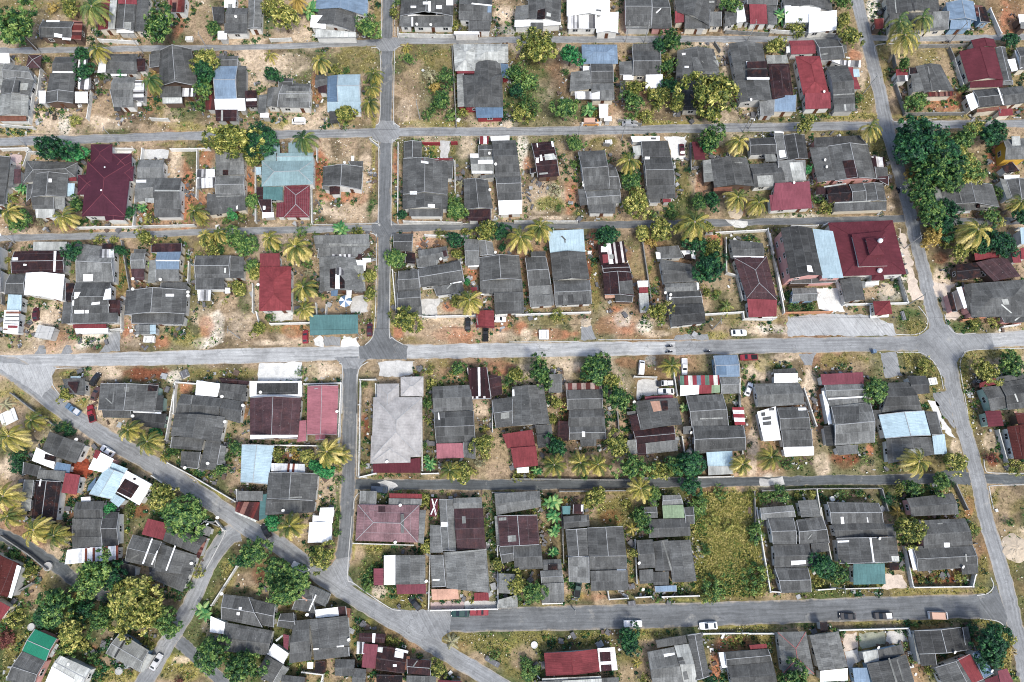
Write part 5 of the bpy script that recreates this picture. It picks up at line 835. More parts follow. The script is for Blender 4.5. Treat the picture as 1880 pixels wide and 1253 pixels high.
PAINT = '''A0 o 150 80 260 120 .8;o 480 40 110 120 .8;t 1420 180 160 160 .9;r 1270 200 60 110 .7;s 640 290 70 40 .8;s 380 850 130 90 .9;w 460 900 50 80 .9;t 720 780 110 230 .8;s 800 890 190 60 .9;k 730 620 60 80 .7;r 1060 720 70 150 .6;o 1150 720 60 160 .7;s 1240 830 60 90 .7;g 1350 790 110 110 .7;y 170 950 200 35 .9;t 1640 900 250 60 .7;s 1800 520 130 300 .8;k 1750 760 80 120 .4;y 1330 910 160 30 .7;r 530 80 60 60 .6;t 330 170 150 120 .4
A1 g 60 150 90 90 .8;s 335 230 60 80 1;o 870 200 30 200 .8;s 230 480 220 130 .9;k 340 420 110 80 .5;r 440 650 55 180 .8;s 460 830 100 90 .6;o 720 430 180 90 .9;y 130 890 140 30 .8;o 1180 470 190 200 .7;t 1130 600 140 220 .7;g 1260 650 120 190 .6;o 1330 430 100 80 .8;s 1060 800 60 90 .7;y 1280 890 300 25 .8;s 1780 110 90 70 1;c 1780 220 130 40 1;w 1810 890 60 40 1;d 1860 700 60 250 .6;y 600 890 150 30 .6
B1 t 650 130 230 90 .8;k 580 150 60 70 .8;r 450 330 60 190 1;b 430 370 30 130 .8;r 640 520 200 60 .9;s 800 340 60 180 .7;s 560 620 160 90 .9;t 750 620 120 120 .6;y 850 200 18 500 .9;g 820 620 30 120 .7;y 1260 185 75 65 1;o 1420 180 30 60 .8;r 1005 300 18 200 .9;y 1000 560 18 180 .8;g 1420 540 70 130 .8;s 1500 170 80 120 .6;s 1780 640 110 50 .7;r 1240 850 130 50 .8;r 1440 860 60 60 .6;y 985 850 12 200 .8
A2 o 100 420 180 130 .8;g 120 620 180 220 .8;d 330 620 90 160 .6;s 40 340 70 50 .6;t 800 180 40 160 .8;s 830 215 180 30 .7;r 1240 220 70 30 1;s 1370 320 120 40 .8;s 1530 430 40 120 .9;r 1620 720 40 90 .8;s 1690 790 130 60 .9;y 1100 890 220 30 .9;c 60 230 150 35 .8;c 520 230 150 25 .8;d 1150 620 100 170 .5
B2 w 70 200 45 150 1;s 60 500 40 120 .9;r 110 280 40 60 .7;t 400 250 70 180 .7;y 270 570 160 70 .9;g 280 570 120 50 .5;r 420 530 50 130 .9;s 250 665 220 20 .9;o 640 130 130 60 .9;k 730 240 60 120 .5;o 1220 420 70 170 .8;g 1230 580 90 80 .7;r 1450 180 110 60 1;r 1360 420 40 100 .8;r 1620 620 60 60 .9;r 580 820 50 110 1;b 560 960 40 260 .8;o 590 1100 30 140 .7;t 900 950 60 160 .7;g 870 850 60 60 .7;o 1030 1050 40 220 .8;r 1470 810 80 60 1;t 1560 1150 70 100 .7;g 480 640 60 40 .7
A3 w 800 80 70 90 1;s 800 180 60 50 .8;r 660 400 60 60 .8;o 740 680 70 140 .9;s 720 540 40 90 .7;y 560 830 240 30 .9;o 870 560 60 200 .9;t 940 650 70 160 .8;b 1380 720 90 80 .8;r 1300 760 160 50 .8;o 1260 400 160 80 .7;t 1310 520 80 150 .7;y 1200 840 360 25 .9;r 1760 150 60 170 .9;o 1850 600 60 100 .6;y 600 960 200 20 .9;b 1840 790 70 30 .8
B3 o 830 150 70 80 .9;o 900 350 40 120 .8;s 930 590 50 40 .9;w 240 660 180 25 .8;w 1010 1000 70 260 .9;s 1300 1100 100 90 .9;o 1210 1040 30 60 .7;r 1660 240 60 110 1;b 1280 950 70 70 .7;d 1300 300 160 200 .6;d 1500 800 300 120 .7
B0 r 1340 480 60 260 1;s 1260 270 60 110 .9;r 1480 240 60 80 .9;r 1440 550 50 70 .9;r 1790 420 40 120 .9;b 1060 650 60 60 .8;s 60 770 300 30 .9;r 600 745 200 20 .7;o 1250 140 120 25 .8;o 260 170 80 20 .8;o 1200 830 220 40 .7;o 1500 880 160 90 .8;o 880 1010 50 120 .8;b 880 1090 50 120 .7;o 30 1010 50 150 .6
C0 s 290 600 140 130 1;w 290 660 50 90 1;s 380 500 80 90 .9;o 60 740 200 60 .7;w 640 720 130 70 .9;r 920 680 60 90 .9;s 950 730 100 60 .8;r 1150 740 70 50 .8;w 1560 640 60 150 1;w 1500 740 120 40 1;s 1450 560 90 80 .8;y 1350 700 120 70 .7;s 1720 620 100 130 .7;r 1480 640 60 70 .6;t 1750 740 140 40 .8;o 870 250 50 230 .8;o 1340 200 50 200 .7;g 1760 440 60 120 .7;y 500 960 110 30 .8;b 1060 970 200 60 .9;w 1260 990 70 50 .9;s 780 970 100 60 .8;o 1600 970 300 50 .8;y 580 1190 50 60 .8;t 30 1050 90 120 .7;y 90 1130 120 60 .8;r 1340 1060 60 50 .8;k 700 1100 50 80 .6
C1 o 200 640 180 60 .9;r 270 660 110 60 .7;s 100 745 150 25 .9;t 560 490 180 60 .8;s 780 480 60 80 .7;y 840 600 20 180 .8;r 1020 660 60 70 .9;o 1120 720 120 25 .8;t 1270 660 150 70 .9;r 1430 680 120 60 .7;s 1750 690 140 60 .8;r 1780 620 80 60 .5;r 1550 270 40 90 .9;r 1390 480 60 50 .9;y 980 500 18 260 .8;s 480 950 130 70 1;o 400 950 60 60 .5;c 1000 920 150 60 .7;o 1330 890 120 30 .8;r 1780 930 100 50 .9;t 1640 1180 40 100 .8;t 800 1140 40 120 .8;k 1690 910 150 40 .4
C2 r 60 640 60 50 .9;s 100 690 40 60 1;o 320 580 130 60 .8;r 330 680 150 40 .9;t 460 600 70 60 .7;r 760 620 140 70 .8;w 800 570 60 60 .9;r 730 500 60 30 .9;w 950 610 60 60 1;s 1050 680 100 25 .9;y 1440 690 130 30 .9;s 1760 640 160 60 .9;o 1600 580 80 60 .6;s 420 910 130 40 .9;r 560 940 100 40 .8;o 120 870 150 30 .8;r 800 880 90 40 .8;c 1000 880 60 60 .9;s 1760 960 110 60 .9;t 1700 1080 80 120 .8;k 900 960 70 60 .5;o 600 300 40 220 .8;o 900 180 80 130 .5
C3 w 80 650 100 40 1;o 90 580 80 30 .6;g 1050 570 90 80 .9;o 1100 640 70 60 .8;t 830 370 120 60 .8;c 900 380 80 60 .6;g 290 490 120 25 .9;y 100 900 150 50 .8;s 150 850 120 50 .8;o 600 880 220 70 .9;t 640 920 140 60 .7;y 1120 870 130 70 .9;o 1230 980 60 120 .8;y 1450 1000 40 260 1;y 1650 820 200 40 .9;o 1600 980 100 90 .7;g 1450 630 120 40 .9;w 1780 680 140 30 .8;s 340 1020 50 120 .8;r 410 1180 30 130 1
D0 y 130 120 120 70 .8;y 330 330 110 60 .9;t 60 340 130 150 .8;s 60 680 90 80 .8;s 640 590 60 80 .9;b 570 720 60 50 1;r 520 950 50 180 .8;s 600 840 30 100 .7;b 1300 1010 140 50 .5;y 1350 800 200 30 .7;t 1660 740 60 140 .8;b 1450 750 70 30 .8;y 1560 900 90 30 .7;y 1470 250 50 200 .4;k 1200 330 40 220 .6;r 1760 300 40 70 .7;b 1010 1010 60 50 .7;d 900 1080 60 150 .6;y 600 230 60 40 .8
D1 t 800 200 45 110 .9;b 790 400 35 120 .9;g 640 300 14 300 .9;g 590 1050 20 200 .9;s 1610 290 60 60 .8;b 260 620 90 40 .8;y 730 1150 15 150 .9;d 1230 400 30 260 .7;g 1080 850 100 20 .7;w 960 830 60 40 1;o 1780 850 120 20 .7
D2 o 740 1010 130 120 1;b 720 1060 80 50 .6;o 650 885 220 14 .9;b 380 300 40 130 .8;r 1260 530 30 60 .9;s 1730 560 40 230 .9;t 1690 220 60 150 .8;y 1530 1050 230 280 1;w 1830 800 50 50 1;g 1480 770 120 14 .8
D3 s 330 150 60 150 .9;r 415 330 35 110 1;s 330 420 30 160 .6;s 420 680 60 70 .9;b 640 640 130 60 .9;t 740 700 60 40 .8;r 770 580 30 50 1;y 1500 300 50 250 1;o 1560 640 40 90 .9;s 1660 510 80 80 .9;b 1660 640 50 50 .9;o 1780 950 170 90 1;t 1820 900 100 50 .9;s 1860 1180 90 60 1;o 1470 1030 60 160 .9;r 1480 1010 40 90 .6;s 1390 560 40 70 .9;g 400 840 400 18 .9;d 600 900 250 40 .7;t 1390 920 60 20 .5;o 260 640 60 50 .4
E0 d 600 640 300 160 .6;o 330 560 120 80 .6;t 240 640 70 110 .8;y 90 1020 120 110 .9;o 80 1120 80 120 .8;y 860 1200 220 60 .9;y 1340 1160 150 100 1;s 1320 1090 60 30 .8;t 1760 520 110 60 .9;k 1750 480 100 60 .5;y 1590 180 20 90 1;g 1480 380 70 200 .8;y 1640 450 50 100 .8;r 680 1040 50 80 .7;d 500 900 300 100 .4;e 60 250 160 60 .8;s 1490 870 40 60 .8
E1 y 820 290 150 30 1;o 800 380 110 60 1;t 720 330 60 80 .8;g 810 480 60 120 .9;o 1000 640 150 60 .9;y 1190 690 60 40 .9;s 900 600 60 50 .7;y 700 230 15 120 1;y 800 830 60 60 .9;o 700 920 30 120 .8;o 1600 940 220 40 1;y 1750 1000 200 80 .9;t 1600 1080 90 60 .8;o 1860 1120 100 120 .9;g 590 80 20 180 .9;y 1790 690 50 20 .9;b 20 480 50 80 .8
E2 y 470 640 100 40 1;r 560 640 120 30 .5;g 440 680 160 20 .8;g 850 640 60 40 .7;y 860 480 20 150 .6;y 1180 660 180 18 .9;y 120 920 160 40 1;o 300 960 260 50 .9;t 90 1060 120 90 .8;y 640 940 150 40 1;y 980 900 220 40 1;o 860 1080 60 150 .8;y 1620 860 260 20 .9;r 1480 1120 60 130 1;r 1560 980 150 60 .9;y 1540 300 180 300 1;o 1600 480 120 120 .7;t 830 1180 80 60 .7
E3 b 1280 510 200 40 1;o 1590 430 40 120 1;y 1300 600 240 20 1;y 1570 600 60 30 1;y 1600 820 130 40 1;g 1400 810 200 20 .9;y 1100 815 200 16 .9;o 1800 300 100 250 .7;t 1720 100 60 140 .9;w 1810 290 70 50 1;y 1750 1100 50 150 .9;b 1680 1200 60 50 .5;o 1060 1020 40 120 .8;y 730 840 60 20 .9;g 260 830 150 20 .9;y 1740 980 50 80 .8;d 400 500 60 70 .6;o 370 460 50 80 .8'''
for line in PAINT.split('\n'):
    T, rest = line.split(' ', 1)
    for it in rest.split(';'):
        k, x, y, rx, ry, s_ = it.split(); cx, cy = tpx(T, float(x), float(y)); rx, ry = float(rx)*K, float(ry)*K
        m = (np.abs(PX-cx) < rx*1.9) & (np.abs(PY-cy) < ry*1.9)
        if not m.any(): continue
        e = np.sqrt(((PX[m]-cx)/rx)**2 + ((PY[m]-cy)/ry)**2) + (n4[m]-.5)*1.5 + (n3[m]-.5)*.7
        wgt = (1-ss(.65, 1.15, e))*float(s_)*(.55+.45*ss(.38, .5, n3[m])); COLR[m] = COLR[m]*(1-wgt[:, None]) + np.array(SOIL[k])*wgt[:, None]
COLR *= (.82+.36*n3)[..., None]
nx, ny = len(GX), len(GY)
me = bpy.data.meshes.new('ground'); me.vertices.add(nx*ny); me.vertices.foreach_set('co', Pg.astype('f').ravel())
ii = np.arange(nx*ny).reshape(ny, nx); q = np.stack([ii[:-1, :-1], ii[:-1, 1:], ii[1:, 1:], ii[1:, :-1]], -1).reshape(-1, 4)
me.loops.add(q.size); me.loops.foreach_set('vertex_index', q.ravel().astype('i')); me.polygons.add(len(q)); me.polygons.foreach_set('loop_start', np.arange(0, q.size, 4, dtype='i')); me.update(calc_edges=True)
ca = me.color_attributes.new('soil', 'FLOAT_COLOR', 'POINT'); ca.data.foreach_set('color', np.concatenate([COLR.reshape(-1, 3), np.ones((nx*ny, 1))], 1).astype('f').ravel())
g = NG('soil_and_dry_grass'); g.b.inputs['Roughness'].default_value = 1; g.b.inputs['Specular IOR Level'].default_value = .05
at_ = g.n('Attribute'); at_.attribute_name = 'soil'; tc = g.n('TexCoord').outputs['Object']
a1 = g.noise(tc, 1.0, 4, .75); a2 = g.noise(tc, 2.6, 3, .8); a3 = g.noise(tc, 1.9, 2, .6); a4 = g.noise(tc, .45, 4, .7)
f = g.math('MULTIPLY', g.rng(a1, .3, .7, .56, 1.42), g.rng(a2, .3, .7, .72, 1.28)); f = g.math('MULTIPLY', f, g.rng(a4, .3, .7, .82, 1.18))
o = g.scalec(at_.outputs['Color'], f)
o = g.mixc(g.rng(a3, .6, .68, 0, .65), o, g.scalec(o, .3)); o = g.mixc(g.rng(g.noise(tc, 1.4, 2, .7), .66, .74, 0, .22), o, alb(214, 200, 170, k=.86, d=.04))
g.l(o, g.b.inputs['Base Color']); bp = g.n('Bump'); bp.inputs['Strength'].default_value = .6; bp.inputs['Distance'].default_value = .25; g.l(a1, bp.inputs['Height']); g.l(bp.outputs[0], g.b.inputs['Normal'])
me.materials.append(g.m); go = bpy.data.objects.new('ground', me); col.objects.link(go); tag(go, 'dry sandy ground with grass and red soil patches', None, None, 'structure')
# ------------------------------------------------------------------ which half-metre cells are free of roads and roofs
x0_, y0_, NX, NY = -165.0, -50.0, 660, 440
occ = np.zeros((NY, NX), bool); road_m = np.zeros((NY, NX), bool); cxs = x0_+.25+.5*np.arange(NX); cys = y0_+.25+.5*np.arange(NY); CX, CY = np.meshgrid(cxs, cys)
def fill(M, poly):
    xs = [p[0] for p in poly]; ys = [p[1] for p in poly]; i0, i1 = max(0, int((min(xs)-x0_)*2)-1), min(NX, int((max(xs)-x0_)*2)+2); j0, j1 = max(0, int((min(ys)-y0_)*2)-1), min(NY, int((max(ys)-y0_)*2)+2)
    if i0 >= i1 or j0 >= j1: return
    X, Y = CX[j0:j1, i0:i1], CY[j0:j1, i0:i1]; ins = np.zeros(X.shape, bool)
    for a, b in zip(poly, poly[1:]+poly[:1]):
        c = ((a[1] > Y) != (b[1] > Y)) & (X < (b[0]-a[0])*(Y-a[1])/((b[1]-a[1]) or 1e-9)+a[0]); ins ^= c
    M[j0:j1, i0:i1] |= ins
for Q in QUADS: fill(occ, [(p.x, p.y) for p in Q])
for pts, hw in ROADS:
    for a, b in zip(pts, pts[1:]):
        d = (b-a); n = Vector((-d.y, d.x))
        if n.length < 1e-6: continue
        n = n.normalized()*(hw+.2); fill(road_m, [tuple(a+n), tuple(b+n), tuple(b-n), tuple(a-n)])
for P in SHEETS: fill(road_m, [tuple(p) for p in P])
gj = np.searchsorted(GY, cys); gi = np.searchsorted(GX, cxs); CELLC = COLR[np.ix_(gj, gi)]
cp = to_px(np.stack([CX.ravel(), CY.ravel(), np.zeros(CX.size)], 1)); CPX = cp[:, 0].reshape(CX.shape); CPY = cp[:, 1].reshape(CX.shape)
inframe = (CPX > -40) & (CPX < 1920) & (CPY > -40) & (CPY < 1300)
# ------------------------------------------------------------------ grass and litter nobody could count
rg = np.random.default_rng(5)
def tufts(name, label, n, weight, hmin, hmax, mat, wid=.28):
    wgt = (weight*inframe*~occ*~road_m).ravel().astype(float); 
    idx = rg.choice(wgt.size, n, p=wgt/wgt.sum()); x = CX.ravel()[idx]+rg.uniform(-.3, .3, n); y = CY.ravel()[idx]+rg.uniform(-.3, .3, n); m = 3
    V = np.zeros((n*m, 4, 3)); T = np.zeros((n*m, 4)); hh = np.repeat(rg.uniform(hmin, hmax, n), m); xx = np.repeat(x, m)+rg.uniform(-.12, .12, n*m); yy = np.repeat(y, m)+rg.uniform(-.12, .12, n*m)
    a = rg.uniform(0, 2*np.pi, n*m); ln = rg.uniform(.3, 1.0, n*m)*hh; w2 = wid*rg.uniform(.5, 1.2, n*m)*(.5+hh)
    dx, dy = np.cos(a), np.sin(a)
    for k, (u, v) in enumerate(((-1, 0), (1, 0), (.5, 1), (-.5, 1))):
        V[:, k, 0] = xx - dy*w2*.5*u + dx*ln*v; V[:, k, 1] = yy + dx*w2*.5*u + dy*ln*v; V[:, k, 2] = hh*v*.9 - .02
    tone = np.repeat(rg.uniform(0, 1, n), m)+rg.uniform(-.15, .15, n*m); T[:] = tone[:, None]
    me = bpy.data.meshes.new(name); N = n*m; me.vertices.add(N*4); me.vertices.foreach_set('co', V.astype('f').ravel()); me.loops.add(N*4); me.loops.foreach_set('vertex_index', np.arange(N*4, dtype='i')); me.polygons.add(N); me.polygons.foreach_set('loop_start', np.arange(0, N*4, 4, dtype='i')); me.update(calc_edges=True)
    t = me.attributes.new('tone', 'FLOAT', 'CORNER'); t.data.foreach_set('value', T.astype('f').ravel()); me.materials.append(mat); o = bpy.data.objects.new(name, me); col.objects.link(o); tag(o, label, None, None, 'stuff')
greenish = np.clip((CELLC[..., 1]-CELLC[..., 0]*.80)*14, 0, 1)+.02; yellow = np.clip((CELLC[..., 1]*1.0-CELLC[..., 2]*2.2)*14, 0, 1)+.02; edge = np.zeros_like(occ)
for dx in (-2, 0, 2):
    for dy in (-2, 0, 2): edge |= np.roll(np.roll(occ, dx, 1), dy, 0)
field = ((np.abs(CPX-1338) < 62) & (CPY > 905) & (CPY < 1092)).astype(float)
tufts('dry_grass', 'yellowed tufts of dry grass over the plots', 15000, yellow, .12, .4, MATS['leaf_s'])
tufts('weeds', 'green weeds along walls and verges', 15000, greenish+edge*.45, .12, .5, MATS['leaf_m'])  # edge weight crowds extra weeds round the houses, darkening gaps like shade
tufts('tall_grass', 'tall overgrown grass filling the empty plot', 9000, field*(.35+n4[np.ix_(gj, gi)]), .25, .8, MATS['leaf_f'], .2)
tufts('tall_weeds', 'dark green weeds growing in the overgrown plot', 700, field*ss(.54, .6, n2[np.ix_(gj, gi)])+((np.abs(CPX-815) < 30) & (np.abs(CPY-180) < 40))*.15, .4, .9, MATS['leaf_m'], .3)
def litter(name, label, n, weight, mat, smin, smax, flat):
    wgt = (weight*inframe*~occ*~road_m).ravel().astype(float); idx = rg.choice(wgt.size, n, p=wgt/wgt.sum()); mb = MB()
    for i in idx:
        x = CX.ravel()[i]+rg.uniform(-.3, .3); y = CY.ravel()[i]+rg.uniform(-.3, .3); s = smin*(smax/smin)**(rg.random()**1.6); asp = rg.uniform(.25, 1)
        mb.box((x, y, rg.uniform(-.05, .25)), s, s*asp, rg.uniform(.05, flat), rg.uniform(0, 3.14))
    tag(obj(name, mb, mat), label, None, None, 'stuff')
near = np.zeros_like(occ)
for k in range(0, 7, 2):
    for s1, s2 in ((k, 0), (-k, 0), (0, k), (0, -k)): near |= np.roll(np.roll(occ, s1, 1), s2, 0)
lw = near*np.clip(n4[np.ix_(gj, gi)]-.42, 0, 1)
litter('rubble', 'pale broken bricks and cement scraps in the yards', 1900, lw+.002, MATS['wall_block'], .12, .8, .35)
litter('debris', 'white sheets and boards lying in the yards', 420, lw, MATS['wall_white'], .2, 1.3, .3)
litter('scrap', 'grey brown scrap and boards lying in the yards', 1500, lw, MATS['scrap_wood'], .2, 1.5, .5)
litter('scrap', 'silvery tin and pipe scrap lying in the yards', 900, lw, MATS['trim'], .2, 1.6, .35)
litter('scrap', 'dark junk and bins lying in the yards', 1900, lw, MATS['trim_dark'], .3, 1.6, .7)
def undergrowth(name, label, n, weight, mat, r0, r1):
    wgt = (weight*inframe*~occ*~road_m).ravel().astype(float); idx = rg.choice(wgt.size, n, p=wgt/wgt.sum()); m = 34; N = n*m
    r = np.repeat(rg.uniform(r0, r1, n), m); cx = np.repeat(CX.ravel()[idx], m); cy = np.repeat(CY.ravel()[idx], m); d = rg.normal(0, 1, (N, 3)); d /= np.linalg.norm(d, axis=1)[:, None]; d[:, 2] = np.abs(d[:, 2])
    c = np.stack([cx, cy, np.zeros(N)], 1) + d*(r*rg.random(N)**.35)[:, None]; nn = d + rg.normal(0, .6, (N, 3)); nn /= np.linalg.norm(nn, axis=1)[:, None]
    a = np.cross(nn, rg.normal(0, 1, (N, 3))); a /= np.linalg.norm(a, axis=1)[:, None]; b = np.cross(nn, a); s = (rg.uniform(.1, .2, N))[:, None]
    Vv = np.stack([c-a*s*1.5, c-b*s*.7, c+a*s*1.5, c+b*s*.7], 1); T = np.repeat(np.repeat(rg.uniform(.1, .8, n), m)+rg.normal(0, .14, N), 4)
    me = bpy.data.meshes.new(name); me.vertices.add(N*4); me.vertices.foreach_set('co', Vv.astype('f').ravel()); me.loops.add(N*4); me.loops.foreach_set('vertex_index', np.arange(N*4, dtype='i')); me.polygons.add(N); me.polygons.foreach_set('loop_start', np.arange(0, N*4, 4, dtype='i')); me.update(calc_edges=True)
    t = me.attributes.new('tone', 'FLOAT', 'CORNER'); t.data.foreach_set('value', T.astype('f')); me.materials.append(mat); o = bpy.data.objects.new(name, me); col.objects.link(o); tag(o, label, None, None, 'stuff')
sub = lambda A: A[np.ix_(gj, gi)]
gm = near*np.clip(sub(fbm(XX, YY, .11, 61))-.40, 0, 1)*(.5+.5*sub(south))
undergrowth('undergrowth', 'dark green undergrowth along the house walls, added partly in place of shade', 2300, gm, MATS['leaf_d'], .35, 1.0)  # garden greenery, with dark leaves massed at walls to stand in for shade
undergrowth('undergrowth', 'mid green undergrowth in the gardens', 1500, gm+.004*greenish, MATS['leaf_m'], .3, .9)
undergrowth('undergrowth', 'yellowish undergrowth in the gardens', 700, gm, MATS['leaf_y'], .3, .8)
litter('gravel', 'loose stones over the bare plots', 3500, np.clip(1-near*.5, 0, 1)*np.clip(n2[np.ix_(gj, gi)]-.4, 0, 1), MATS['wall_cream'], .1, .42, .2)
# ------------------------------------------------------------------ plants: prototypes in units of the crown radius, then copies
def tree_proto(kind, seed):
    q = np.random.default_rng(seed); shrub = kind == 'shrub'; cz = .55 if shrub else 1.25
    lob = [(q.normal(0, .3, 3)*np.array([1, 1, .5]), q.uniform(.45, .7)) for _ in range(8)] + [(np.zeros(3), .72)]
    V = []; T = []; nc = 180 if not shrub else 50
    for i in range(nc):
        c, r = lob[q.integers(len(lob))]; d = q.normal(0, 1, 3); d[2] = abs(d[2])*1.0-.35; d /= np.linalg.norm(d)
        p = c + d*r*q.uniform(.8, 1.02); cr = q.uniform(.09, .17) if not shrub else q.uniform(.14, .26); ct_ = q.uniform(.15, .85); nl = 24
        for k in range(nl):
            e = q.normal(0, 1, 3); e /= np.linalg.norm(e); pp = p + e*cr*q.random()**.4; n = e*.5 + d*.5 + q.normal(0, .45, 3) + np.array([0, 0, .35]); n /= np.linalg.norm(n)
            a = np.cross(n, q.normal(0, 1, 3)); a /= np.linalg.norm(a); b = np.cross(n, a); s = q.uniform(.038, .066); l = s*q.uniform(1.1, 1.9)
            V.append([pp-a*l, pp-b*s*.6, pp+a*l, pp+b*s*.6]); T.append(ct_+q.normal(0, .22))
    V = np.array(V); V[..., 2] = V[..., 2]*.85 + cz
    rad = np.percentile(np.hypot(V[..., 0], V[..., 1]), 95); V[..., :2] /= rad
    mb = MB()
    for f, t in zip(V, T): mb.face(f, None, t)
    tr = MB()
    if shrub:
        for k in range(5): a = q.uniform(0, 6.28); tr.tube((0, 0, -.02), (math.cos(a)*.35, math.sin(a)*.35, .6), .035, .015, 5)
    else:
        top = Vector((q.normal(0, .05), q.normal(0, .05), .72)); tr.tube((0, 0, -.03), top, .085, .06, 8)
        for k in range(6):
            a = k*1.05+q.uniform(-.3, .3); e = top+Vector((math.cos(a)*.5, math.sin(a)*.5, q.uniform(.35, .6))); tr.tube(top-Vector((0, 0, .06)), e, .042, .015, 5); tr.tube(e.lerp(top, .4), e+Vector((q.normal(0, .2), q.normal(0, .2), .15)), .02, .008, 4)
    return mb, tr, cz
def palm_proto(seed, nf, wind=0.0, small=False):
    q = np.random.default_rng(seed); hz = 1.9 if not small else .5; mb = MB(); top = Vector((0, 0, hz)); tr = MB(); P = [Vector((q.normal(0, .12), q.normal(0, .12), -.03)), Vector((q.normal(0, .05), q.normal(0, .05), hz*.5)), top]
    tr.tube(P[0], P[1], .085, .06, 8); tr.tube(P[1], P[2], .06, .05, 8); tr.tube(top-Vector((0, 0, .06)), top+Vector((0, 0, .07)), .1, .05, 8)
    for i in range(nf):
        az = i*2.39996+q.uniform(-.2, .2); lvl = i/nf; el = math.radians(58-92*lvl+q.uniform(-8, 8)); L = q.uniform(.92, 1.12)*(1 if lvl > .12 else .8); tone = q.uniform(.1, .6)+.42*min(1, lvl*1.5)
        d = Vector((math.cos(az)*math.cos(el), math.sin(az)*math.cos(el), math.sin(el))); p = top.copy(); pts = [p.copy()]; n = 11
        for k in range(n):
            d = (d + Vector((wind*.05, -wind*.03, -.17-.03*k*.5))).normalized(); p = p + d*L*1.16/n; pts.append(p.copy())
        for k in range(n): mb.bar(pts[k], pts[k+1], .022*(1.2-k/n), .014, tone=tone+.1)
        for k in range(1, n+1):
            u = k/n; t = (pts[k]-pts[k-1]).normalized(); s = t.cross(Vector((0, 0, 1)))
            if s.length < .05: s = Vector((-math.sin(az), math.cos(az), 0))
            s.normalize(); ll = .17*math.sin(math.pi*(.12+.8*u))**.7+.03
            for sg in (-1, 1):
                for half in (0, .5):
                    b = pts[k-1].lerp(pts[k], half); e = b + (s*sg*.62 + t*.52 - Vector((0, 0, .5+q.uniform(-.15, .2))))*ll*q.uniform(.85, 1.15); w_ = t*.024
                    mb.face([b-w_, b+w_, e+w_*.45, e-w_*.45], None, tone+.35*(u-.5)+q.normal(0, .1))
    return mb, tr, hz
def banana_proto(seed):
    q = np.random.default_rng(seed); mb = MB(); tr = MB()
    for s in range(3):
        b = Vector((q.normal(0, .22), q.normal(0, .22), 0)); hz = q.uniform(.55, .8); tr.tube(b-Vector((0, 0, .03)), b+Vector((0, 0, hz)), .06, .045, 6)
        for i in range(8):
            az = i*2.4+q.uniform(-.3, .3); el = math.radians(65-9*i); d = Vector((math.cos(az)*math.cos(el), math.sin(az)*math.cos(el), math.sin(el))); p = b+Vector((0, 0, hz)); tn = q.uniform(.1, .9); L = q.uniform(.6, .85); n = 7; prev = None
            for k in range(n+1):
                u = k/n; s_ = Vector((-math.sin(az), math.cos(az), 0)); w_ = .13*math.sin(math.pi*min(.97, .08+u*.92))**.6; sag = Vector((0, 0, -.05)); row = (p-s_*w_+sag, p, p+s_*w_+sag)
                if prev:
                    mb.face([prev[0], prev[1], row[1], row[0]], None, tn+q.normal(0, .06)); mb.face([prev[1], prev[2], row[2], row[1]], None, tn+.1+q.normal(0, .06))
                prev = row; d = (d+Vector((0, 0, -.17))).normalized(); p = p+d*L/n
    return mb, tr, .6
PROTO = {'tree': [tree_proto('tree', s) for s in range(6)], 'shrub': [tree_proto('shrub', 50+s) for s in range(4)], 'palm': [palm_proto(80+s, 26+2*s) for s in range(4)], 'wind': [palm_proto(90, 24, 3.0)], 'small': [palm_proto(95, 13, 0, True)], 'banana': [banana_proto(70), banana_proto(71)]}
READY = {}
def plant(shape, key, px, py, r_px, i):
    r = r_px*scale_at(px, py)*{'tree': 1.24, 'shrub': 1.2, 'palm': 1.08, 'wind': 1.1, 'small': 1.1, 'banana': 1.25}[shape]; lst = PROTO[shape]; v = i % len(lst); cz = lst[v][2]
    if shape in ('palm', 'wind'): r *= 1.0
    base = at(px, py, cz*r*.95); name = {'tree': 'tree', 'shrub': 'shrub', 'palm': 'palm_tree', 'wind': 'palm_tree', 'small': 'young_palm', 'banana': 'banana_plant'}[shape]
    if (shape, v) not in READY:
        root = empty(name, (0, 0, 0)); mb, tr, _ = lst[v]; a = obj('crown', mb, MATS['leaf_m'], root); b = obj('trunk' if shape != 'shrub' else 'stems', tr, MATS['palm_bark' if shape in ('palm', 'wind', 'small') else 'bark'], root); READY[(shape, v)] = (root, a, b); first = True
    else: first = False
    root, a, b = READY[(shape, v)]
    if not first:
        root = root.copy(); col.objects.link(root); a, b = a.copy(), b.copy()
        for o in (a, b): col.objects.link(o); o.parent = root
    a.material_slots[0].link = 'OBJECT'; a.material_slots[0].material = MATS['leaf_'+key]
    q = random.Random(i*31+7); root.location = (base.x, base.y, 0); root.rotation_euler = (0, 0, q.uniform(0, 6.28) if shape != 'wind' else q.uniform(-.2, .2))
    zz = q.uniform(.9, 1.15); root.scale = (r*q.uniform(.93, 1.07), r*q.uniform(.93, 1.07), r*zz); return root, r
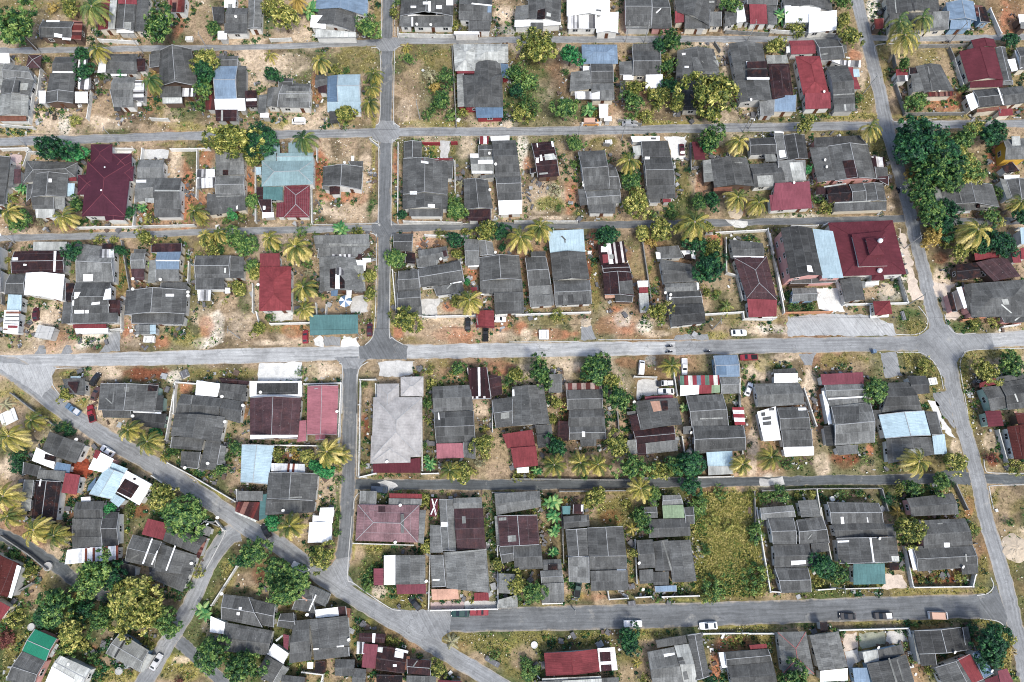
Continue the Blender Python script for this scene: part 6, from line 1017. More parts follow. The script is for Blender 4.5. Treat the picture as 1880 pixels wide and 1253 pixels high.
PLANTS = '''A0 m120 210 135;y510 60 60;Pp670 60 110;m1145 190 112;m1540 215 45;PP715 375 78;d590 395 55;d620 520 58;e875 530 38;sm755 555 50;Pp1090 590 85;y1490 445 72;d1485 540 78;m1470 650 60;sm1440 760 45;sy540 870 42;so1100 530 25;sm335 430 40;d395 1080 102;e560 1110 68;y1670 1010 145;y1580 1060 70;y1810 1120 62;d1850 1020 90;so1440 1065 28;sm1500 600 40;so390 60 40
A1 y190 130 92;sy90 60 60;Po300 15 75;be395 85 72;m820 200 75;y990 95 42;sy1440 195 48;sm1030 10 35;SP100 400 62;PP460 445 82;sy565 515 52;PP845 525 78;PP830 630 72;PP820 755 80;y640 825 58;d125 545 60;SP1080 340 56;m1095 420 50;sm660 510 35;sg1260 560 48;sm1370 560 58;m1330 720 70;sm1270 780 55;sm1410 830 48;sy1490 810 32;Pp345 1000 98;d60 1010 85;sm1230 830 40;so1290 630 35;sm40 640 30;so700 90 20
A2 y200 345 108;y110 370 40;e420 400 72;sm390 520 38;m20 520 62;sm90 590 85;d30 655 48;sm110 790 90;sy90 830 80;m380 790 85;be560 800 60;sy600 820 35;m1150 300 66;d1060 330 46;sy1105 420 36;sy1120 560 40;y880 650 68;m860 735 68;y1055 690 68;Sp1040 740 70;y1180 755 55;sy960 840 50;sm860 820 48;y1410 690 168;y1440 800 72;m1560 20 62;sy1590 180 32;sm375 45 28;sy1860 345 48;m1430 980 86;e1410 1040 50;PP1625 1030 88;m455 1040 50;PP840 1160 92;m1120 480 60;d1140 620 60
A3 be125 120 58;sy245 205 58;y585 150 52;y615 260 75;m560 15 60;Wp980 170 100;Wp1150 140 85;WP1000 290 110;be1290 190 46;y90 345 58;m1010 470 52;m1110 740 72;sm690 700 36;d1780 290 46;sy1780 380 30;sm1430 640 40;y300 915 62;WP775 925 85;d1110 980 130;d1060 1090 110;m1180 1080 105;d1300 1100 115;m1440 1010 90;y1530 930 62;d1660 965 82;y1430 1160 95;m1220 1200 100;sy1350 990 70;d1700 920 50;d1000 1030 60
B3 m1140 490 86;m1190 620 90;o1230 800 72;y1415 910 64;y1490 870 48;PP1535 760 122;sy1320 840 60;d1720 850 82;d1560 870 62;d1850 660 60;sy1700 690 48;PP1845 560 80;d1330 605 62;sy400 390 55;e320 320 36;sm350 265 22;sm400 530 42;sy440 590 58;m1290 320 110;y1510 380 64;so1055 360 42;d1320 730 84;sm1690 480 48;m1480 300 90;d1600 790 60;m1360 420 70;d1180 360 80;m1650 650 55
B0 Sp75 520 66;PP70 625 86;m140 690 68;PP455 660 95;m545 575 52;sm690 700 26;sm575 705 30;d935 620 42;be1020 600 42;sg290 690 42;sy1060 690 40;PP1405 625 88;Sp1460 690 50;e1665 650 38;sp1730 660 40;m1810 550 46;PP1470 790 66;PP1570 775 66;y1045 810 66;m1690 825 70;m1780 870 64;sy1500 880 95;be170 460 46;d530 915 62;d870 900 48;be1045 1000 34;y1720 1175 50;m1820 1010 42;y1830 1070 50;sy60 970 32;sy700 830 40;sy820 830 30;sm1600 840 45;sm1590 900 40;sm1620 690 30
B1 PP105 820 82;PP290 885 118;m140 895 42;sm320 785 44;Sp425 790 38;be620 750 66;sy740 760 60;sm365 990 38;Sg375 1060 46;PP345 1170 98;m1010 965 58;y820 1090 50;y820 1220 44;Sg1470 420 42;sy1330 800 46;d1430 825 56;sy1500 765 26;y1660 760 78;d1765 770 60;d1770 885 38;y1455 925 40;e1520 1130 22;m1440 620 55;d1050 650 36;sm1420 560 45;sm1495 600 40;sm820 600 30;sm845 560 25
C1 PP345 500 78;y20 640 50;y1095 590 86;PP1540 450 102;y1440 430 46;sm110 570 30;sy1260 950 46;sy1265 1025 40;m1460 925 45;y1430 955 40;sm1810 1000 62;sm1235 1180 36;sy1860 960 40;sm330 950 36;sy1000 120 30
B2 PP200 735 108;PP60 825 112;y890 560 84;m855 405 62;sm470 290 42;m450 130 46;sg300 470 48;PP1620 525 98;PP1765 570 88;m1345 560 48;d1440 545 58;sd1265 320 32;sm1020 640 32;sm1150 640 40;y1065 755 74;y940 770 46;PP1310 705 122;y1400 730 42;y1200 740 36;d1290 830 88;d690 790 66;so1000 840 36;y1430 890 76;d1410 1040 95;y1400 1200 40;sy1470 1210 26;sy880 470 40;sm330 600 30;d640 800 45;d1400 980 62
C2 y1050 530 86;d1420 250 72;Sp1540 480 72;sy320 540 46;sm1010 370 40;PP1150 905 88;m195 950 98;y45 970 52;m255 1010 50;m600 940 96;y715 1020 72;m750 1150 86;y320 1180 56;be1250 1210 42;sm260 1120 28;sy540 990 45;sm1460 400 30;d660 910 50
C3 sy1160 925 62;y1610 950 86;m1790 885 78;m820 1080 72;sy1660 600 46;sy1520 605 40;sm220 490 40;sm330 485 40;sy1120 980 35;sm190 400 24
D0 y480 175 50;PP925 430 92;PP1065 515 100;SP1180 625 52;e1120 450 38;sm1220 590 50;PP90 480 114;PP230 360 88;Sg40 250 58;sd440 420 56;sd150 610 58;sd130 700 52;PP50 910 112;PP60 1050 100;PP260 1150 112;PP390 1190 100;y1165 915 84;m1320 1040 116;e795 1000 46;m1700 560 48;m1590 715 48;sm1640 630 40;sm1400 745 24;sd500 440 40;sd110 650 40;sm1260 570 35;sm480 400 35
E0 m670 470 130;d810 510 84;y960 640 120;y1060 760 130;y930 780 100;o1040 580 80;m1190 790 100;m380 720 112;d330 780 60;m735 800 88;y530 900 88;sm490 1020 72;sd580 760 80;sy110 790 66;sy210 470 60;sx60 920 55;sx30 960 40;so570 640 40;sy1095 1000 40;sy1040 970 32;m1520 1060 96;m1740 1130 112;m1840 310 92;d1755 370 70;be1470 750 70;sy1430 460 44;sx1290 1240 42;sy600 980 42;m1240 880 46;d900 560 60;sd640 700 60;sm1350 560 34;sm90 350 44;sd770 690 50;sm210 420 40;sm660 1080 40;sd420 980 40
E1 m150 470 86;m290 510 80;m200 610 108;y480 340 84;m420 310 50;PP250 130 108;e120 110 50;y1225 285 36;y1740 405 46;y1305 1145 52;y1845 560 60;Sg1405 960 72;sm835 480 52;sm160 780 40;sm590 60 28;sm580 180 26;sm575 120 26;sy1000 960 40;sm810 560 40;sy960 950 30;sm1720 1050 36
D1 PP520 590 114;PP600 610 84;y165 605 46;SP265 565 46;y370 620 46;e500 720 72;e440 700 40;so290 620 30;y1630 540 70;y1490 740 60;PP1395 720 88;be1250 680 50;Sp770 680 42;sy1570 740 30;sy1220 930 46;Sp1240 360 36;sm1215 530 32;SP1640 420 44;Sp760 380 28;sm1235 220 38;sm780 110 30;sy1650 600 40;be1230 640 36;sm590 790 36;sg1610 680 44;sy600 700 30
D2 PP305 680 98;PP490 670 98;PP615 680 88;d320 560 68;y750 535 82;m870 690 115;y1055 715 72;m1160 690 62;d1290 680 80;d1230 640 56;d1290 835 68;PP925 850 102;m1030 900 50;y600 910 62;be290 950 70;be300 1040 60;be310 1150 52;SP860 1140 60;m950 1070 70;sy820 970 36;so370 950 26;PP1650 680 84;PP1850 630 102;m1750 1130 50;sy530 965 36;sm1800 920 44;sm530 770 42;y330 510 36;sy300 360 28;sy40 765 40;sy150 770 40;be180 730 40;sm1340 980 60;sm1500 880 50;sy1700 900 46;sy1440 1060 50
D3 PP1110 660 112;y1390 660 66;sy1320 640 36;m1290 800 64;m1060 845 56;y980 850 42;sy890 860 26;y1055 1150 92;So970 1020 60;sy1810 700 60;sx1640 640 44;sm20 910 42;sm130 900 58;sm170 680 34;sm1340 820 40;sm1500 1150 40;sy360 890 26;sm560 900 40;sm700 890 40;sy250 910 24;sd890 930 40
E2 y40 545 66;m160 605 74;y870 320 40;d830 910 66;d850 980 62;sy905 920 34;sm1450 560 86;sy1410 625 52;SP900 1110 48;sy950 1235 44;sy1620 930 40;sm1750 190 54;sm1740 490 86;sy1780 590 50;be300 320 42;sm120 1180 60;d1430 1245 44;sm1400 300 50;sy1560 130 46;sm100 1110 40;sy1380 480 36
E3 m220 1235 98;m530 470 72;d430 420 66;sy410 525 36;d1620 950 112;o1720 1010 66;d1650 1080 84;y1760 940 50;sy1145 520 36;sy1410 510 36;sy1220 515 20;sy1275 520 20;sy1190 1180 50;sm130 500 28;sy20 470 50;sy20 580 42;sm1780 110 40;sd1500 890 50;sy1510 150 40;sm1090 1090 30'''
KIND = {'d': 'dark green bushy tree', 'm': 'leafy mid green tree', 'y': 'yellow-green rounded tree', 'e': 'bright emerald green tree', 'o': 'golden orange tree', 'P': 'tall yellowing coconut palm', 'p': 'green coconut palm', 'W': 'wind-blown coconut palm', 'S': 'short young palm', 'b': 'leafy banana clump', 'sd': 'dark low shrub', 'sm': 'green low shrub', 'sy': 'yellowish low shrub', 'so': 'orange low shrub', 'sg': 'greyish low shrub', 'sx': 'reddish purple shrub', 'se': 'emerald low shrub', 'sp': 'mottled low shrub'}
CAT = {'tree': 'tree', 'shrub': 'shrub', 'palm': 'palm tree', 'wind': 'palm tree', 'small': 'palm', 'banana': 'banana plant'}
import re
WALLP = '''A0 white 250 545 205 880;block 290 490 262 690;block 660 590 622 850;white 705 282 980 298;block 0 895 235 915;block 1080 850 1205 855
A1 white 1426 240 1606 240;block 1020 200 1020 250;block 1030 244 1420 250;block 250 275 100 280;dark 1410 330 1440 900
A2 dark 1540 220 1850 238;white 505 885 640 880;dark 770 860 930 890;dark 1460 300 1500 360
A3 block 60 215 520 245;dark 1060 325 1470 318;dark 945 370 960 470;block 1385 425 1450 620;dark 1350 340 1385 420;dark 960 590 1030 800;dark 1030 815 1460 810;white 1640 60 1720 240
B0 white 530 735 958 728;block 965 727 1395 716;white 812 166 955 168;white 1020 168 1012 245;block 975 450 955 720;block 1415 180 1410 520;white 1225 172 1500 166;white 0 168 200 164;block 205 172 165 290;block 190 192 300 194;block 1835 300 1835 690;dark 870 830 940 1240
B1 block 1022 130 1018 690;block 1430 260 1432 470;red 1200 126 1318 126;red 1405 122 1445 120;block 1060 690 1480 700;block 436 165 436 250;block 395 440 400 700;block 820 100 880 145;white 1520 800 1215 790;white 980 1040 1010 1360
B2 block 20 690 470 690;dark 930 770 1000 1240;dark 1285 130 1290 320;white 1400 775 1830 752;block 1540 810 1545 1060;block 1545 1060 1620 1080 1660 1253;dark 660 130 700 135
B3 white 40 745 155 1253;block 400 720 210 725;white 1840 740 1880 745;white 470 705 440 720;block 990 1090 1040 1253
C0 block 870 450 870 640 780 650;white 1255 1035 1245 1253;block 1355 160 1350 310;block 1815 320 1815 520;dark 0 220 10 460
C1 white 100 605 385 597;white 1295 552 1575 545;white 1722 545 1800 540;white 0 520 20 600;block 505 470 500 540;block 430 460 435 545;dark 1005 240 1010 540;white 1195 552 1290 556
C2 white 30 542 140 536;white 150 535 565 522;white 1385 537 1665 520 1670 568 1880 572;block 880 985 1040 990;white 1165 960 1190 1120;block 1640 1000 1640 1200
C3 white 55 -40 160 525;orange 165 525 500 518;white 538 290 592 462;white 592 465 1048 455;white 1048 450 990 265;white 0 562 100 560;orange 1440 580 1735 545;white 1735 625 1850 610;white 610 268 770 262 785 305
D0 white 1258 105 1188 500;white 1262 85 1415 98;dark 75 165 230 285 385 395;block 1205 668 1370 755 1690 945;block 1700 860 1710 1000;block 1090 760 1240 860;dark 1440 1070 1590 1130
D1 white 345 100 610 92 590 545;white 128 540 585 545;block 745 68 860 66;block 750 80 738 770;white 742 770 860 742;white 1190 745 1310 742;block 1190 250 1195 720;block 1700 220 1700 440;dark 1700 880 1860 880;white 860 100 870 440
D2 dark 0 782 420 785;dark 430 788 840 790;dark 930 775 1130 775;dark 345 872 840 865;block 1340 770 1590 765;dark 1745 870 1760 1253;block 1640 170 1660 600;block 1225 480 1245 610;dark 760 300 770 440;dark 360 980 365 1253
D3 dark 0 868 390 852 860 850;block 392 860 430 1100;dark 862 852 905 1010;dark 1395 820 1480 1000;block 1700 430 1765 660;block 300 130 390 400
E0 dark 0 200 210 340 330 440;block 1550 95 1605 160;block 1700 420 1520 700;dark 60 640 230 540
E1 block 1252 330 1240 735;white 1256 738 1735 727;block 1735 -40 1740 720;white 330 1182 480 1200 470 1250;block 700 255 1130 268
E2 dark 362 0 372 395;white 892 645 1002 638;white 1082 640 1345 632;block 690 600 700 658 835 650;white 1760 0 1860 605;white 1378 906 1700 902;white 1710 905 1880 905;white 222 690 360 686;block 885 230 900 540
E3 white 62 602 150 608;white 1090 572 1515 566 1535 480;block 1028 280 1085 565;block 600 582 845 576;white 402 590 520 582;white 555 880 1055 866;block 420 0 500 390;block 130 900 165 1200;white 1055 866 1065 920;white 1085 900 1145 1120'''
# ---- where is it: nearest house and side
def where(c, px, py):
    best = min(HOUSES, key=lambda h: min((max(h['box'][0]-px, 0, px-h['box'][2])**2+max(h['box'][1]-py, 0, py-h['box'][3])**2), 1e9)+.02*((h['box'][0]+h['box'][2])/2-px)**2+.02*((h['box'][1]+h['box'][3])/2-py)**2)
    b = best['box']; mx, my = (b[0]+b[2])/2, (b[1]+b[3])/2; dx = (px-mx)/max(8, b[2]-b[0]); dy = (py-my)/max(8, b[3]-b[1])
    s = ('right of' if dx > 0 else 'left of') if abs(dx) > abs(dy) else ('in front of' if dy > 0 else 'behind')
    return s, best['label']
def short(l): return l
PENDING = []      # (object, phrase, px, py)
def place_label(o, phrase, px, py): PENDING.append((o, phrase, px, py))
i_ = 0
for line in PLANTS.split('\n'):
    T, rest = line.split(' ', 1)
    for it in rest.split(';'):
        m = re.match(r'([A-Za-z]+)(-?\d+) (-?\d+) (\d+)', it.strip()); k, x, y, r = m.group(1), float(m.group(2)), float(m.group(3)), float(m.group(4))
        px, py = tpx(T, x, y); i_ += 1
        if k[0] == 's': shape, key, ph = 'shrub', k[1], KIND[k]
        elif k[0] in 'PSW' : shape, key, ph = {'P': 'palm', 'S': 'small', 'W': 'wind'}[k[0]], k[1], KIND['p' if k == 'Pp' else k[0]]
        elif k[0] == 'b': shape, key, ph = 'banana', 'b', KIND['b']
        else: shape, key, ph = 'tree', k[0], KIND[k[0]]
        root, rw = plant(shape, key, px, py, r*K, i_)
        tag(root, None, CAT[shape], {'tree': 'broadleaf trees in the gardens', 'shrub': 'shrubs in the gardens', 'palm': 'coconut palms', 'wind': 'coconut palms', 'small': 'young palms', 'banana': 'banana clumps'}[shape])
        place_label(root, ph, px, py)
for line in WALLP.split('\n'):
    T, rest = line.split(' ', 1)
    for it in rest.split(';'):
        a = it.split(); kind = a[0]; n = list(map(float, a[1:])); P = [at(*tpx(T, n[j], n[j+1]), 1.4) for j in range(0, len(n), 2)]; mb = MB(); H_ = 1.5
        c = sum(P, Vector())/len(P); root = empty('boundary_wall', (c.x, c.y, 0)); mat = MATS[{'white': 'wall_white', 'block': 'wall_block', 'dark': 'wall_dark', 'red': 'wall_red', 'orange': 'wall_orange'}[kind]]
        for u, v in zip(P, P[1:]):
            d = v-u; L = d.length; ang = math.atan2(d.y, d.x); mid = (u+v)/2; wb = MB(); wb.box((mid.x, mid.y, 0), L-.1, .16, H_-.12, ang); obj('wall_panel', wb, mat, root)
            kb = MB(); kb.box((mid.x, mid.y, H_-.12), L-.1, .24, .07, ang); obj('coping', kb, mat, root); np_ = max(1, int(L/5))
            for j in range(np_+1):
                if j == np_ and v is not P[-1]: continue
                q = u.lerp(v, j/np_); pb = MB(); pb.box((q.x, q.y, 0), .3, .3, H_+.08, ang); obj('pillar', pb, mat, root)
        tag(root, None, 'wall', 'boundary walls round the plots'); mm = len(P)//2; pm = to_px(np.array([tuple((P[mm]+P[mm-1])/2)]))[0]
        place_label(root, {'white': 'white boundary wall', 'block': 'pale block boundary wall', 'dark': 'dingy grey boundary wall', 'red': 'low red boundary wall', 'orange': 'orange and cream wall'}[kind], pm[0], pm[1])
# ------------------------------------------------------------------ vehicles
for k_, c_ in (('white', (.8, .8, .79)), ('black', (.02, .021, .024)), ('red', alb(150, 40, 52, k=.8, d=.1)), ('blue', alb(96, 128, 160, k=.8, d=.1)), ('maroon', alb(84, 36, 46, k=.8, d=.1)), ('grey', (.3, .31, .32)), ('silver', (.5, .51, .52)), ('orange', alb(214, 150, 72, k=.75, d=.1)), ('peach', alb(214, 168, 140, k=.8)), ('green', alb(40, 74, 68, k=.8, d=.1)), ('brown', alb(96, 72, 70, k=.8, d=.1)), ('navy', alb(46, 60, 78, k=.8, d=.1))):
    m_ = plain('paint_'+k_, c_, .3, .03, 1, .5)
plain('lamp', (.8, .78, .7), .2, .05); plain('lamp_red', alb(150, 20, 20, k=.8, d=.1), .3, .05)
def section_loft(mb, prof):                # prof: list of (x, z_low, z_high, half width low, half width high)
    V = []
    for x, a, b, wl, wh in prof: V += [(x, -wl, a), (x, -wl, a+(b-a)*.55), (x, -wh, b), (x, wh, b), (x, wl, a+(b-a)*.55), (x, wl, a)]
    F = []
    for i in range(len(prof)-1):
        for k in range(6): F.append((6*i+k, 6*i+(k+1) % 6, 6*i+6+(k+1) % 6, 6*i+6+k))
    n = 6*(len(prof)-1); F += [(5, 4, 3, 2, 1, 0)[::-1], tuple(n+j for j in (5, 4, 3, 2, 1, 0))]
    mb.shared(V, F)
SPEC = {'car': dict(L=4.3, body=[(-2.12, .35, .8, .72, .66), (-2.0, .25, .92, .84, .76), (-1.2, .22, .95, .86, .8), (.8, .22, .93, .86, .8), (1.7, .25, .82, .84, .74), (2.1, .33, .66, .7, .62)], cab=[(-1.75, .93, .97, .74, .72), (-1.05, .93, 1.42, .76, .6), (.1, .93, 1.44, .76, .6), (.95, .92, .95, .74, .7)]),
        'van': dict(L=4.4, body=[(-2.2, .35, 1.0, .8, .78), (-2.1, .28, 1.1, .86, .83), (1.5, .26, 1.08, .86, .83), (2.0, .3, .95, .82, .76), (2.2, .38, .75, .74, .7)], cab=[(-2.15, 1.09, 1.15, .8, .8), (-2.0, 1.09, 1.82, .82, .74), (1.0, 1.08, 1.84, .82, .74), (1.75, 1.05, 1.1, .78, .74)]),
        'pickup': dict(L=5.0, body=[(-2.45, .4, .92, .8, .8), (-2.4, .35, .98, .86, .84), (-.55, .32, .98, .86, .84), (.9, .3, .98, .86, .82), (2.1, .34, .9, .84, .76), (2.45, .4, .72, .74, .68)], cab=[(-.6, .97, 1.02, .78, .76), (-.45, .97, 1.6, .78, .66), (.5, .97, 1.62, .78, .66), (1.2, .96, 1.0, .76, .72)])}
def vehicle(kind, color, tile, x0, y0, x1, y1, label, roofc=None, cat=None, bed=None):
    A = at(*tpx(tile, x0, y0), .8); B = at(*tpx(tile, x1, y1), .8); c = (A+B)/2; d = B-A; ang = math.atan2(d.y, d.x); sp = SPEC[kind]
    root = empty({'car': 'parked_car', 'van': 'parked_van', 'pickup': 'pickup_truck'}[kind], (c.x, c.y, 0)); root.rotation_euler = (0, 0, ang); k = min(1.08, max(.85, d.length/sp['L'])); root.scale = (k, k, k)
    tag(root, label, cat or {'car': 'car', 'van': 'van', 'pickup': 'pickup truck'}[kind], 'vehicles parked in the streets and yards'); pm = MATS['paint_'+color]
    def part(name, mb, mat, par, lb=None):
        o = bpy.data.objects.new(name, mb.mesh(name)); o.data.materials.append(mat); col.objects.link(o); o.parent = par
        if lb: o['label'] = lb
        return o
    mb = MB(); section_loft(mb, sp['body']); body = part('body', mb, pm, root)
    mb = MB(); section_loft(mb, sp['cab']); cabin = part('cabin', mb, MATS['paint_'+(roofc or color)], root)
    cb = sp['cab']; zt = cb[1][2]; zb = cb[0][1]+.06
    def glass(P, nm): m2 = MB(); m2.face(P); part(nm, m2, MATS['glass'], root)
    e = .012
    fx0, fx1 = cb[2][0], cb[3][0]; glass([(fx1-.06, -.62, zb+.02+e), (fx1-.06, .62, zb+.02+e), (fx0+.09, .54, zt-.05+e*2), (fx0+.09, -.54, zt-.05+e*2)], 'windscreen')
    rx0, rx1 = cb[1][0], cb[0][0]
    if kind != 'van' : glass([(rx1+.05 if rx0-rx1 > .3 else rx1-.01, .6, zb+.03+e), (rx1+.05 if rx0-rx1 > .3 else rx1-.01, -.6, zb+.03+e), (rx0-.1, -.52, zt-.06+e), (rx0-.1, .52, zt-.06+e)], 'rear_window')
    for sg in (-1, 1):
        yl, yh = cb[1][3]+e, cb[1][4]+(cb[1][3]-cb[1][4])*.1+e
        P = [(rx0+.05, sg*(yl+.005), zb+.2), (fx0+.3, sg*(yl+.005), zb+.2), (fx0+.02, sg*(yh+.02), zt-.09), (rx0+.12, sg*(yh+.02), zt-.09)]
        glass(P if sg < 0 else P[::-1], 'side_window')
        for wx in (sp['body'][0][0]+.85, sp['body'][-1][0]-.8):
            m2 = MB(); m2.tube((wx, sg*.66, .31), (wx, sg*.87, .31), .31, .31, 14); wheel = part('wheel', m2, MATS['rubber'], root); m3 = MB(); m3.tube((wx, sg*.86, .31), (wx, sg*.885, .31), .18, .16, 10); part('rim', m3, MATS['steel'], wheel)
        X = sp['body'][-1][0]; m2 = MB(); m2.box((X-.1, sg*.52, .6), .16, .26, .12); part('headlight', m2, MATS['lamp'], root); X = sp['body'][0][0]; m2 = MB(); m2.box((X+.06, sg*.62, .68), .14, .2, .14); part('tail_light', m2, MATS['lamp_red'], root)
    if kind == 'pickup':
        m2 = MB(); m2.box((-1.5, 0, .975), 1.65, 1.42, .03); part('cargo_bed', m2, MATS['paint_'+bed] if bed else MATS['black'], root)
        for sg in (-1, 1): m2 = MB(); m2.box((-1.5, sg*.77, .97), 1.8, .09, .2); part('bed_side', m2, pm, root)
        m2 = MB(); m2.box((-2.4, 0, .95), .09, 1.5, .22); part('tailgate', m2, pm, root)
    return root
V = vehicle
V('car', 'maroon', 'C0', 252, 578, 255, 490, 'dark plum car parked in the sandy yard of the white-roofed house')
V('car', 'black', 'C0', 655, 1045, 705, 962, 'old black car beside the tiny hut at the road fork')
V('car', 'brown', 'C0', 662, 1155, 708, 1058, 'derelict brown car wedged against the wide dark house')
V('pickup', 'blue', 'D0', 570, 312, 474, 246, 'pale blue pickup on the verge of the diagonal road', None, None, 'silver')
V('pickup', 'red', 'D0', 668, 372, 642, 250, 'red pickup nosed in beside the wide dark house')
V('car', 'white', 'D0', 815, 608, 725, 550, 'white car at the white corrugated roof by diagonal road')
V('car', 'red', 'C1', 353, 738, 353, 655, 'red car on dry grass left of the teal carport')
V('car', 'maroon', 'C1', 815, 686, 818, 606, 'dark pink car right of the teal carport')
V('car', 'black', 'C1', 1522, 644, 1522, 566, 'black car left of the small red kiosk')
V('car', 'white', 'C1', 1712, 572, 1784, 572, 'white car half hidden behind the small red kiosk')
V('pickup', 'black', 'C1', 1650, 712, 1652, 640, 'black pickup poking out under the red kiosk roof')
V('car', 'maroon', 'B2', 1226, 212, 1220, 130, 'dark red car on the cream patio')
V('van', 'orange', 'A2', 512, 880, 624, 880, 'orange van with a pink roof beside banana plants', 'peach')
V('van', 'white', 'A1', 356, 872, 256, 872, 'white covered van on the verge by low grey house')
V('van', 'white', 'C2', 928, 966, 936, 874, 'white van nosed toward the main road by a red-soil verge')
V('car', 'white', 'C2', 1576, 670, 1690, 668, 'white car parked on the sandy shoulder of the main road')
V('pickup', 'red', 'C2', 1766, 846, 1640, 848, 'red pickup at the main road beside the pale blue shop')
V('pickup', 'black', 'C2', 1160, 1032, 1044, 1036, 'black pickup with a white canopy in the concrete yard', 'white', None, 'white')
V('car', 'white', 'C2', 1168, 1092, 1052, 1092, 'white car in the concrete yard below the black pickup')
V('pickup', 'white', 'C2', 1240, 870, 1242, 958, 'white pickup by the pale yard gate of the striped canopy', None, None, 'silver')
V('van', 'navy', 'D1', 826, 855, 946, 862, 'dark blue van at the corner of the dark lane')
V('car', 'black', 'E1', 92, 206, 46, 122, 'black car hidden by the palm at the diagonal road')
V('pickup', 'white', 'E1', 264, 402, 372, 458, 'white pickup driving down the diagonal road', None, None, 'white')
V('car', 'black', 'E1', 1178, 730, 1104, 640, 'black car slanted on the grass by the red-banded house')
V('car', 'green', 'E1', 1532, 758, 1402, 758, 'dark green estate car before the peach awning')
V('pickup', 'red', 'E1', 1558, 750, 1652, 750, 'red pickup parked behind the dark green car', None, None, 'red')
V('pickup', 'white', 'E2', 822, 832, 918, 832, 'white truck half under the dark roadside tree', None, None, 'white')
V('car', 'white', 'E2', 1478, 844, 1348, 850, 'white car on the grassy edge of the bottom road')
V('car', 'black', 'E3', 672, 780, 554, 778, 'black car at the lower edge of the bottom road')
V('pickup', 'black', 'E3', 928, 776, 810, 776, 'black pickup with white load at the bottom road', None, None, 'white')
V('van', 'white', 'E3', 1196, 772, 1334, 776, 'white car with orange roof near the right crossing', 'peach', 'car')
V('car', 'silver', 'E0', 1090, 1158, 1150, 1058, 'silver car with black ends beside the lone light grey roof')
V('pickup', 'green', 'E2', 470, 606, 480, 546, 'green mini truck outside the broad grey house')
V('car', 'black', 'A3', 842, 96, 884, 58, 'dark car on bright sand by the top right house')
V('car', 'silver', 'A3', 1842, 152, 1905, 190, 'silver car at the right edge of top row')
V('car', 'white', 'D2', 1690, 175, 1720, 95, 'white car among litter left of the white decked house')
V('car', 'grey', 'A2', 790, 880, 905, 888, 'dark car under shrubs beside the second street')
def motorbike(tile, x, y, ang, label, who):
    c = at(*tpx(tile, x, y), .6); root = empty('motorbike', (c.x, c.y, 0)); root.rotation_euler = (0, 0, ang); tag(root, label, 'motorbike', 'motorbikes on the road')
    def part(name, mb, mat, par): o = bpy.data.objects.new(name, mb.mesh(name)); o.data.materials.append(mat); col.objects.link(o); o.parent = par; return o
    mb = MB(); section_loft(mb, [(-.85, .62, .8, .1, .08), (-.3, .35, .82, .16, .13), (.2, .3, .62, .14, .1), (.5, .4, .9, .12, .1), (.62, .75, 1.0, .1, .07)]); part('body', mb, MATS['paint_navy'], root)
    for wx in (-.62, .66): m = MB(); m.tube((wx, -.06, .29), (wx, .06, .29), .29, .29, 14); part('wheel', m, MATS['rubber'], root)
    m = MB(); m.tube((.5, -.34, 1.02), (.5, .34, 1.02), .025, .025, 6); part('handlebar', m, MATS['steel'], root); m = MB(); m.box((-.35, 0, .8), .7, .24, .08); part('seat', m, MATS['black'], root)
    # the rider: one skinned body
    pts = [(-.2, 0, .92), (-.16, 0, 1.15), (-.08, 0, 1.38), (-.05, 0, 1.5), (-.02, 0, 1.62), (0, 0, 1.74)]; ed = [(0, 1), (1, 2), (2, 3), (3, 4), (4, 5)]; rad = [.15, .14, .16, .07, .1, .09]
    for sg in (-1, 1):
        b = len(pts); pts += [(-.12, sg*.12, .9), (.24, sg*.17, .82), (.14, sg*.16, .45), (.26, sg*.16, .38)]; rad += [.11, .085, .06, .05]; ed += [(0, b), (b, b+1), (b+1, b+2), (b+2, b+3)]
        b = len(pts); pts += [(-.06, sg*.2, 1.38), (.14, sg*.27, 1.16), (.42, sg*.29, 1.07), (.5, sg*.28, 1.06)]; rad += [.075, .055, .045, .04]; ed += [(2, b), (b, b+1), (b+1, b+2), (b+2, b+3)]
    me = bpy.data.meshes.new('person'); me.from_pydata(pts, ed, []); p = bpy.data.objects.new('person', me); col.objects.link(p); p.location = (c.x, c.y, 0); p.rotation_euler = (0, 0, ang); md = p.modifiers.new('skin', 'SKIN'); p.modifiers.new('smooth', 'SUBSURF').levels = 1
    p.modifiers[1].render_levels = 1; me.skin_vertices[0].data[0].use_root = True
    for v, r in zip(me.skin_vertices[0].data, rad): v.radius = (r, r)
    me.materials.append(MATS['cloth_dark']); tag(p, who, 'person', 'motorbike riders')
    hm = MB(); hm.tube((.0, 0, 1.66), (.0, 0, 1.8), .135, .12, 12); hm.tube((0, 0, 1.8), (0, 0, 1.87), .12, .05, 12); part('helmet', hm, MATS['paint_white'], p)
motorbike('C2', 1134, 768, 0.1, 'motorbike on the upper half of the main road', 'rider in dark clothes on the upper main road motorbike')
motorbike('C2', 1130, 808, 3.2, 'motorbike at the lower edge of main road, near palm', 'rider in dark clothes beside the yellow roadside palm')
motorbike('C2', 1410, 806, 0.0, 'motorbike passing above the pale blue shop', 'rider in dark clothes passing above the pale blue shop')
motorbike('B3', 976, 466, 1.9, 'motorbike going up the long slanting road', 'rider in dark clothes on the long slanting road')
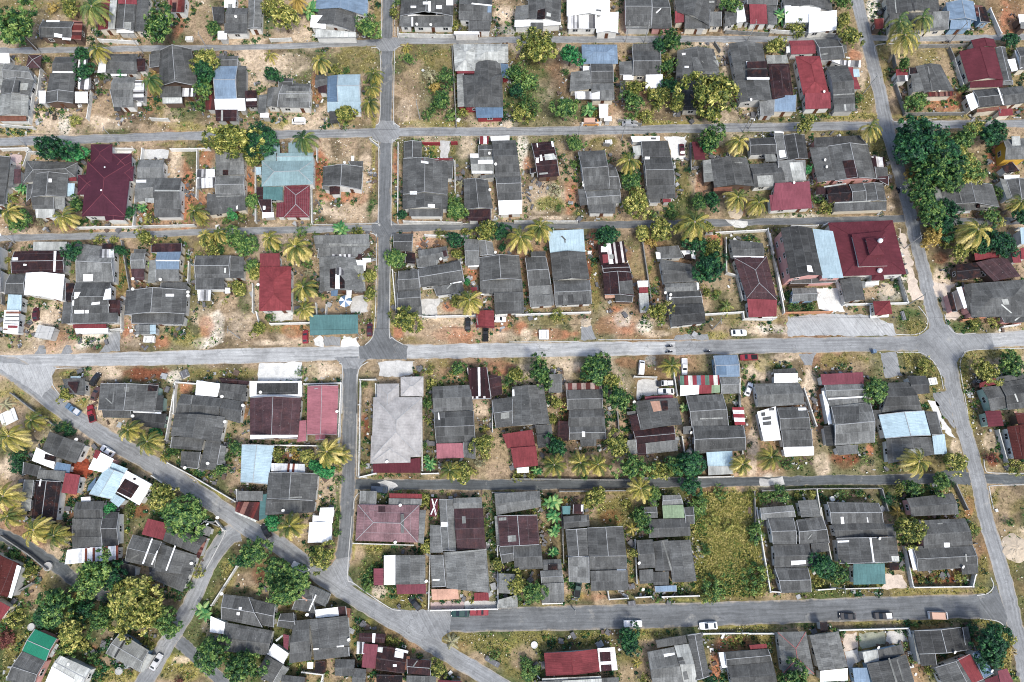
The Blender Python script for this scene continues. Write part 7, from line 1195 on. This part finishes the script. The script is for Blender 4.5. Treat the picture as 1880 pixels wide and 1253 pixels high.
# ------------------------------------------------------------------ poles, cables, small things
POLES = []
def pole(tile, x, y, ang, label, lamp=False, h=8.2):
    b = at(*tpx(tile, x, y)); root = empty('street_lamp' if lamp else 'utility_pole', (b.x, b.y, 0)); tag(root, label, 'street lamp' if lamp else 'utility pole', 'poles along the roads'); mb = MB(); mb.tube((b.x, b.y, -.1), (b.x, b.y, h), .15, .09, 8); obj('pole', mb, MATS['pole_concrete'], root)
    d = Vector((math.cos(ang), math.sin(ang), 0)); T = Vector((b.x, b.y, h-.4)); m = MB(); m.bar(T-d*.9, T+d*.9, .1, .1); obj('crossarm', m, MATS['wall_dark'], root)
    for s in (-.75, 0, .75): m = MB(); q = T+d*s; m.tube((q.x, q.y, q.z+.05), (q.x, q.y, q.z+.22), .05, .03, 6); obj('insulator', m, MATS['frame'], root)
    if lamp: m = MB(); e = T+Vector((.9, -.6, .5)); m.tube(T, e, .04, .03, 6); obj('lamp_arm', m, MATS['steel'], root); m = MB(); m.box((e.x, e.y, e.z-.05), .6, .28, .12, ang); obj('lamp_head', m, MATS['white_paint'], root)
    POLES.append(T); return T
R90 = math.pi/2
for a in (('C3', 1046, 468, R90, 'tall dark pole at the corner of the maroon hall wall'), ('B3', 1018, 888, R90, 'pole on the sandy verge beside the maroon hall'), ('A3', 722, 678, R90, 'pole at the slanting road beside red-sided dark house'), ('A3', 1347, 305, R90, 'pole on the far top right street'), ('B2', 470, 118, R90, 'pale pole at the second street above the stepped grey house'), ('B2', 785, 112, R90, 'pole at the second street by a palm crown'), ('A2', 950, 310, R90, 'pole below the dark grey top-row roof'), ('A2', 815, 305, R90, 'pole on the top street near the grey awning house'), ('A2', 1690, 302, R90, 'pole on the top street above the long dark house'), ('A0', 295, 385, R90, 'pole on the top street by the brown pavilion'), ('A0', 1030, 385, R90, 'pole on the top street by steep dark gable'), ('A0', 1512, 382, R90, 'pole on the top street above blue and white roof'), ('A0', 860, 1042, R90, 'pole on second street beside the maroon villa'), ('A0', 192, 1056, R90, 'pole on second street at the far left'), ('A3', 1570, 915, R90, 'pole among the dense trees by the second street'), ('A1', 1180, 860, R90, 'thin pole on the dry lot by the long road'), ('C2', 1440, 648, R90, 'pole on the shoulder above the parked white car'), ('C0', 1725, 712, R90, 'pole on the verge of the main road, west part'), ('C1', 1600, 640, R90, 'pole beside the small red kiosk'), ('E3', 478, 566, R90, 'pole at the bottom road wall of three houses'), ('E2', 432, 712, R90, 'pole at the bottom road by green mini truck'), ('A2', 1700, 930, R90, 'pole leaning by the palm above the grey gable')): pole(*a)
pole('E0', 1552, 102, .6, 'white-headed street lamp at the fork of the diagonal road', True, 6.5); pole('B0', 110, 850, R90, 'street lamp on the sandy lane, far left', True, 6.5); pole('A2', 1660, 950, R90, 'street lamp by the red garage and palm', True, 6.5)
def cable(px, py0, label, xs):
    mb = MB(); P = [at(x, y, 7.6) for x, y in xs]; prev = None
    for a, b in zip(P, P[1:]):
        for i in range(9):
            u = i/8; q = a.lerp(b, u)-Vector((0, 0, 1.1*4*u*(1-u)*.5))
            if prev is not None and (q-prev).length > .01: mb.tube(prev, q, .028, .028, 5)
            prev = q
    tag(obj('overhead_cable', mb, MATS['black']), label, 'cable')
cable(0, 0, 'thin black cable strung along the main road, west part', [(-40, 610), (120, 609), (300, 608), (480, 606), (664, 604), (878, 600)])
cable(0, 0, 'thin black cable strung along the main road, east part', [(878, 600), (1110, 594), (1338, 585), (1500, 582), (1692, 582), (1900, 583)])
cable(0, 0, 'thin black cable along the second street', [(-30, 246), (210, 244), (480, 240), (710, 238), (940, 240), (1107, 240), (1370, 234), (1610, 226)])
def tub(name, cat, label, tile, x, y, r, h, mat):
    c = at(*tpx(tile, x, y)); mb = MB(); n = 16; V = []
    for rr, z in ((r, 0), (r*1.05, h*.5), (r, h), (r*.86, h), (r*.84, h-.1)):
        for i in range(n): t = 2*math.pi*i/n; V.append((c.x+rr*math.cos(t), c.y+rr*math.sin(t), z))
    F = [(k*n+i, k*n+(i+1) % n, (k+1)*n+(i+1) % n, (k+1)*n+i) for k in range(4) for i in range(n)] + [tuple(4*n+i for i in range(n))]
    mb.shared(V, F); o = obj(name, mb, MATS[mat]); tag(o, label, cat); return o
tub('well_ring', 'well ring', 'concrete well ring on the shaded lane, bottom left', 'E0', 355, 420, 1.0, .7, 'concrete')
tub('well_ring', 'well ring', 'pale concrete ring on grass beneath the lone grey roof', 'E0', 862, 1170, .8, .6, 'concrete')
tub('well_ring', 'well ring', 'concrete ring right of red purple shrub, bottom left', 'E0', 235, 853, .8, .6, 'concrete')
tub('water_drum', 'drum', 'white ring on the grass above the red gabled hall', 'E2', 160, 983, .75, .5, 'wall_white')
tub('water_drum', 'drum', 'white round tub by the brown-centred long house', 'D1', 1278, 1180, .9, .9, 'wall_white')
tub('water_drum', 'drum', 'pale tub beside the small dark hut, lower fifth row', 'D3', 494, 926, .6, .8, 'wall_white')
def boxy(name, cat, label, tile, x, y, sx, sy, h, ang, mat, lid=None):
    c = at(*tpx(tile, x, y)); root = empty(name, (c.x, c.y, 0)); tag(root, label, cat); mb = MB(); mb.box((c.x, c.y, 0), sx, sy, h, ang); obj('base', mb, MATS[mat], root); m = MB(); m.box((c.x, c.y, h), sx*1.08, sy*1.08, .1, ang); obj('lid', m, MATS[lid or mat], root)
    for du in (-.3, .3): m = MB(); m.box((c.x+du*sx*math.cos(ang), c.y+du*sx*math.sin(ang), h+.1), .1, sy*.9, .05, ang); obj('batten', m, MATS['trim'], root)
boxy('water_tank', 'tank', 'square white cistern on the bare soil above main road', 'C2', 228, 692, 2.3, 2.3, 1.0, 0, 'wall_grey', 'wall_white')
boxy('market_table', 'table', 'grey slatted stall roof by the sandy entrance track', 'C0', 362, 685, 4.0, 3.0, 2.2, -.15, 'wall_grey', 'wall_grey')
boxy('crate', 'crate', 'white crate pile on the verge by the grey front porch', 'C0', 1082, 722, 2.6, 1.6, .7, 0, 'wall_white')
boxy('crate', 'crate', 'tilted black and white box on the white heap', 'C0', 1336, 972, 1.8, 1.8, .8, .5, 'wall_white', 'trim_dark')
boxy('water_tank', 'tank', 'white tank beside the slanting road and grey roof', 'C3', 1204, 1027, 1.9, 1.6, 1.2, .1, 'wall_white')
boxy('bin', 'bin', 'small blue bin at the edge of the main road', 'C3', 792, 810, .8, .8, 1.0, .1, 'paint_blue')
boxy('bench', 'bench', 'long black and white bench on the bottom verge', 'E1', 1700, 1102, 3.2, 1.0, .5, -.5, 'wall_white', 'trim_dark')
boxy('bench', 'bench', 'small black and white bench on the grass corner', 'C3', 1006, 552, .7, 2.2, .5, .15, 'wall_white', 'trim_dark')
boxy('concrete_slab', 'slab', 'pale slab on gravel by the western palms', 'D0', 68, 340, 3.6, 3.2, .3, .5, 'wall_white')
boxy('drain_box', 'drain box', 'black and white box on the bottom road verge', 'E2', 858, 684, 1.6, 1.0, .6, .1, 'wall_white', 'trim_dark')
boxy('water_tank', 'tank', 'white tank in the yard behind the stepped grey house', 'B2', 692, 135, 1.8, 1.2, .9, .1, 'wall_grey', 'wall_white')
boxy('crate', 'crate', 'white boat-like box left of the top bend', 'A0', 1368, 292, 1.9, 1.3, .8, 0, 'wall_white')
# a garden umbrella with white and blue panels
c = at(*tpx('C1', 655, 462)); um = empty('garden_umbrella', (c.x, c.y, 0)); tag(um, 'white and blue garden umbrella in the rubble yard', 'umbrella'); mb = MB(); mb.tube((c.x, c.y, 0), (c.x, c.y, 2.5), .04, .03, 6); obj('pole', mb, MATS['steel'], um)
for par in (0, 1):
    mb = MB()
    for i in range(par, 8, 2):
        a, b = i*math.pi/4, (i+1)*math.pi/4; mb.face([(c.x, c.y, 2.5), (c.x+1.7*math.cos(a), c.y+1.7*math.sin(a), 2.0), (c.x+1.7*math.cos(b), c.y+1.7*math.sin(b), 2.0)])
    obj('canopy_panels', mb, MATS['white_paint' if par else 'paint_blue'], um)
def heap(name, cat, label, tile, x, y, r, h, mat, seed):
    c = at(*tpx(tile, x, y)); q = random.Random(seed); mb = MB(); n = 22; V = [(c.x, c.y, h)]; F = []
    for k in range(1, 6):
        for i in range(n): t = 2*math.pi*i/n; rr = r*k/5*(1+q.uniform(-.12, .12)); V.append((c.x+rr*math.cos(t), c.y+rr*math.sin(t), max(-.02, h*(1-(k/5)**1.5)*q.uniform(.8, 1.15)) if k < 5 else -.02))
    F += [(0, 1+i, 1+(i+1) % n) for i in range(n)]
    for k in range(4): F += [(1+k*n+i, 1+(k+1)*n+i, 1+(k+1)*n+(i+1) % n, 1+k*n+(i+1) % n) for i in range(n)]
    mb.shared(V, F); tag(obj(name, mb, MATS[mat]), label, cat)
plain('red_earth', alb(158, 74, 46, k=.8, d=.1), 1, .3, 1.5); plain('white_sand', alb(196, 180, 156, k=.8, d=.1), 1, .2, 1)
heap('earth_heap', 'heap', 'rusty red earth heap beside the faded red roof', 'D0', 578, 718, 3.0, 1.3, 'red_earth', 1)
heap('sand_heap', 'heap', 'pale sand heap at the second street corner', 'A1', 1812, 888, 1.6, .7, 'white_sand', 2)
heap('sand_heap', 'heap', 'pale sand heap by the two palms at dark lane', 'B2', 1610, 630, 2.0, .6, 'white_sand', 3)
heap('sand_heap', 'heap', 'white sand heap on the grass by the red-banded house', 'E1', 885, 590, 1.7, .7, 'white_sand', 4)
heap('sand_heap', 'heap', 'big pale sand heap beside the slanting road', 'E3', 1815, 290, 3.2, .7, 'white_sand', 5)
heap('sand_heap', 'heap', 'white heap at the tip of the triangular apron', 'C2', 530, 598, 1.4, .7, 'white_sand', 6)
heap('sand_heap', 'heap', 'pale heap behind the maroon hall wall', 'C3', 895, 358, 2.0, .5, 'white_sand', 7)
# ------------------------------------------------------------------ labels of plants and walls: kind + side + house
from collections import defaultdict
cells = defaultdict(list)
for o, ph, px, py in PENDING:
    s, h = where(None, px, py); cells[(ph, s, h)].append((o, px, py))
def cut(words, n): return ' '.join(words[:n])
LANDM = {}
def landmark(h):
    b = h.split(','); t = b[0]
    cands = [x for x in HOUSES if x['label'].split(',')[0] == t]
    return t if len(cands) == 1 else h
for (ph, s, h), L in cells.items():
    base = f'{s} {landmark(h)}'; n = len(L)
    if n == 1: words = [f'{ph} {base}']
    else:
        ax = 1 if max(q[1] for q in L)-min(q[1] for q in L) >= max(q[2] for q in L)-min(q[2] for q in L) else 2
        L.sort(key=lambda q: q[ax]); nm = {2: ['leftmost', 'rightmost'] if ax == 1 else ['far', 'near'], 3: ['leftmost', 'middle', 'rightmost'] if ax == 1 else ['far', 'middle', 'near']}.get(n) or [f'{o_} from {"left" if ax == 1 else "far end"},' for o_ in ('first', 'second', 'third', 'fourth', 'fifth', 'sixth', 'seventh', 'eighth', 'ninth', 'tenth')[:n]]
        words = [f'{w_} {ph} {base}' for w_ in nm]
    for (o, px, py), wd in zip(L, words): o['label'] = ' '.join(wd.split()[:16])
bpy.context.view_layer.update()
